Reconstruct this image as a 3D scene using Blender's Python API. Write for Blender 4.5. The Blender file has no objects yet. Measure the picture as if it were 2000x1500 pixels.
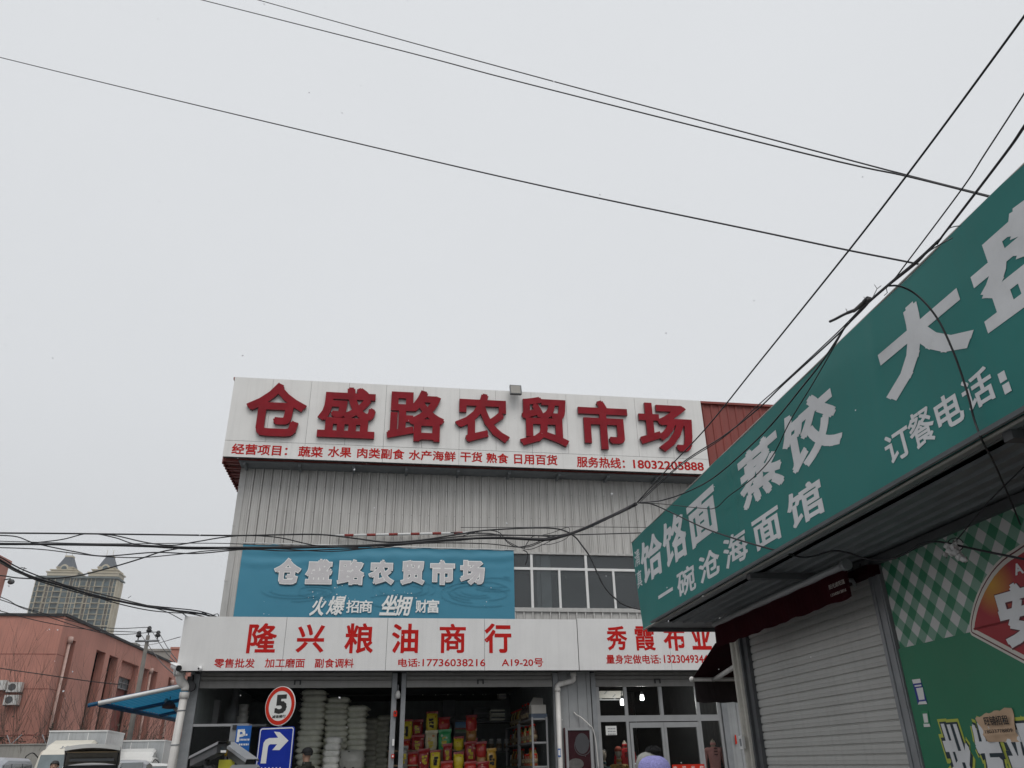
import bpy, bmesh, math, random
import numpy as np
from mathutils import Vector, Matrix, geometry
random.seed(7); rng = np.random.RandomState(3)
C = bpy.context.scene.collection
S = bpy.context.scene

# ---------------------------------------------------------------- camera, sky, sun
FPX, PITCH, ROLL = 1504.36, math.radians(26.2376), math.radians(-1.101)
cp, sp, cr, sr = math.cos(PITCH), math.sin(PITCH), math.cos(ROLL), math.sin(ROLL)
EYE = np.array([0, 0, 1.6])
_right, _up = np.array([1., 0, 0]), np.array([0, -sp, cp])
FW = np.array([0, cp, sp]); RT = _right*cr + _up*sr; UP = -_right*sr + _up*cr
cd = bpy.data.cameras.new('camera'); cam = bpy.data.objects.new('camera', cd); C.objects.link(cam)
cd.sensor_width = 36; cd.lens = FPX/2000*36; cd.clip_start = 0.05; cd.clip_end = 3000
cam.matrix_world = Matrix(((RT[0], UP[0], -FW[0], 0), (RT[1], UP[1], -FW[1], 0), (RT[2], UP[2], -FW[2], 1.6), (0, 0, 0, 1)))
S.camera = cam

SUN_EL, SUN_AZ = math.radians(52), math.radians(168)
w = bpy.data.worlds.new("World"); S.world = w; w.use_nodes = True
nt = w.node_tree; nt.nodes.clear()
def wn(t): return nt.nodes.new(t)
sky = wn('ShaderNodeTexSky'); sky.sky_type = 'NISHITA'; sky.sun_disc = False
sky.sun_elevation = SUN_EL; sky.sun_rotation = SUN_AZ; sky.dust_density = 6
hs = wn('ShaderNodeHueSaturation'); hs.inputs['Saturation'].default_value = 0.08
nt.links.new(sky.outputs[0], hs.inputs['Color'])
tc = wn('ShaderNodeTexCoord'); sx = wn('ShaderNodeSeparateXYZ'); nt.links.new(tc.outputs['Generated'], sx.inputs[0])
rp = wn('ShaderNodeValToRGB')                       # overcast: paler towards the zenith
rp.color_ramp.elements[0].position = 0.0; rp.color_ramp.elements[0].color = (5.9, 6.03, 6.2, 1)
rp.color_ramp.elements[1].position = 1.0; rp.color_ramp.elements[1].color = (17.0, 17.1, 17.3, 1)
e = rp.color_ramp.elements.new(0.40); e.color = (7.0, 7.2, 7.46, 1)
e = rp.color_ramp.elements.new(0.84); e.color = (7.35, 7.55, 7.8, 1)
nt.links.new(sx.outputs['Z'], rp.inputs[0])
# soft uneven cloud base
nz = wn('ShaderNodeTexNoise'); nz.inputs['Scale'].default_value = 1.7; nz.inputs['Detail'].default_value = 3
nt.links.new(tc.outputs['Generated'], nz.inputs['Vector'])
mr = wn('ShaderNodeMapRange'); mr.inputs['To Min'].default_value = 0.955; mr.inputs['To Max'].default_value = 1.045
nt.links.new(nz.outputs['Fac'], mr.inputs['Value'])
vm = wn('ShaderNodeVectorMath'); vm.operation = 'SCALE'
nt.links.new(rp.outputs[0], vm.inputs[0]); nt.links.new(mr.outputs[0], vm.inputs['Scale'])
mx = wn('ShaderNodeMixRGB'); mx.inputs[0].default_value = 0.93
nt.links.new(hs.outputs[0], mx.inputs[1]); nt.links.new(vm.outputs[0], mx.inputs[2])
bg = wn('ShaderNodeBackground'); bg.inputs['Strength'].default_value = 0.1
nt.links.new(mx.outputs[0], bg.inputs['Color'])
ow = wn('ShaderNodeOutputWorld'); nt.links.new(bg.outputs[0], ow.inputs['Surface'])
sl = bpy.data.lights.new('sun', 'SUN'); sl.energy = 0.95; sl.angle = math.radians(35); sl.color = (1, .97, .93)
so = bpy.data.objects.new('sun', sl); C.objects.link(so)
so.rotation_euler = (math.radians(90)-SUN_EL, 0, math.radians(180)-SUN_AZ)
S.view_settings.view_transform = 'Standard'; S.view_settings.look = 'None'
S.view_settings.exposure = 0.08; S.view_settings.gamma = 1
S.cycles.use_denoising = True
S.cycles.max_bounces = 8

# ---------------------------------------------------------------- geometry helpers
def ray(x, y): return FW*FPX + RT*(x-1000) + UP*(750-y)
def at(x, y, Y):                                    # photograph pixel -> point on the vertical plane at distance Y
    d = ray(x, y); return EYE + d*(Y/d[1])
def atz(x, y, z):
    d = ray(x, y); return EYE + d*((z-1.6)/d[2])
def proj(P):
    d = np.asarray(P, float) - EYE
    k = d @ FW
    return np.stack([1000 + FPX*(d @ RT)/k, 750 - FPX*(d @ UP)/k], -1)
class Frame:
    def __init__(s, O, ex, en):
        s.O = np.array(O, float); s.ex = np.array(ex, float); s.en = np.array(en, float); s.ez = np.array([0, 0, 1.])
    def pt(s, u, w, z): return s.O + s.ex*u + s.en*w + s.ez*z
    def px(s, x, y, w=0):
        d = ray(x, y); P0 = s.O + s.en*w
        q = EYE + d*(np.dot(P0-EYE, s.en)/np.dot(d, s.en)) - s.O
        return q @ s.ex, q[2]
    def sub(s, u, w, z): return Frame(s.pt(u, w, z), s.ex, s.en)
a, b = math.radians(9.2416), math.radians(-7.896)
F = Frame((0, 17.6, 0), (math.cos(a), math.sin(a), 0), (math.sin(a), -math.cos(a), 0))     # market facade
Rx = np.array([math.sin(b), math.cos(b), 0]); Rn = np.array([-math.cos(b), math.sin(b), 0])
_W = atz(1396, 1226, 3.0); _W[2] = 0
R = Frame(_W, -Rx, Rn)                                                                     # noodle-shop row; u runs towards the camera

class MB:
    def __init__(s): s.v = []; s.f = []; s.m = []; s.uv = []; s.mi = 0; s.sm = []
    def add(s, verts, faces, uvs=None, smooth=False):
        o = len(s.v); s.v += [tuple(map(float, p)) for p in verts]
        s.uv += ([(0., 0.)]*len(verts) if uvs is None else [tuple(map(float, q)) for q in uvs])
        for f in faces: s.f.append([o+i for i in f]); s.m.append(s.mi); s.sm.append(smooth)
        return s
    def box(s, fr, u0, u1, w0, w1, z0, z1):
        P = [(u, w, z) for z in (z0, z1) for w in (w0, w1) for u in (u0, u1)]
        return s.add([fr.pt(*p) for p in P], [(0,1,3,2),(4,6,7,5),(0,4,5,1),(2,3,7,6),(0,2,6,4),(1,5,7,3)], [(p[0]+p[1], p[2]) for p in P])
    def rbox(s, fr, u0, u1, w0, w1, z0, z1, r=.01):   # box with chamfered outline in the u-z plane
        return s.prism(fr, [(u0+r,z0),(u1-r,z0),(u1,z0+r),(u1,z1-r),(u1-r,z1),(u0+r,z1),(u0,z1-r),(u0,z0+r)], w0, w1)
    def prism(s, fr, poly, w0, w1):                 # polygon in (u,z) extruded along the normal
        n = len(poly)
        V = [fr.pt(u, w0, z) for u, z in poly] + [fr.pt(u, w1, z) for u, z in poly]
        fs = [tuple(range(n)), tuple(range(2*n-1, n-1, -1))] + [(i, (i+1) % n, n+(i+1) % n, n+i) for i in range(n)]
        return s.add(V, fs, [p for p in poly]*2)
    def extrude_path(s, pts0, pts1, uvs=None, close=False):   # sheet between two polylines
        n = len(pts0); m = n if close else n-1
        return s.add(list(pts0)+list(pts1), [(i, (i+1) % n, n+(i+1) % n, n+i) for i in range(m)], uvs)
    def tube(s, pts, r, n=6, cap=True, smooth=True):
        pts = [np.array(p, float) for p in pts]; N = len(pts)
        rs = r if hasattr(r, '__len__') else [r]*N
        V = []; prev = None
        for i, p in enumerate(pts):
            t = pts[min(i+1, N-1)] - pts[max(i-1, 0)]; t = t/(np.linalg.norm(t)+1e-9)
            if prev is None:
                h = np.array([0, 0, 1.]) if abs(t[2]) < .9 else np.array([1., 0, 0])
                nn = np.cross(t, h)
            else: nn = prev - t*(prev @ t)
            nn /= np.linalg.norm(nn)+1e-9; prev = nn; bb = np.cross(t, nn)
            V += [p + rs[i]*(math.cos(2*math.pi*k/n)*nn + math.sin(2*math.pi*k/n)*bb) for k in range(n)]
        fs = [(i*n+k, i*n+(k+1) % n, (i+1)*n+(k+1) % n, (i+1)*n+k) for i in range(N-1) for k in range(n)]
        s.add(V, fs, smooth=smooth)
        if cap:
            o = len(s.v)-len(V)
            for fc in (list(range(n))[::-1], [(N-1)*n+k for k in range(n)]): s.f.append([o+i for i in fc]); s.m.append(s.mi); s.sm.append(False)
        return s
    def lathe(s, c, prof, n=16, fr=None, smooth=True):   # prof (r,z) about the vertical through c
        c = np.array(c, float); N = len(prof)
        V = [c + np.array([r*math.cos(2*math.pi*k/n), r*math.sin(2*math.pi*k/n), z]) for r, z in prof for k in range(n)]
        fs = [(i*n+k, i*n+(k+1) % n, (i+1)*n+(k+1) % n, (i+1)*n+k) for i in range(N-1) for k in range(n)]
        fs += [tuple(range(n))[::-1], tuple((N-1)*n+k for k in range(n))]
        return s.add(V, fs, smooth=smooth)
    def ball(s, c, rx, ry=None, rz=None, n=10, M=None):
        ry = rx if ry is None else ry; rz = rx if rz is None else rz; c = np.array(c, float); V = []; K = n//2
        for i in range(K+1):
            th = math.pi*i/K
            for k in range(n):
                ph = 2*math.pi*k/n
                q = np.array([rx*math.sin(th)*math.cos(ph), ry*math.sin(th)*math.sin(ph), rz*math.cos(th)])
                V.append(c + (q if M is None else M @ q))
        fs = [(i*n+k, (i+1)*n+k, (i+1)*n+(k+1) % n, i*n+(k+1) % n) for i in range(K) for k in range(n)]
        return s.add(V, fs, smooth=True)
    def disc(s, fr, uc, zc, ru, rz, w0, w1, n=40): return s.prism(fr, [(uc+ru*math.cos(2*math.pi*k/n), zc+rz*math.sin(2*math.pi*k/n)) for k in range(n)], w0, w1)
    def ring(s, fr, uc, zc, r0, r1, w0, w1, n=40):
        cs = [(math.cos(2*math.pi*k/n), math.sin(2*math.pi*k/n)) for k in range(n)]
        V = [fr.pt(uc+r*c, ww, zc+r*q) for r, ww in ((r0, w0), (r1, w0), (r1, w1), (r0, w1)) for c, q in cs]
        return s.add(V, [(j*n+k, j*n+(k+1) % n, ((j+1) % 4)*n+(k+1) % n, ((j+1) % 4)*n+k) for j in range(4) for k in range(n)])
    def build(s, name, mats, parent=None, label=None, smooth=None, root=None, bevel=0):
        me = bpy.data.meshes.new(name)
        V = np.array(s.v)
        if parent is not None: L = ROOT[parent.name]
        elif root is not None: L = np.array(root, float)
        else:
            L = (V.min(0)+V.max(0))/2; L[2] = V[:, 2].min()
        me.from_pydata((V-L).tolist(), [], s.f)
        me.polygons.foreach_set('material_index', s.m)
        me.polygons.foreach_set('use_smooth', s.sm if smooth is None else [smooth]*len(s.f))
        uvl = me.uv_layers.new(name='UVMap'); li = np.zeros(len(me.loops), int); me.loops.foreach_get('vertex_index', li)
        uvl.data.foreach_set('uv', np.array(s.uv)[li].ravel())
        bm = bmesh.new(); bm.from_mesh(me); bmesh.ops.recalc_face_normals(bm, faces=bm.faces); bm.to_mesh(me); bm.free()
        for m in (mats if isinstance(mats, (list, tuple)) else [mats]): me.materials.append(m)
        o = bpy.data.objects.new(name, me); C.objects.link(o)
        if parent is not None: o.parent = parent
        else: o.location = L
        ROOT[o.name] = L
        if bevel:
            md = o.modifiers.new('bevel', 'BEVEL'); md.width = bevel; md.segments = 2; md.limit_method = 'ANGLE'
        if label: o['label'] = label
        return o
ROOT = {}
def tag(o, label, cat, group=None, kind=None):
    if label: o['label'] = label
    if cat: o['category'] = cat
    if group: o['group'] = group
    if kind: o['kind'] = kind
    return o
def thing(name, label, cat, loc, group=None):
    o = bpy.data.objects.new(name, None); C.objects.link(o); o.location = loc; o.empty_display_size = .1
    ROOT[o.name] = np.array(loc, float); return tag(o, label, cat, group)
def kids(o): return [c for c in bpy.data.objects if c.parent == o]
def dup(root, loc, rotz=0, label=None, group=None, scale=None, deep=True):
    r = root.copy(); C.objects.link(r); r.location = loc; r.rotation_euler = (0, 0, rotz)
    if scale: r.scale = scale
    if label: r['label'] = label
    if group: r['group'] = group
    if deep:
        for ch in root.children:
            c = ch.copy(); C.objects.link(c); c.parent = r
            for g in ch.children:
                d = g.copy(); C.objects.link(d); d.parent = c
    return r
def spline(P, n=8):                                  # Catmull-Rom through points
    P = [np.array(p, float) for p in P]
    if len(P) < 3: return [P[0]+(P[-1]-P[0])*i/n for i in range(n+1)]
    Q = [2*P[0]-P[1]] + P + [2*P[-1]-P[-2]]; out = []
    for i in range(1, len(Q)-2):
        p0, p1, p2, p3 = Q[i-1:i+3]
        for k in range(n):
            t = k/n
            out.append(.5*(2*p1 + (p2-p0)*t + (2*p0-5*p1+4*p2-p3)*t*t + (3*p1-p0-3*p2+p3)*t**3))
    out.append(P[-1]); return out

# ---------------------------------------------------------------- materials
MC = {}
def mat(name, col, rough=.6, metal=0., var=.10, vscale=6., bump=0., bscale=60., emit=None, dirt=0., streak=0., spec=.5):
    if name in MC: return MC[name]
    m = bpy.data.materials.new(name); m.use_nodes = True; t = m.node_tree; n = t.nodes; p = n['Principled BSDF']
    p.inputs['Roughness'].default_value = rough; p.inputs['Metallic'].default_value = metal
    p.inputs['Specular IOR Level'].default_value = spec
    tc = n.new('ShaderNodeTexCoord')
    nz = n.new('ShaderNodeTexNoise'); nz.inputs['Scale'].default_value = vscale; nz.inputs['Detail'].default_value = 5
    t.links.new(tc.outputs['Object'], nz.inputs['Vector'])
    r = n.new('ShaderNodeValToRGB'); c = np.array(col)
    r.color_ramp.elements[0].position = .3; r.color_ramp.elements[1].position = .72
    r.color_ramp.elements[0].color = (*np.clip(c*(1-var), 0, 1), 1); r.color_ramp.elements[1].color = (*np.clip(c*(1+var), 0, 1), 1)
    t.links.new(nz.outputs['Fac'], r.inputs[0]); out = r.outputs[0]
    if streak:                                       # rain-washed vertical dirt runs
        mp = n.new('ShaderNodeMapping'); mp.inputs['Scale'].default_value = (9, 9, .35); t.links.new(tc.outputs['Object'], mp.inputs[0])
        n2 = n.new('ShaderNodeTexNoise'); n2.inputs['Scale'].default_value = 1.6; n2.inputs['Detail'].default_value = 6; t.links.new(mp.outputs[0], n2.inputs['Vector'])
        r2 = n.new('ShaderNodeValToRGB'); r2.color_ramp.elements[0].position = .48; r2.color_ramp.elements[1].position = .75
        r2.color_ramp.elements[0].color = (0, 0, 0, 1); r2.color_ramp.elements[1].color = (streak,)*3+(1,); t.links.new(n2.outputs['Fac'], r2.inputs[0])
        mm = n.new('ShaderNodeMixRGB'); t.links.new(r2.outputs[0], mm.inputs[0]); t.links.new(out, mm.inputs[1]); mm.inputs[2].default_value = (.09, .08, .07, 1); out = mm.outputs[0]
    if dirt:
        n3 = n.new('ShaderNodeTexNoise'); n3.inputs['Scale'].default_value = vscale*3.3; n3.inputs['Detail'].default_value = 8; n3.inputs['Roughness'].default_value = .7
        t.links.new(tc.outputs['Object'], n3.inputs['Vector'])
        r3 = n.new('ShaderNodeValToRGB'); r3.color_ramp.elements[0].position = .52; r3.color_ramp.elements[1].position = .78
        r3.color_ramp.elements[0].color = (0, 0, 0, 1); r3.color_ramp.elements[1].color = (dirt,)*3+(1,); t.links.new(n3.outputs['Fac'], r3.inputs[0])
        mm = n.new('ShaderNodeMixRGB'); t.links.new(r3.outputs[0], mm.inputs[0]); t.links.new(out, mm.inputs[1]); mm.inputs[2].default_value = (.12, .11, .10, 1); out = mm.outputs[0]
    t.links.new(out, p.inputs['Base Color'])
    if bump:
        nb = n.new('ShaderNodeTexNoise'); nb.inputs['Scale'].default_value = bscale; nb.inputs['Detail'].default_value = 4; t.links.new(tc.outputs['Object'], nb.inputs['Vector'])
        bp = n.new('ShaderNodeBump'); bp.inputs['Strength'].default_value = bump; bp.inputs['Distance'].default_value = .02
        t.links.new(nb.outputs['Fac'], bp.inputs['Height']); t.links.new(bp.outputs[0], p.inputs['Normal'])
    if emit: p.inputs['Emission Color'].default_value = (*emit[:3], 1); p.inputs['Emission Strength'].default_value = emit[3]
    MC[name] = m; return m
def glass_mat(name, tint=(.5, .55, .56), refl=1.0, rough=.01, film=0):
    if name in MC: return MC[name]
    m = bpy.data.materials.new(name); m.use_nodes = True; t = m.node_tree; n = t.nodes; n.clear()
    o = n.new('ShaderNodeOutputMaterial'); tr = n.new('ShaderNodeBsdfTransparent'); tr.inputs[0].default_value = (*tint, 1)
    g = n.new('ShaderNodeBsdfGlossy'); g.inputs['Roughness'].default_value = rough
    g.inputs['Color'].default_value = (refl, refl, refl, 1)
    fr = n.new('ShaderNodeFresnel'); fr.inputs['IOR'].default_value = 1.5
    mxx = n.new('ShaderNodeMixShader'); t.links.new(fr.outputs[0], mxx.inputs[0]); t.links.new(tr.outputs[0], mxx.inputs[1]); t.links.new(g.outputs[0], mxx.inputs[2])
    if film:                                          # pale diffuse film lifts the pane, standing in for reflected sky
        d = n.new('ShaderNodeBsdfDiffuse'); d.inputs[0].default_value = (.42, .46, .48, 1); x2 = n.new('ShaderNodeMixShader')
        nz = n.new('ShaderNodeTexNoise'); nz.inputs['Scale'].default_value = 2.5; nz.inputs['Detail'].default_value = 6
        mr = n.new('ShaderNodeMapRange'); mr.inputs['To Min'].default_value = film*.5; mr.inputs['To Max'].default_value = film*1.5; t.links.new(nz.outputs['Fac'], mr.inputs['Value'])
        t.links.new(mr.outputs[0], x2.inputs[0]); t.links.new(mxx.outputs[0], x2.inputs[1]); t.links.new(d.outputs[0], x2.inputs[2]); mxx = x2
    t.links.new(mxx.outputs[0], o.inputs[0]); MC[name] = m; return m

M = dict(
 yard_concrete=mat('yard_concrete', (.13, .13, .13), .75, var=.25, vscale=1.5, bump=.4, bscale=80),
 acm=mat('white_panel', (.69, .685, .675), .42, var=.03, vscale=2.2, dirt=.05, streak=.06),
 acm2=mat('white_panel_upper', (.74, .732, .71), .42, var=.03, vscale=2.2, dirt=.04, streak=.08),
 seam=mat('panel_joint', (.07, .07, .07), .8),
 red=mat('red_letter', (.46, .010, .008), .5, var=.10, spec=.15),
 dred=mat('channel_letter', (.235, .010, .018), .6, var=.16, vscale=3, spec=.15),
 dredside=mat('channel_letter_side', (.13, .012, .016), .5, var=.1),
 corr=mat('grey_cladding', (.53, .52, .50), .5, var=.09, vscale=.8, streak=.38, dirt=.10),
 corrtrim=mat('grey_trim', (.46, .455, .44), .5, var=.06, streak=.2),
 redcorr=mat('red_cladding', (.22, .042, .032), .55, var=.12, vscale=1.0, streak=.15),
 steel=mat('grey_steel', (.24, .25, .26), .5, .2, var=.12, dirt=.2),
 dsteel=mat('dark_steel', (.09, .095, .10), .55, .2, var=.15, dirt=.2),
 alu=mat('aluminium', (.33, .335, .34), .45, .3, var=.06),
 slat=mat('shutter_slat', (.24, .235, .225), .5, .2, var=.06, streak=.15),
 rslat=mat('shutter_slat_pale', (.46, .46, .44), .5, .1, var=.05, vscale=2, streak=.12, dirt=.06),
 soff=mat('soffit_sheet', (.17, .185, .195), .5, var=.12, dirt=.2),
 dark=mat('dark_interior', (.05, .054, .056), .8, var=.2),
 inwall=mat('interior_wall', (.25, .28, .28), .7, var=.1, streak=.2),
 infloor=mat('shop_floor', (.16, .155, .15), .6, var=.2),
 pvc=mat('white_pvc', (.66, .64, .61), .5, var=.06, streak=.25),
 black=mat('black_plastic', (.014, .014, .016), .5, var=.2),
 cable=mat('cable_sheath', (.012, .012, .015), .55, var=.3, vscale=20),
 cablegrey=mat('weathered_cable', (.075, .072, .068), .7, var=.35, vscale=20),
 white=mat('white_paint', (.72, .72, .71), .45, var=.04),
 blueban=mat('blue_banner', (.065, .245, .35), .5, var=.05, vscale=.8, bump=.04, bscale=5, spec=.2),
 wave=mat('banner_wave_print', (.056, .222, .32), .5, var=.05, spec=.2),
 banfill=mat('banner_grey_print', (.56, .54, .55), .5, var=.05),
 banline=mat('banner_white_print', (.80, .80, .78), .5, var=.03),
 banshade=mat('banner_dark_print', (.03, .05, .075), .5, var=.1),
 green=mat('green_banner', (.022, .180, .163), .45, var=.07, vscale=1.1, bump=.08, bscale=3., spec=.2, streak=.05),
 gletter=mat('green_sign_letter', (.64, .65, .66), .5, var=.07, vscale=5, dirt=.10),
 gpanel=mat('green_panel', (.017, .165, .085), .5, var=.08, vscale=1.5, dirt=.08),
 awn=mat('dark_red_awning', (.022, .002, .004), .9, var=.2, vscale=4, bump=.2, bscale=90, spec=.05),
 beige=mat('beige_wall', (.40, .36, .31), .7, var=.1, dirt=.2, streak=.2),
 colw=mat('pale_column_cladding', (.50, .48, .43), .55, var=.06, dirt=.3, streak=.2),
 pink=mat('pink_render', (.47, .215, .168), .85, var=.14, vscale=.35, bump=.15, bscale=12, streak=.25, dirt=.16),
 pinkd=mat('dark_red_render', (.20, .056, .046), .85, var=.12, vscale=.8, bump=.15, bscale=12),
 conc=mat('concrete', (.30, .29, .265), .85, var=.12, vscale=1.3, bump=.3, bscale=15, streak=.25),
 blueroof=mat('blue_sheet', (.022, .115, .245), .45, var=.1, dirt=.1),
 twig=mat('bare_twig', (.10, .07, .055), .85, var=.25),
 everg=mat('evergreen_leaf', (.03, .04, .026), .7, var=.5, vscale=9),
 bushbr=mat('brown_bush', (.075, .055, .042), .85, var=.4, vscale=9),
 vanw=mat('white_vehicle_paint', (.60, .60, .58), .25, var=.03, dirt=.08),
 cream=mat('cream_vehicle_paint', (.60, .57, .49), .3, var=.03, dirt=.06),
 silver=mat('silver_vehicle_paint', (.36, .38, .41), .3, .4, var=.03),
 boxg=mat('cargo_box_grey', (.44, .46, .47), .5, var=.05, streak=.3),
 tyre=mat('tyre', (.02, .02, .02), .85), rim=mat('wheel_rim', (.4, .4, .4), .4, .6),
 lamp=mat('clear_lamp', (.6, .6, .6), .1, .3),
 cglass=mat('vehicle_glass', (.03, .04, .045), .08, var=.1, spec=.8),
 sigred=mat('sign_red', (.50, .024, .010), .5, var=.05, spec=.15), sigw=mat('sign_white', (.68, .68, .66), .4, var=.03, dirt=.06),
 sigblue=mat('sign_blue', (.006, .026, .30), .5, var=.08, dirt=.04, spec=.15), sigb2=mat('parking_blue', (.015, .10, .36), .5, spec=.2),
 yellow=mat('yellow_box', (.52, .50, .03), .5), sack=mat('woven_sack', (.70, .71, .61), .75, var=.10, vscale=7, bump=.3, bscale=40),
 sack2=mat('woven_sack_white', (.78, .78, .73), .75, var=.12, vscale=9, bump=.3, bscale=40),
 skin=mat('skin', (.40, .24, .17), .6, var=.08), hair=mat('black_hair', (.012, .011, .011), .6),
 lav=mat('lavender_knit', (.33, .32, .66), .95, var=.16, vscale=60, bump=.9, bscale=150),
 hatgrey=mat('grey_fleece', (.30, .30, .28), .95, var=.12, vscale=30, bump=.5, bscale=100),
 jkdark=mat('dark_olive_jacket', (.022, .024, .018), .85, var=.2), jkblack=mat('black_jacket', (.018, .018, .02), .85, var=.2),
 jkblue=mat('navy_coat', (.03, .035, .07), .85, var=.2), trouser=mat('dark_trousers', (.02, .02, .025), .85, var=.2),
 paper=mat('brown_paper', (.52, .36, .24), .8, var=.07, bump=.3, bscale=14), ink=mat('black_ink', (.015, .014, .013), .7),
 cloth=mat('white_rag', (.55, .54, .53), .9, var=.15, bump=.5, bscale=40),
 mann=mat('mannequin_shell', (.55, .47, .38), .5), bulb=mat('lit_bulb', (.9, .9, .9), .3, emit=(1, .97, .93, 9)),
 card=mat('white_carton', (.50, .48, .44), .7, var=.05), 
 tglass=mat('tower_window', (.075, .105, .112), .15, var=.35, vscale=.25), tbeige=mat('tower_beige', (.46, .41, .31), .8, var=.10, vscale=.2, streak=.1),
 tgrey=mat('tower_grey_green', (.115, .135, .130), .6, var=.22, vscale=.4), troof=mat('tower_slate', (.058, .070, .085), .6, var=.15), tslot=mat('tower_recess_shade', (.085, .075, .062), .8),
)
def translucent(name, col, tcol):
    m = mat(name, col, .5, var=.08, dirt=.1); t = m.node_tree; n = t.nodes; o = n['Material Output']; p = n['Principled BSDF']
    tr = n.new('ShaderNodeBsdfTranslucent'); tr.inputs[0].default_value = (*tcol, 1); x = n.new('ShaderNodeMixShader'); x.inputs[0].default_value = .45
    t.links.new(p.outputs[0], x.inputs[1]); t.links.new(tr.outputs[0], x.inputs[2]); t.links.new(x.outputs[0], o.inputs[0]); return m
M['snow'] = translucent('snowflake', (.9, .9, .92), (.95, .95, .97))
M['blueroof'] = translucent('blue_roof_sheet', (.022, .13, .25), (.03, .25, .43))
G = dict(shop=glass_mat('shop_glass', (.86, .88, .88), .35), up=glass_mat('upper_glass', (.66, .70, .72), 1.0, film=.09))

# ---------------------------------------------------------------- lettering
GC = {}
def glyph_verts(body, offset, spacing=1.0, res=3):
    """outline of the text in the bundled fallback font, thickened by `offset` em with square ends"""
    key = (body, offset, spacing, res)
    if key in GC: return GC[key]
    c = bpy.data.curves.new('tmp', 'FONT'); c.body = body; c.size = 1; c.space_character = spacing; c.resolution_u = res; c.fill_mode = 'FRONT'
    o = bpy.data.objects.new('tmp', c); C.objects.link(o)
    dg = bpy.context.evaluated_depsgraph_get(); me = bpy.data.meshes.new_from_object(o.evaluated_get(dg))
    V = np.array([v.co[:2] for v in me.vertices]); fs = [list(p.vertices) for p in me.polygons]
    bpy.data.objects.remove(o); bpy.data.curves.remove(c); bpy.data.meshes.remove(me)
    if offset > 0:
        ed = {}
        for f in fs:
            for i in range(len(f)):
                k = (f[i], f[(i+1) % len(f)]); k = (min(k), max(k)); ed[k] = ed.get(k, 0)+1
        P = [tuple(p) for p in V]; FF = []
        for f in fs:
            q = V[f]; ar = sum(q[i][0]*q[(i+1) % len(f)][1]-q[(i+1) % len(f)][0]*q[i][1] for i in range(len(f)))
            FF.append(f if ar > 0 else f[::-1])
        for (i, j), n_ in ed.items():
            if n_ != 1: continue
            p, q = V[i], V[j]; t = q-p; L = np.linalg.norm(t)
            if L < 1e-5: continue
            t = t/L; nn = np.array([-t[1], t[0]]); r = offset; e_ = r if L > .1 else .15*r; b_ = len(P)
            P += [tuple(p-t*e_-nn*r), tuple(q+t*e_-nn*r), tuple(q+t*e_+nn*r), tuple(p-t*e_+nn*r)]
            FF.append([b_, b_+1, b_+2, b_+3])
        r_ = geometry.delaunay_2d_cdt([Vector(p) for p in P], [], FF, 0, 1e-5)
        N = np.array([v[:] for v in r_[0]]); T = np.array([list(f) for f in r_[2]])
        ct = N[T].mean(1); keep = np.zeros(len(T), bool); PP = np.array(P)
        order = np.argsort(ct[:, 0]); cxs = ct[order, 0]
        for f in FF:                                  # a triangle stays if its centre lies in a stroke or in its thickened rim
            q = PP[f]; lo, hi = np.searchsorted(cxs, [q[:, 0].min(), q[:, 0].max()]); ids = order[lo:hi]
            if not len(ids): continue
            ins = np.ones(len(ids), bool)
            for k in range(len(f)):
                p0, p1 = q[k], q[(k+1) % len(f)]
                ins &= (p1[0]-p0[0])*(ct[ids, 1]-p0[1]) - (p1[1]-p0[1])*(ct[ids, 0]-p0[0]) >= -1e-9
            keep[ids[ins]] = True
        V = N; fs = [list(map(int, f)) for f in T[keep]]
        used = sorted({i for f in fs for i in f}); mp = {k: n_ for n_, k in enumerate(used)}
        V = V[used]; fs = [[mp[i] for i in f] for f in fs]
    mn, mxv = V.min(0), V.max(0)
    GC[key] = ((V-mn)/(mxv-mn), fs); return GC[key]
def letters(parent, fr, wpl, items, m, t=.003, warp=None):
    """each big character and each line of small writing is a part of its sign"""
    for it in items:
        mb = MB(); put_glyph(mb, it[0], fr, wpl, it[1], t=t, offset=it[2], shear=it[3] if len(it) > 3 else 0, warp=warp)
        mb.build('character' if len(it[0]) == 1 else 'text_line', m, parent)
def fit_rect(V, fr, wpl, box, shear=0):
    X0, Y0, X1, Y1 = box; xm, ym = (X0+X1)/2, (Y0+Y1)/2
    u0, _ = fr.px(X0, ym, wpl); u1, _ = fr.px(X1, ym, wpl); _, z1 = fr.px(xm, Y0, wpl); _, z0 = fr.px(xm, Y1, wpl)
    P = np.array([u0, u1, z0, z1]); T = np.array([X0, X1, Y1, Y0])
    hull = V[np.unique(np.concatenate([[np.argmin(V@d), np.argmax(V@d)] for d in [np.array([math.cos(t), math.sin(t)]) for t in np.linspace(0, math.pi, 60)]]))]
    def bb(P):
        uu = P[0]+(P[1]-P[0])*hull[:, 0]; zz = P[2]+(P[3]-P[2])*hull[:, 1]; uu = uu + shear*(zz-P[2])
        q = proj(fr.O + uu[:, None]*fr.ex + wpl*fr.en + zz[:, None]*fr.ez)
        return np.array([q[:, 0].min(), q[:, 0].max(), q[:, 1].max(), q[:, 1].min()])
    for _ in range(8):
        r0 = bb(P)-T; J = np.zeros((4, 4))
        for i in range(4):
            Q = P.copy(); Q[i] += 1e-4; J[:, i] = (bb(Q)-r0-T)/1e-4
        P = P - np.clip(np.linalg.lstsq(J, r0, rcond=None)[0], -.5, .5)
    return P
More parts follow.
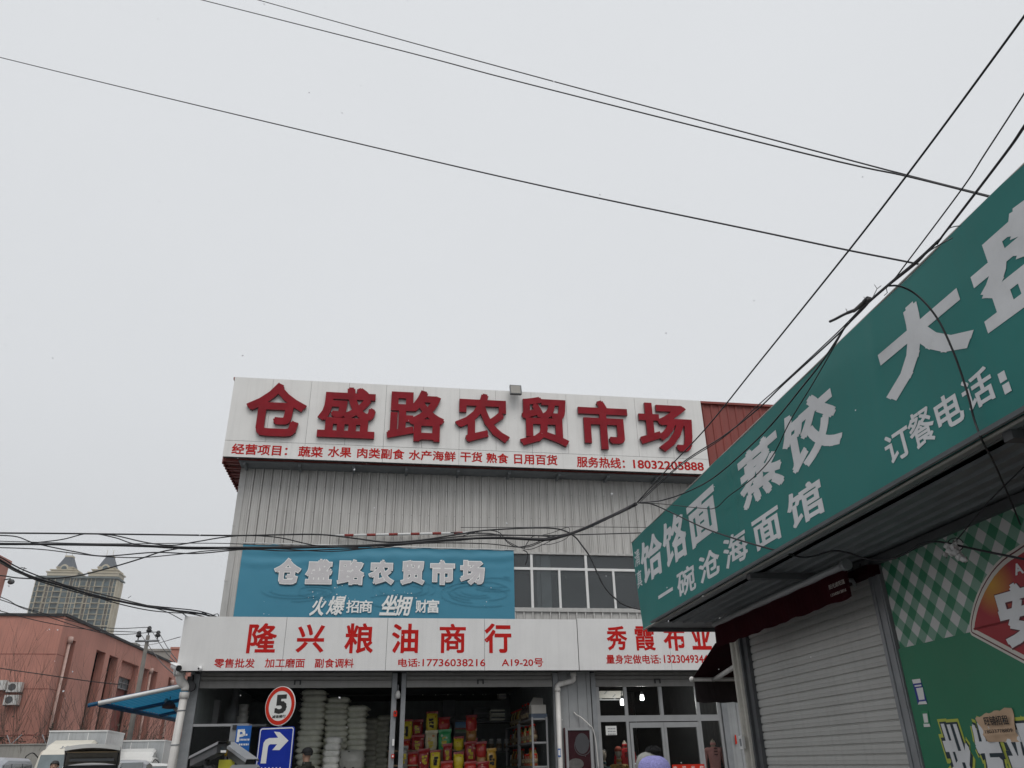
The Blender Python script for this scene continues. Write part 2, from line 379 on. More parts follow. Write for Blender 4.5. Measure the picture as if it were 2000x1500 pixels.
def put_glyph(mb, body, fr, wpl, box=None, rect=None, t=.003, offset=.03, spacing=1., shear=0, mi=(0, 0), grow=None, res=3, warp=None):
    V, fs = glyph_verts(body, offset, spacing, res)
    P = fit_rect(V, fr, wpl+t, box, shear) if box is not None else np.array(rect, float)
    uu = P[0]+(P[1]-P[0])*V[:, 0]; zz = P[2]+(P[3]-P[2])*V[:, 1]; uu = uu+shear*(zz-P[2])
    wv = [warp(u, z) if warp else 0 for u, z in zip(uu, zz)]
    A = [fr.pt(u, wpl+t+q, z) for u, z, q in zip(uu, zz, wv)]; B = [fr.pt(u, wpl+q, z) for u, z, q in zip(uu, zz, wv)]
    n = len(A); ed = {}
    for f in fs:
        for i in range(len(f)):
            k = (f[i], f[(i+1) % len(f)]); ed[k] = ed.get(k, 0)+1
    mb.mi = mi[0]; mb.add(A, fs)
    side = [(i, j, n+j, n+i) for (i, j) in ed if (j, i) not in ed]
    mb.mi = mi[1]; mb.add(A+B, side); mb.mi = 0
    return P

# ---------------------------------------------------------------- ground
W0 = Frame((0, 0, 0), (1, 0, 0), (0, -1, 0))
gm = MB(); n = 24
gv = [(-900+1800*i/n, -300+1500*j/n, 0) for j in range(n+1) for i in range(n+1)]
gm.add(gv, [(j*(n+1)+i, j*(n+1)+i+1, (j+1)*(n+1)+i+1, (j+1)*(n+1)+i) for j in range(n) for i in range(n)])
tag(gm.build('ground', M['yard_concrete'], root=(0, 0, 0)), 'grey wet concrete of the market yard', 'ground', kind='structure')  # unseen ground, its grey lightened to bounce light up into the shops

# ---------------------------------------------------------------- market hall (upper storey block)
UL, UR = -6.27, 13.0
WIN = (-0.6, 6.2); WZ = (4.72, 5.92)
hall = thing('market_hall', 'tall grey corrugated metal market hall with a red roof edge', 'building', F.pt(UL, 0, 0))
def corr_profile(u0, u1, period=.2, h=.034):
    pr = []; u = u0
    while u < u1-1e-6:
        for du, w_ in ((0, 0), (.040, 0), (.042, .007), (.050, .007), (.052, 0), (.082, 0), (.084, .007), (.092, .007), (.094, 0), (.124, 0), (.126, .007), (.134, .007), (.136, 0), (.150, 0), (.154, h), (.184, h), (.187, -.035), (.197, -.035)):
            if u+du < u1: pr.append((u+du, w_))
        u += period
    pr.append((u1, 0)); return pr
def corr_sheet(mb, fr, u0, u1, z0, z1, period=.2, h=.034):
    pr = corr_profile(u0, u1, period, h)
    mb.extrude_path([fr.pt(u, w_, z0) for u, w_ in pr], [fr.pt(u, w_, z1) for u, w_ in pr], [(u, z0) for u, _ in pr]+[(u, z1) for u, _ in pr])
mb = MB()
corr_sheet(mb, F, UL+.09, UR, WZ[1], 9.6)
corr_sheet(mb, F, UL+.09, WIN[0], 3.6, WZ[1]); corr_sheet(mb, F, WIN[0], WIN[1], 3.6, WZ[0]); corr_sheet(mb, F, WIN[1], UR, 3.6, WZ[1])
mb.box(F, UL, UL+.06, -24, -.02, 3.6, 9.6); mb.box(F, UR-.06, UR, -24, -.02, 3.6, 9.6); mb.box(F, UL+.06, UR-.06, -24.1, -24, 0, 9.6)
mb.build('wall', M['corr'], hall)
mb = MB(); mb.box(F, UL-.03, UL+.10, .003, .032, 3.6, 7.76); mb.box(F, UL-.034, UL-.002, -.12, .028, 3.6, 7.76)
for z in (5.2, 6.4, 7.3): mb.box(F, UL-.04, UL+.02, .033, .04, z, z+.02)
mb.build('corner_trim', M['corrtrim'], hall)
mb = MB()                                            # rivet lines across the sheets
for k in range(int((UR-UL)/.2)):
    for z in (6.75, 7.35):
        u = UL+.09+k*.2+.172
        mb.box(F, u-.006, u+.006, .0345, .039, z, z+.012)
mb.build('rivet', M['dsteel'], hall)
# red roof edge: parapet, its left return along the eave, the underside
mb = MB()
pr = []; u = -6.55
while u < UR: pr += [(u, .0), (u+.13, .0), (u+.15, .022), (u+.19, .022), (u+.21, 0)]; u += .22
mb.extrude_path([F.pt(u, .47+q, 7.80) for u, q in pr], [F.pt(u, .47+q, 9.74) for u, q in pr])
mb.box(F, -6.66, UR+.2, .40, .55, 9.742, 9.80); mb.box(F, -6.55, UR, .38, .46, 7.79, 9.74)
mb.build('parapet', M['redcorr'], hall)
mb = MB()
pr = []; q = .46
while q > -23: pr += [(q, 0), (q-.05, .035), (q-.10, .035), (q-.15, 0)]; q -= .18
mb.extrude_path([F.pt(-6.62-e_, q, 7.72) for q, e_ in pr], [F.pt(-6.62-e_, q, 9.74) for q, e_ in pr])
mb.box(F, -6.60, -6.56, -23, .46, 7.80, 9.74)
for k in range(100):
    mb.box(F, -6.62, -6.30, .36-k*.22, .46-k*.22, 7.765+(.018 if k % 2 else 0), 7.79+(.018 if k % 2 else 0))
mb.build('eave', M['redcorr'], hall)
mb = MB(); mb.box(F, -6.29, UR, .01, .46, 7.76, 7.785)
for k in range(16): mb.box(F, -6.2+k*1.2, -6.14+k*1.2, .04, .44, 7.70, 7.757)
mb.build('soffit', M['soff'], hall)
mb = MB(); mb.box(F, UL, UR, -24, .4, 9.6, 9.73); mb.build('roof', M['redcorr'], hall)
# long window
zt = F.px(1040, 1110)[1]
mb = MB(); fz = .035
mb.box(F, WIN[0]-.05, WIN[1]+.05, -.06, .045, WZ[0]-.09, WZ[0]-.005); mb.box(F, WIN[0]-.05, WIN[1]+.05, -.05, .03, WZ[1]+.005, WZ[1]+.05)
wf = mb.build('window', M['corrtrim'], hall)
mb = MB(); mb.box(F, WIN[0], WIN[1], -.05, .012, zt-fz, zt+fz*.6)
um = [F.px(1038, 1100)[0], F.px(1144, 1100)[0]]; st = um[1]-um[0]
mj = [um[0]+st*k for k in range(-1, 5)]
for u in mj:
    if WIN[0] < u < WIN[1]: mb.box(F, u-.028, u+.028, -.05, .016, WZ[0], WZ[1])
    if WIN[0] < u+st*.5 < WIN[1]: mb.box(F, u+st*.5-.025, u+st*.5+.025, -.05, .014, WZ[0], zt-fz)
mb.build('sash', M['white'], wf)
mb = MB(); mb.box(F, WIN[0], WIN[1], -.03, -.022, WZ[0], WZ[1]); mb.build('pane', G['up'], wf)
# dim upper room behind the window
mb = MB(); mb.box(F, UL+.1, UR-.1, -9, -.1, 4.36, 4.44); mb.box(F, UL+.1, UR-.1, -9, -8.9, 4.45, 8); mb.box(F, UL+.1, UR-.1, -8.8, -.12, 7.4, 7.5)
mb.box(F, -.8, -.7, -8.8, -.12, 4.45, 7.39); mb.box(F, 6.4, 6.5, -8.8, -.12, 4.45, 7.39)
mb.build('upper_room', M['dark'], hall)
mb = MB(); u0 = F.px(1058, 1150, -.16)[0]; u1 = F.px(1077, 1150, -.16)[0]; mb.box(F, u0, u1, -.55, -.16, 4.45, 7.39); mb.box(F, u0-.09, u0-.002, -.6, -.26, 4.45, 7.39)
pl = mb.build('inner_pillar', mat('pale_pillar', (.62, .60, .55), .7), hall)

# ---------------------------------------------------------------- shops annex (ground floor row in front)
AW = .40                                             # plane of the shop fronts
AL, AR = -6.62, 9.5
annex = thing('shop_row', 'single storey row of grey shop units below the market hall', 'building', F.pt(AL, AW, 0))
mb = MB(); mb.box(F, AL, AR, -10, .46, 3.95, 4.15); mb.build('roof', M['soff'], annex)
mb = MB()
mb.box(F, AL, AL+.08, -10, AW-.05, 0, 3.94); mb.box(F, AR-.08, AR, -10, AW, 0, 3.94); mb.box(F, AL+.08, AR-.08, -10.1, -10, 0, 3.94)
pr = []; u = .78
mb.build('outer_wall', M['inwall'], annex)
def ribbed(mb, fr, u0, u1, w_, z0, z1, p=.2):
    k = u0
    while k < u1-1e-4:
        e_ = min(k+p, u1); mb.box(fr, k+.004, e_-.004, w_-.03, w_, z0, z1); k = e_
    mb.box(fr, u0, u1, w_-.06, w_-.02, z0, z1)
mb = MB(); ribbed(mb, F, .80, 1.49, AW, 0, 3.9, .2)
mb.build('front_wall', mat('grey_shop_wall', (.30, .31, .315), .5, var=.06, streak=.25), annex)
mb = MB(); ribbed(mb, F, 4.47, 9.4, AW, 0, 3.9); mb.build('front_wall', MC['grey_shop_wall'], annex)
for u0, u1 in ((-6.60, -6.42), (-2.66, -2.56), (-2.47, -2.38), (.68, .79), (1.50, 1.60), (4.34, 4.46)):
    mb = MB(); mb.box(F, u0, u1, AW-.08, AW+.03, 0, 3.3); mb.build('post', M['steel'], annex)
mb = MB()
for u0, u1, d in ((-6.42, -2.67, 9.0), (-2.38, .68, 9.0), (1.6, 4.34, 6.0)):
    mb.box(F, u0-.2, u1+.2, -d, AW-.1, 3.42, 3.5)
    mb.box(F, u0-.06, u1+.06, -d-.1, -d, 0, 3.41)
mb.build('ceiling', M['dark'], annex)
mb = MB()
ribbed(mb, Frame(F.pt(0, -6.5, 0), F.ex, F.en), -6.45, 1.0, 0, 0, 3.25, .28)
ribbed(mb, Frame(F.pt(.80, 0, 0), F.en, -F.ex), -6.4, AW-.15, 0, 0, 3.41, .12)
ribbed(mb, Frame(F.pt(-6.43, 0, 0), F.en, F.ex), -6.4, AW-.15, 0, 0, 3.41, .12)
mb.build('inner_wall', M['inwall'], annex)
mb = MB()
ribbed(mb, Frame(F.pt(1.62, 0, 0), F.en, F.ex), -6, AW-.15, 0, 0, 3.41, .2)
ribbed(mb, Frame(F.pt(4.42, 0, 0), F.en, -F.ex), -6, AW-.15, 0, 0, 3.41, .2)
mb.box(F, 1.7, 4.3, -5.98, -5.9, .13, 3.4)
mb.build('shade_dark_wall', mat('shade_dark_wall', (.022, .023, .025), .8), annex)  # cloth shop walls coloured near black to stand in for indoor shade
mb = MB(); mb.box(F, AL+.1, AR-.1, -9.9, AW-.02, .002, .12); mb.build('floor', M['infloor'], annex)
mb = MB()                                             # dark transom lights along the top of the rear wall
zq = F.px(900, 1355, -6.4)[1]
mb.box(F, -6.3, .7, -6.44, -6.40, zq, 3.40); tr_ = mb.build('transom', M['dsteel'], annex)
mb = MB()
for x in (826, 851, 875, 900, 924, 943, 949, 972, 996): u = F.px(x, 1348, -6.39)[0]; mb.box(F, u-.012, u+.012, -6.399, -6.38, zq, 3.39)
mb.build('mullion', M['sack2'], tr_)
# rolled-up shutters: curtain ends hanging under the sign
def shutter_head(u0, u1, nm):
    mb = MB(); z = 3.42
    pr = []
    zz = 3.50
    while zz > 3.13: pr += [(.0, zz), (.014, zz-.02), (.014, zz-.05), (.0, zz-.07), (-.006, zz-.076)]; zz -= .08
    mb.extrude_path([F.pt(u0, AW-.02+w_, z) for w_, z in pr], [F.pt(u1, AW-.02+w_, z) for w_, z in pr])
    mb.box(F, u0, u1, AW-.09, AW-.03, 3.13, 3.5)
    o = mb.build(nm, M['slat'], annex)
    m2 = MB(); m2.box(F, u0, u1, AW-.06, AW+.005, 3.035, 3.125); m2.build('bottom_bar', M['slat'], o)
    m2 = MB(); uc = (u0+u1)/2; m2.box(F, uc-.07, uc-.04, AW+.006, AW+.02, 3.09, 3.16); m2.box(F, uc+.04, uc+.07, AW+.006, AW+.02, 3.09, 3.16); m2.box(F, uc-.07, uc+.07, AW+.006, AW+.02, 3.16, 3.18)
    m2.build('lock', M['black'], o)
for u0, u1 in ((-6.41, -2.67), (-2.37, .67), (1.61, 4.33)): shutter_head(u0, u1, 'roller_shutter')
# half-glazed side light of the first unit
mb = MB(); ul, ur = F.px(374, 1417, AW)[0], F.px(478, 1417, AW)[0]; zr = F.px(425, 1416.5, AW)[1]
mb.box(F, ul, ur, AW-.07, AW+.01, zr-.02, zr+.025); mb.box(F, ur-.03, ur+.05, AW-.07, AW, 0, zr-.021); mb.box(F, ul, ul+.03, AW-.07, AW, 0, zr-.021)
sf = mb.build('side_window', M['alu'], annex)
mb = MB(); mb.box(F, ul+.03, ur-.03, AW-.04, AW-.034, .1, zr-.021); mb.build('pane', glass_mat('dark_side_glass', (.32, .35, .35), .25), sf)
# glazed front of the cloth shop
U = lambda x, y: F.px(x, y, AW)[0]
Z = lambda x, y: F.px(x, y, AW)[1]
c0, c1, c2, c3, c4 = 1.61, U(1223, 1370), U(1292, 1370), U(1363, 1370), 4.33
zra, zrb = Z(1250, 1406), Z(1250, 1400)
mb = MB()
mb.box(F, c0, c4, AW-.08, AW-.02, zra-.03, zrb+.03)
for u in (c0+.03, c1, c2, c3, c4-.03): mb.box(F, u-.035, u+.035, AW-.08, AW-.02, zrb+.031, 3.03)
for u in (c0+.03, c1, c3, c4-.03): mb.box(F, u-.03, u+.03, AW-.08, AW-.02, .1, zra-.031)
cf = mb.build('shop_window', M['alu'], annex)
mb = MB(); mb.box(F, c0, c4, AW-.055, AW-.05, zrb+.03, 3.03); mb.box(F, c0, c1-.02, AW-.055, AW-.05, .1, zra-.03); mb.box(F, c3+.02, c4, AW-.055, AW-.05, .1, zra-.03)
mb.build('pane', G['shop'], cf)
for i, (d0, d1) in enumerate(((c1+.04, c2-.003), (c2+.003, c3-.04))):
    mb = MB(); zt_ = zra-.05
    mb.box(F, d0, d1, AW-.05, AW+.0, zt_-.10, zt_); mb.box(F, d0, d1, AW-.05, AW+.0, .12, .3)
    mb.box(F, d0, d0+.055, AW-.05, AW, .301, zt_-.101); mb.box(F, d1-.055, d1, AW-.05, AW, .301, zt_-.101)
    dr = mb.build('shop_door', M['alu'], annex)
    m2 = MB(); m2.box(F, d0+.056, d1-.056, AW-.03, AW-.024, .301, zt_-.101); m2.build('pane', G['shop'], dr)

# ---------------------------------------------------------------- signs on the market
USW = .64
def sign_panels(mb, fr, u0, u1, w_, z0, z1, cuts, t=.02, gap=.006):
    cs = [u0]+cuts+[u1]
    for p, q in zip(cs[:-1], cs[1:]): mb.box(fr, p+gap/2, q-gap/2, w_-t, w_, z0, z1)
us = thing('roof_sign', 'huge white roof sign with seven red market characters and a service line', 'sign', F.pt(-1, USW, 7.8))
ua, ub = F.px(459, 735, USW)[0], F.px(1368, 784, USW)[0]
zb, ztp = 7.80, 9.76; zs = F.px(436.7, 859.5, USW)[1]
mb = MB(); cw = (ub-ua)/13.0
sign_panels(mb, F, ua, ub, USW, zs+.004, ztp, [ua+cw*k for k in range(1, 13)])
sign_panels(mb, F, ua, ub, USW, zb, zs-.004, [ua+cw*2*k for k in range(1, 7)])
mb.build('panel', M['acm'] if False else M['acm2'], us)
mb = MB(); mb.box(F, ua+.01, ub-.01, USW-.12, USW-.022, zb+.01, ztp-.01); mb.build('backing_frame', M['seam'], us)
for ch, bx in zip('仓盛路农贸市场', ((481, 747, 599, 852.5), (618, 756.5, 734, 857), (754.8, 762, 868, 863), (889, 768.7, 996, 865), (1016, 775, 1112, 872.5), (1128.5, 782, 1225.5, 877.5), (1247, 786, 1352.6, 882))):
    m2 = MB(); put_glyph(m2, ch, F, USW+.02, bx, t=.07, offset=.030, mi=(0, 1)); m2.build('channel_letter', [M['dred'], M['dredside']], us)
letters(us, F, USW+.001, [(tx, bx, .022) for tx, bx in (('经营项目：', (452, 866, 562, 890)), ('蔬菜', (582, 871.5, 631, 893)), ('水果', (640, 872, 686, 893.5)), ('肉类副食', (697, 874.5, 790, 897.5)), ('水产海鲜', (798, 879, 890, 901)), ('干货', (899, 882.5, 942, 903)), ('熟食', (950, 884.5, 993, 905.5)), ('日用百货', (1004, 887, 1089, 909)), ('服务热线：', (1127, 892, 1221, 915)), ('18032205888', (1236, 898, 1375, 919.5)))], M['red'], t=.004)
# floodlight on the sign
fl = thing('floodlight', 'grey floodlight tilted down on the top edge of the roof sign', 'floodlight', F.pt(0, USW, ztp))
u0, u1 = F.px(995, 768, USW+.25)[0], F.px(1019, 768, USW+.25)[0]
zl0, zl1 = F.px(1005, 769, USW+.3)[1], F.px(1008, 752, USW+.2)[1]
mb = MB(); mb.add([F.pt(u0, USW+.30, zl0), F.pt(u1, USW+.30, zl0), F.pt(u1+.0, USW+.2, zl1), F.pt(u0+.02, USW+.2, zl1), F.pt(u0+.02, USW+.22, zl0-.0), F.pt(u1-.02, USW+.22, zl0-.0), F.pt(u1-.02, USW+.12, zl1), F.pt(u0+.02, USW+.12, zl1)],
       [(0,1,2,3),(7,6,5,4),(0,4,5,1),(1,5,6,2),(2,6,7,3),(3,7,4,0)]); mb.build('housing', M['dsteel'], fl)
mb = MB(); mb.tube([F.pt((u0+u1)/2, USW-.05, ztp-.1), F.pt((u0+u1)/2, USW-.02, ztp+.08), F.pt((u0+u1)/2, USW+.16, (zl0+zl1)/2)], .018); mb.build('bracket', M['dsteel'], fl)
mb = MB(); mb.add([F.pt(u0+.03, USW+.302, zl0+.02), F.pt(u1-.03, USW+.302, zl0+.02), F.pt(u1-.03, USW+.208, zl1-.02), F.pt(u0+.04, USW+.208, zl1-.02)], [(0,1,2,3)]); mb.build('lens', mat('flood_lens', (.16, .15, .13), .25), fl)

LSW = .89
def low_sign(name, label, u0, u1, cuts, z0, z1, lines):
    t = thing(name, label, 'sign', F.pt((u0+u1)/2, LSW, z0))
    mb = MB(); sign_panels(mb, F, u0, u1, LSW, z0, z1, cuts, gap=.007)
    mb.build('panel', M['acm'], t)
    mb = MB(); mb.box(F, u0+.01, u1-.01, LSW-.4, LSW-.022, z0+.01, z1-.01); mb.build('box_frame', M['seam'], t)
    letters(t, F, LSW+.0006, lines, M['red']); return t
l0, lm, lr = F.px(352, 1258, LSW)[0], F.px(1129, 1260, LSW)[0], 6.2
low_sign('shop_sign', 'white grain and oil shop sign with red characters, spanning two open units', l0, lm-.004, [F.px(555, 1260, LSW)[0], F.px(755, 1260, LSW)[0], F.px(946.5, 1260, LSW)[0]], 3.31, 4.325,
    [('隆', (480, 1217, 541, 1276), .022), ('兴', (577, 1219, 635, 1275), .025), ('粮', (672, 1217, 728, 1276), .022), ('油', (765.7, 1218, 817.5, 1275.5), .025), ('商', (858.7, 1218, 910, 1275.5), .022), ('行', (946, 1217.5, 998.7, 1275.5), .028),
     ('零售批发', (418, 1286, 497.5, 1304.5), .016), ('加工磨面', (516.4, 1286, 596, 1304), .016), ('副食调料', (614.7, 1286, 690.7, 1304), .016), ('电话:', (777.5, 1286, 820, 1302.5), .02), ('17736038216', (825, 1287, 948, 1301.5), .012), ('A19-20号', (980, 1285.5, 1061, 1302), .015)])
low_sign('shop_sign', 'white cloth shop sign with red characters, partly hidden by the green sign', lm+.004, lr, [F.px(1312, 1300, LSW)[0], 4.8], 3.31, 4.345,
    [('秀', (1185, 1222.5, 1225, 1270.5), .025), ('霞', (1239, 1223, 1281, 1270.5), .02), ('布', (1295.6, 1222, 1337, 1271), .028), ('业', (1349.6, 1219, 1391, 1269), .03), ('量身定做电话:', (1184, 1278.5, 1291, 1296.5), .016), ('1323049344', (1296, 1279, 1383, 1295), .018)])

# blue vinyl banner
bn = thing('vinyl_banner', 'blue vinyl banner with grey market characters hung above the grain shop sign', 'banner', F.pt(-3, .06, 4.4))
BW = .055
mb = MB(); nu, nz_ = 120, 40; b0, b1 = -6.02, -.045
V = []; UVs = []
for j in range(nz_+1):
    for i in range(nu+1):
        s_, t_ = i/nu, j/nz_
        z = 4.35 + t_*(1.66 - .045*math.sin(math.pi*s_)**2*0 - .028*abs(math.sin(s_*math.pi*9)))
        ff = t_**4
        wv = .012*math.sin(26*t_+5*s_+2*math.sin(4*s_))*ff + .010*math.sin(43*t_-7*s_+1.3*math.sin(9*s_))*ff + .003*math.sin(60*s_+14*t_)*t_ + .012*math.exp(-((t_-.72-.1*math.sin(3*s_))/.05)**2)*math.sin(2.5*s_+.5)
        V.append(F.pt(b0+(b1-b0)*s_, BW+wv, z)); UVs.append((s_*6, t_*1.66))
mb.add(V, [(j*(nu+1)+i, j*(nu+1)+i+1, (j+1)*(nu+1)+i+1, (j+1)*(nu+1)+i) for j in range(nz_) for i in range(nu)], UVs, smooth=True)
mb.build('vinyl_sheet', M['blueban'], bn)
mb = MB(); boxes = ((535, 1089, 589, 1141.5), (595, 1091.6, 650, 1141.5), (657.5, 1092, 712, 1142.7), (719, 1093, 770, 1142.7), (781.6, 1093.6, 829.5, 1143), (840, 1093, 889, 1142.7), (898, 1093.6, 947, 1142.7))
m1, m2, m3 = MB(), MB(), MB()
for ch, bx in zip('仓盛路农贸市场', boxes):
    P = put_glyph(m2, ch, F, BW+.0255, bx, t=.0008, offset=.07)
    put_glyph(m1, ch, F, BW+.0235, rect=(P[0]+.006, P[1]+.012, P[2]-.016, P[3]-.012), t=.0008, offset=.07)
    put_glyph(m3, ch, F, BW+.0275, rect=(P[0]+.018, P[1]-.018, P[2]+.018, P[3]-.018), t=.0008, offset=.04)
m1.build('letter_shade', M['banshade'], bn); m2.build('letter_outline', M['banline'], bn); m3.build('letter_fill', M['banfill'], bn)
mb = MB()
for tx, bx, of, sh in (('火', (604, 1166, 638, 1203), .035, .25), ('爆', (636, 1164, 676, 1201), .02, .2), ('招', (676, 1172, 702, 1197), .02, 0), ('商', (702, 1172, 728, 1197), .02, 0), ('坐', (740, 1162, 776, 1202), .03, .25), ('拥', (770, 1163, 807, 1203), .025, .2), ('财', (811, 1172, 834, 1197), .02, 0), ('富', (834, 1171, 858, 1197), .02, 0)):
    put_glyph(mb, tx, F, BW+.024, bx, t=.0008, offset=of, shear=sh)
for k in range(60):                                  # printed ink splashes about the brush characters
    x, y = random.gauss(random.choice((640, 660, 790)), 22), random.gauss(1172, 14); u, z = F.px(x, y, BW+.035); r_ = random.uniform(.004, .016)
    mb.disc(F, u, z, r_, r_*.8, BW+.024, BW+.0248, 6)
mb.build('slogan', M['banline'], bn)
mb = MB()                                            # printed contour waves
for k in range(7):
    cu, cz = random.uniform(-5.8, -.4), random.uniform(4.55, 5.6); rr = random.uniform(.2, .6)
    for q in range(3):
        ru, rz = rr*(1+.35*q), rr*.25*(1+.5*q); pts = []
        a0, a1 = random.uniform(0, 6), random.uniform(2, 5)
        for i in range(25):
            tt = a0+a1*i/24; u, z = cu+ru*math.cos(tt), cz+rz*math.sin(tt)
            if b0+.05 < u < b1-.05 and 4.4 < z < 5.92: pts.append((u, z))
        if len(pts) > 4:
            A = [F.pt(u, BW+.022, z) for u, z in pts]; B = [F.pt(u, BW+.0222, z-.012) for u, z in pts]; mb.extrude_path(A, B)
mb.build('wave_print', M['wave'], bn)
mb = MB(); mb.tube([F.pt(b0, BW+.0, 6.03), F.pt(b1, BW, 6.0)], .012); mb.build('top_rope', M['white'], bn)

# red and white pole
rw = thing('striped_pole', 'red and white striped barrier pole fixed across the wall above the blue banner', 'pole', F.pt(-2.5, .1, 6.2))
ua_, za_ = F.px(655, 1046, .12); ub_, zb_ = F.px(917, 1040.5, .12)
def along(s_): return F.pt(ua_+(ub_-ua_)*s_, .12, za_+(zb_-za_)*s_)
mb = MB(); mb.tube([along(0), along(1)], .028, 8); mb.build('pole', M['white'], rw)
for k in range(6):
    s0 = .066+k*.163; mb = MB(); mb.tube([along(s0), along(s0+.066)], .030, 8); mb.build('red_band', mat('faded_red', (.26, .035, .028), .6), rw)
mb = MB()
for s0 in (.12, .88):
    q = along(s0); mb.tube([q, q-F.en*.13], .014)
mb.build('bracket', M['steel'], rw)

# ---------------------------------------------------------------- noodle-shop row on the other side
def gingham():
    m = bpy.data.materials.new('green_gingham'); m.use_nodes = True; t = m.node_tree; n = t.nodes; p = n['Principled BSDF']; p.inputs['Roughness'].default_value = .5
    tc = n.new('ShaderNodeTexCoord'); mp = n.new('ShaderNodeMapping'); mp.inputs['Rotation'].default_value = (0, 0, math.radians(45)); mp.inputs['Scale'].default_value = (1/.155,)*3
    t.links.new(tc.outputs['UV'], mp.inputs[0]); sx = n.new('ShaderNodeSeparateXYZ'); t.links.new(mp.outputs[0], sx.inputs[0])
    def step(o):
        f = n.new('ShaderNodeMath'); f.operation = 'FRACT'; t.links.new(o, f.inputs[0])
        g = n.new('ShaderNodeMath'); g.operation = 'GREATER_THAN'; g.inputs[1].default_value = .5; t.links.new(f.outputs[0], g.inputs[0]); return g.outputs[0]
    A, B = step(sx.outputs[0]), step(sx.outputs[1])
    ad = n.new('ShaderNodeMath'); ad.operation = 'ADD'; t.links.new(A, ad.inputs[0]); t.links.new(B, ad.inputs[1])
    # fine weave hatch in the half-tone squares
    wv = n.new('ShaderNodeTexWave'); wv.wave_type = 'BANDS'; wv.inputs['Scale'].default_value = 26; t.links.new(mp.outputs[0], wv.inputs[0])
    dv = n.new('ShaderNodeMath'); dv.operation = 'MULTIPLY'; dv.inputs[1].default_value = .5; t.links.new(ad.outputs[0], dv.inputs[0])
    r = n.new('ShaderNodeValToRGB'); r.color_ramp.interpolation = 'CONSTANT'
    r.color_ramp.elements[0].color = (.50, .50, .49, 1); r.color_ramp.elements[1].position = .75; r.color_ramp.elements[1].color = (.022, .17, .085, 1)
    e = r.color_ramp.elements.new(.25); e.color = (.16, .29, .22, 1)
    t.links.new(dv.outputs[0], r.inputs[0]); t.links.new(r.outputs[0], p.inputs['Base Color']); return m
GING = gingham()
row = thing('noodle_shop_row', 'low shop building with a closed shutter and green printed wall panel', 'building', R.pt(.4, 0, 0))
mb = MB(); mb.box(R, .80, 11, -8, -.10, 0, 3.0); mb.box(R, .37, .80, -8, -.10, 0, 3.0); mb.box(R, .36, 11, -8, .0, 3.004, 3.85)
mb.box(R, 3.52, 11, -.099, -.005, 2.2, 3.0)
mb.build('wall', M['beige'], row)
mb = MB(); mb.box(R, .2, 11.2, -8.2, .5, 3.86, 3.93); mb.build('roof', M['soff'], row)
mb = MB()                                             # corrugated corner cladding
pr = [(.36, .0), (.41, .0), (.425, .03), (.47, .03), (.485, 0), (.56, 0), (.575, .03), (.60, .03), (.615, 0), (.645, 0)]
mb.extrude_path([R.pt(u, w_-.01, 0) for u, w_ in pr], [R.pt(u, w_-.01, 2.98) for u, w_ in pr]); mb.box(R, .36, .645, -.09, -.012, 0, 2.98)
for k in range(9):
    for u in (.45, .59): mb.box(R, u-.006, u+.006, .02, .026, .25+k*.31, .262+k*.31)
mb.build('corner_cladding', M['colw'], row)
mb = MB(); mb.box(R, .66, .70, -.095, .02, 0, 2.9); mb.box(R, .705, .80, -.095, -.01, 0, 2.9); mb.build('shutter_guide', M['dsteel'], row)
mb = MB()                                             # shutter curtain: curved slats
zz = 2.98; pr = []
while zz > .05:
    pr += [(-.060, zz), (-.050, zz-.004), (-.047, zz-.034), (-.050, zz-.036), (-.050, zz-.038), (-.047, zz-.040), (-.048, zz-.064), (-.062, zz-.067), (-.062, zz-.074)]; zz -= .076
mb.extrude_path([R.pt(.80, w_, z) for w_, z in pr], [R.pt(3.345, w_, z) for w_, z in pr])
mb.box(R, .80, 3.345, -.075, -.03, .0, .07)
mb.build('roller_shutter', M['rslat'], row)
mb = MB(); mb.box(R, 3.345, 3.50, -.09, .025, 0, 2.99); mb.box(R, 3.36, 3.40, .026, .034, 0, 2.99); mb.box(R, 3.46, 3.485, .026, .032, 0, 2.99); mb.build('post', M['steel'], row)
mb = MB(); mb.box(R, .36, 11, .001, .055, 2.93, 2.985); mb.build('beam', M['dsteel'], row)
mb = MB(); pr = []; k = .05                            # canopy underside: sheet ribs running along the street
while k < .84: pr += [(k, 0), (k+.075, 0), (k+.085, -.018), (k+.105, -.018), (k+.115, 0)]; k += .125
mb.extrude_path([R.pt(.42, w_, 3.0+q) for w_, q in pr], [R.pt(11, w_, 3.0+q) for w_, q in pr]); mb.box(R, .42, 11, .01, .83, 3.003, 3.02)
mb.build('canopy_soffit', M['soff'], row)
mb = MB(); mb.box(R, .42, 11, .80, .845, 2.975, 2.999); mb.build('canopy_edge', MC['dull_trim'] if 'dull_trim' in MC else M['steel'], row)
mb = MB(); mb.box(R, -.08, .415, -.02, .83, 2.996, 3.012); mb.build('canopy_end_sheet', mat('pale_end_sheet', (.30, .31, .315), .5, var=.15, dirt=.3), row)
for k in (.0, 2.95, 6.0, 9.0):
    mb = MB(); mb.box(R, k-.03, k+.03, .0, .83, 2.93, 2.98) if k else mb.box(R, .01, .05, .0, .83, 2.95, 2.99); mb.build('canopy_bracket', M['dsteel'], row)
mb = MB()                                             # pierced hinge plate by the post
q = [R.px(x, y, .06) for x, y in ((1659, 1086), (1672, 1074), (1690, 1073), (1697, 1117), (1682, 1122), (1676, 1110), (1668, 1116), (1664, 1100))]
mb.prism(R, q, .05, .06); mb.build('hinge_plate', M['steel'], row)
mb = MB()
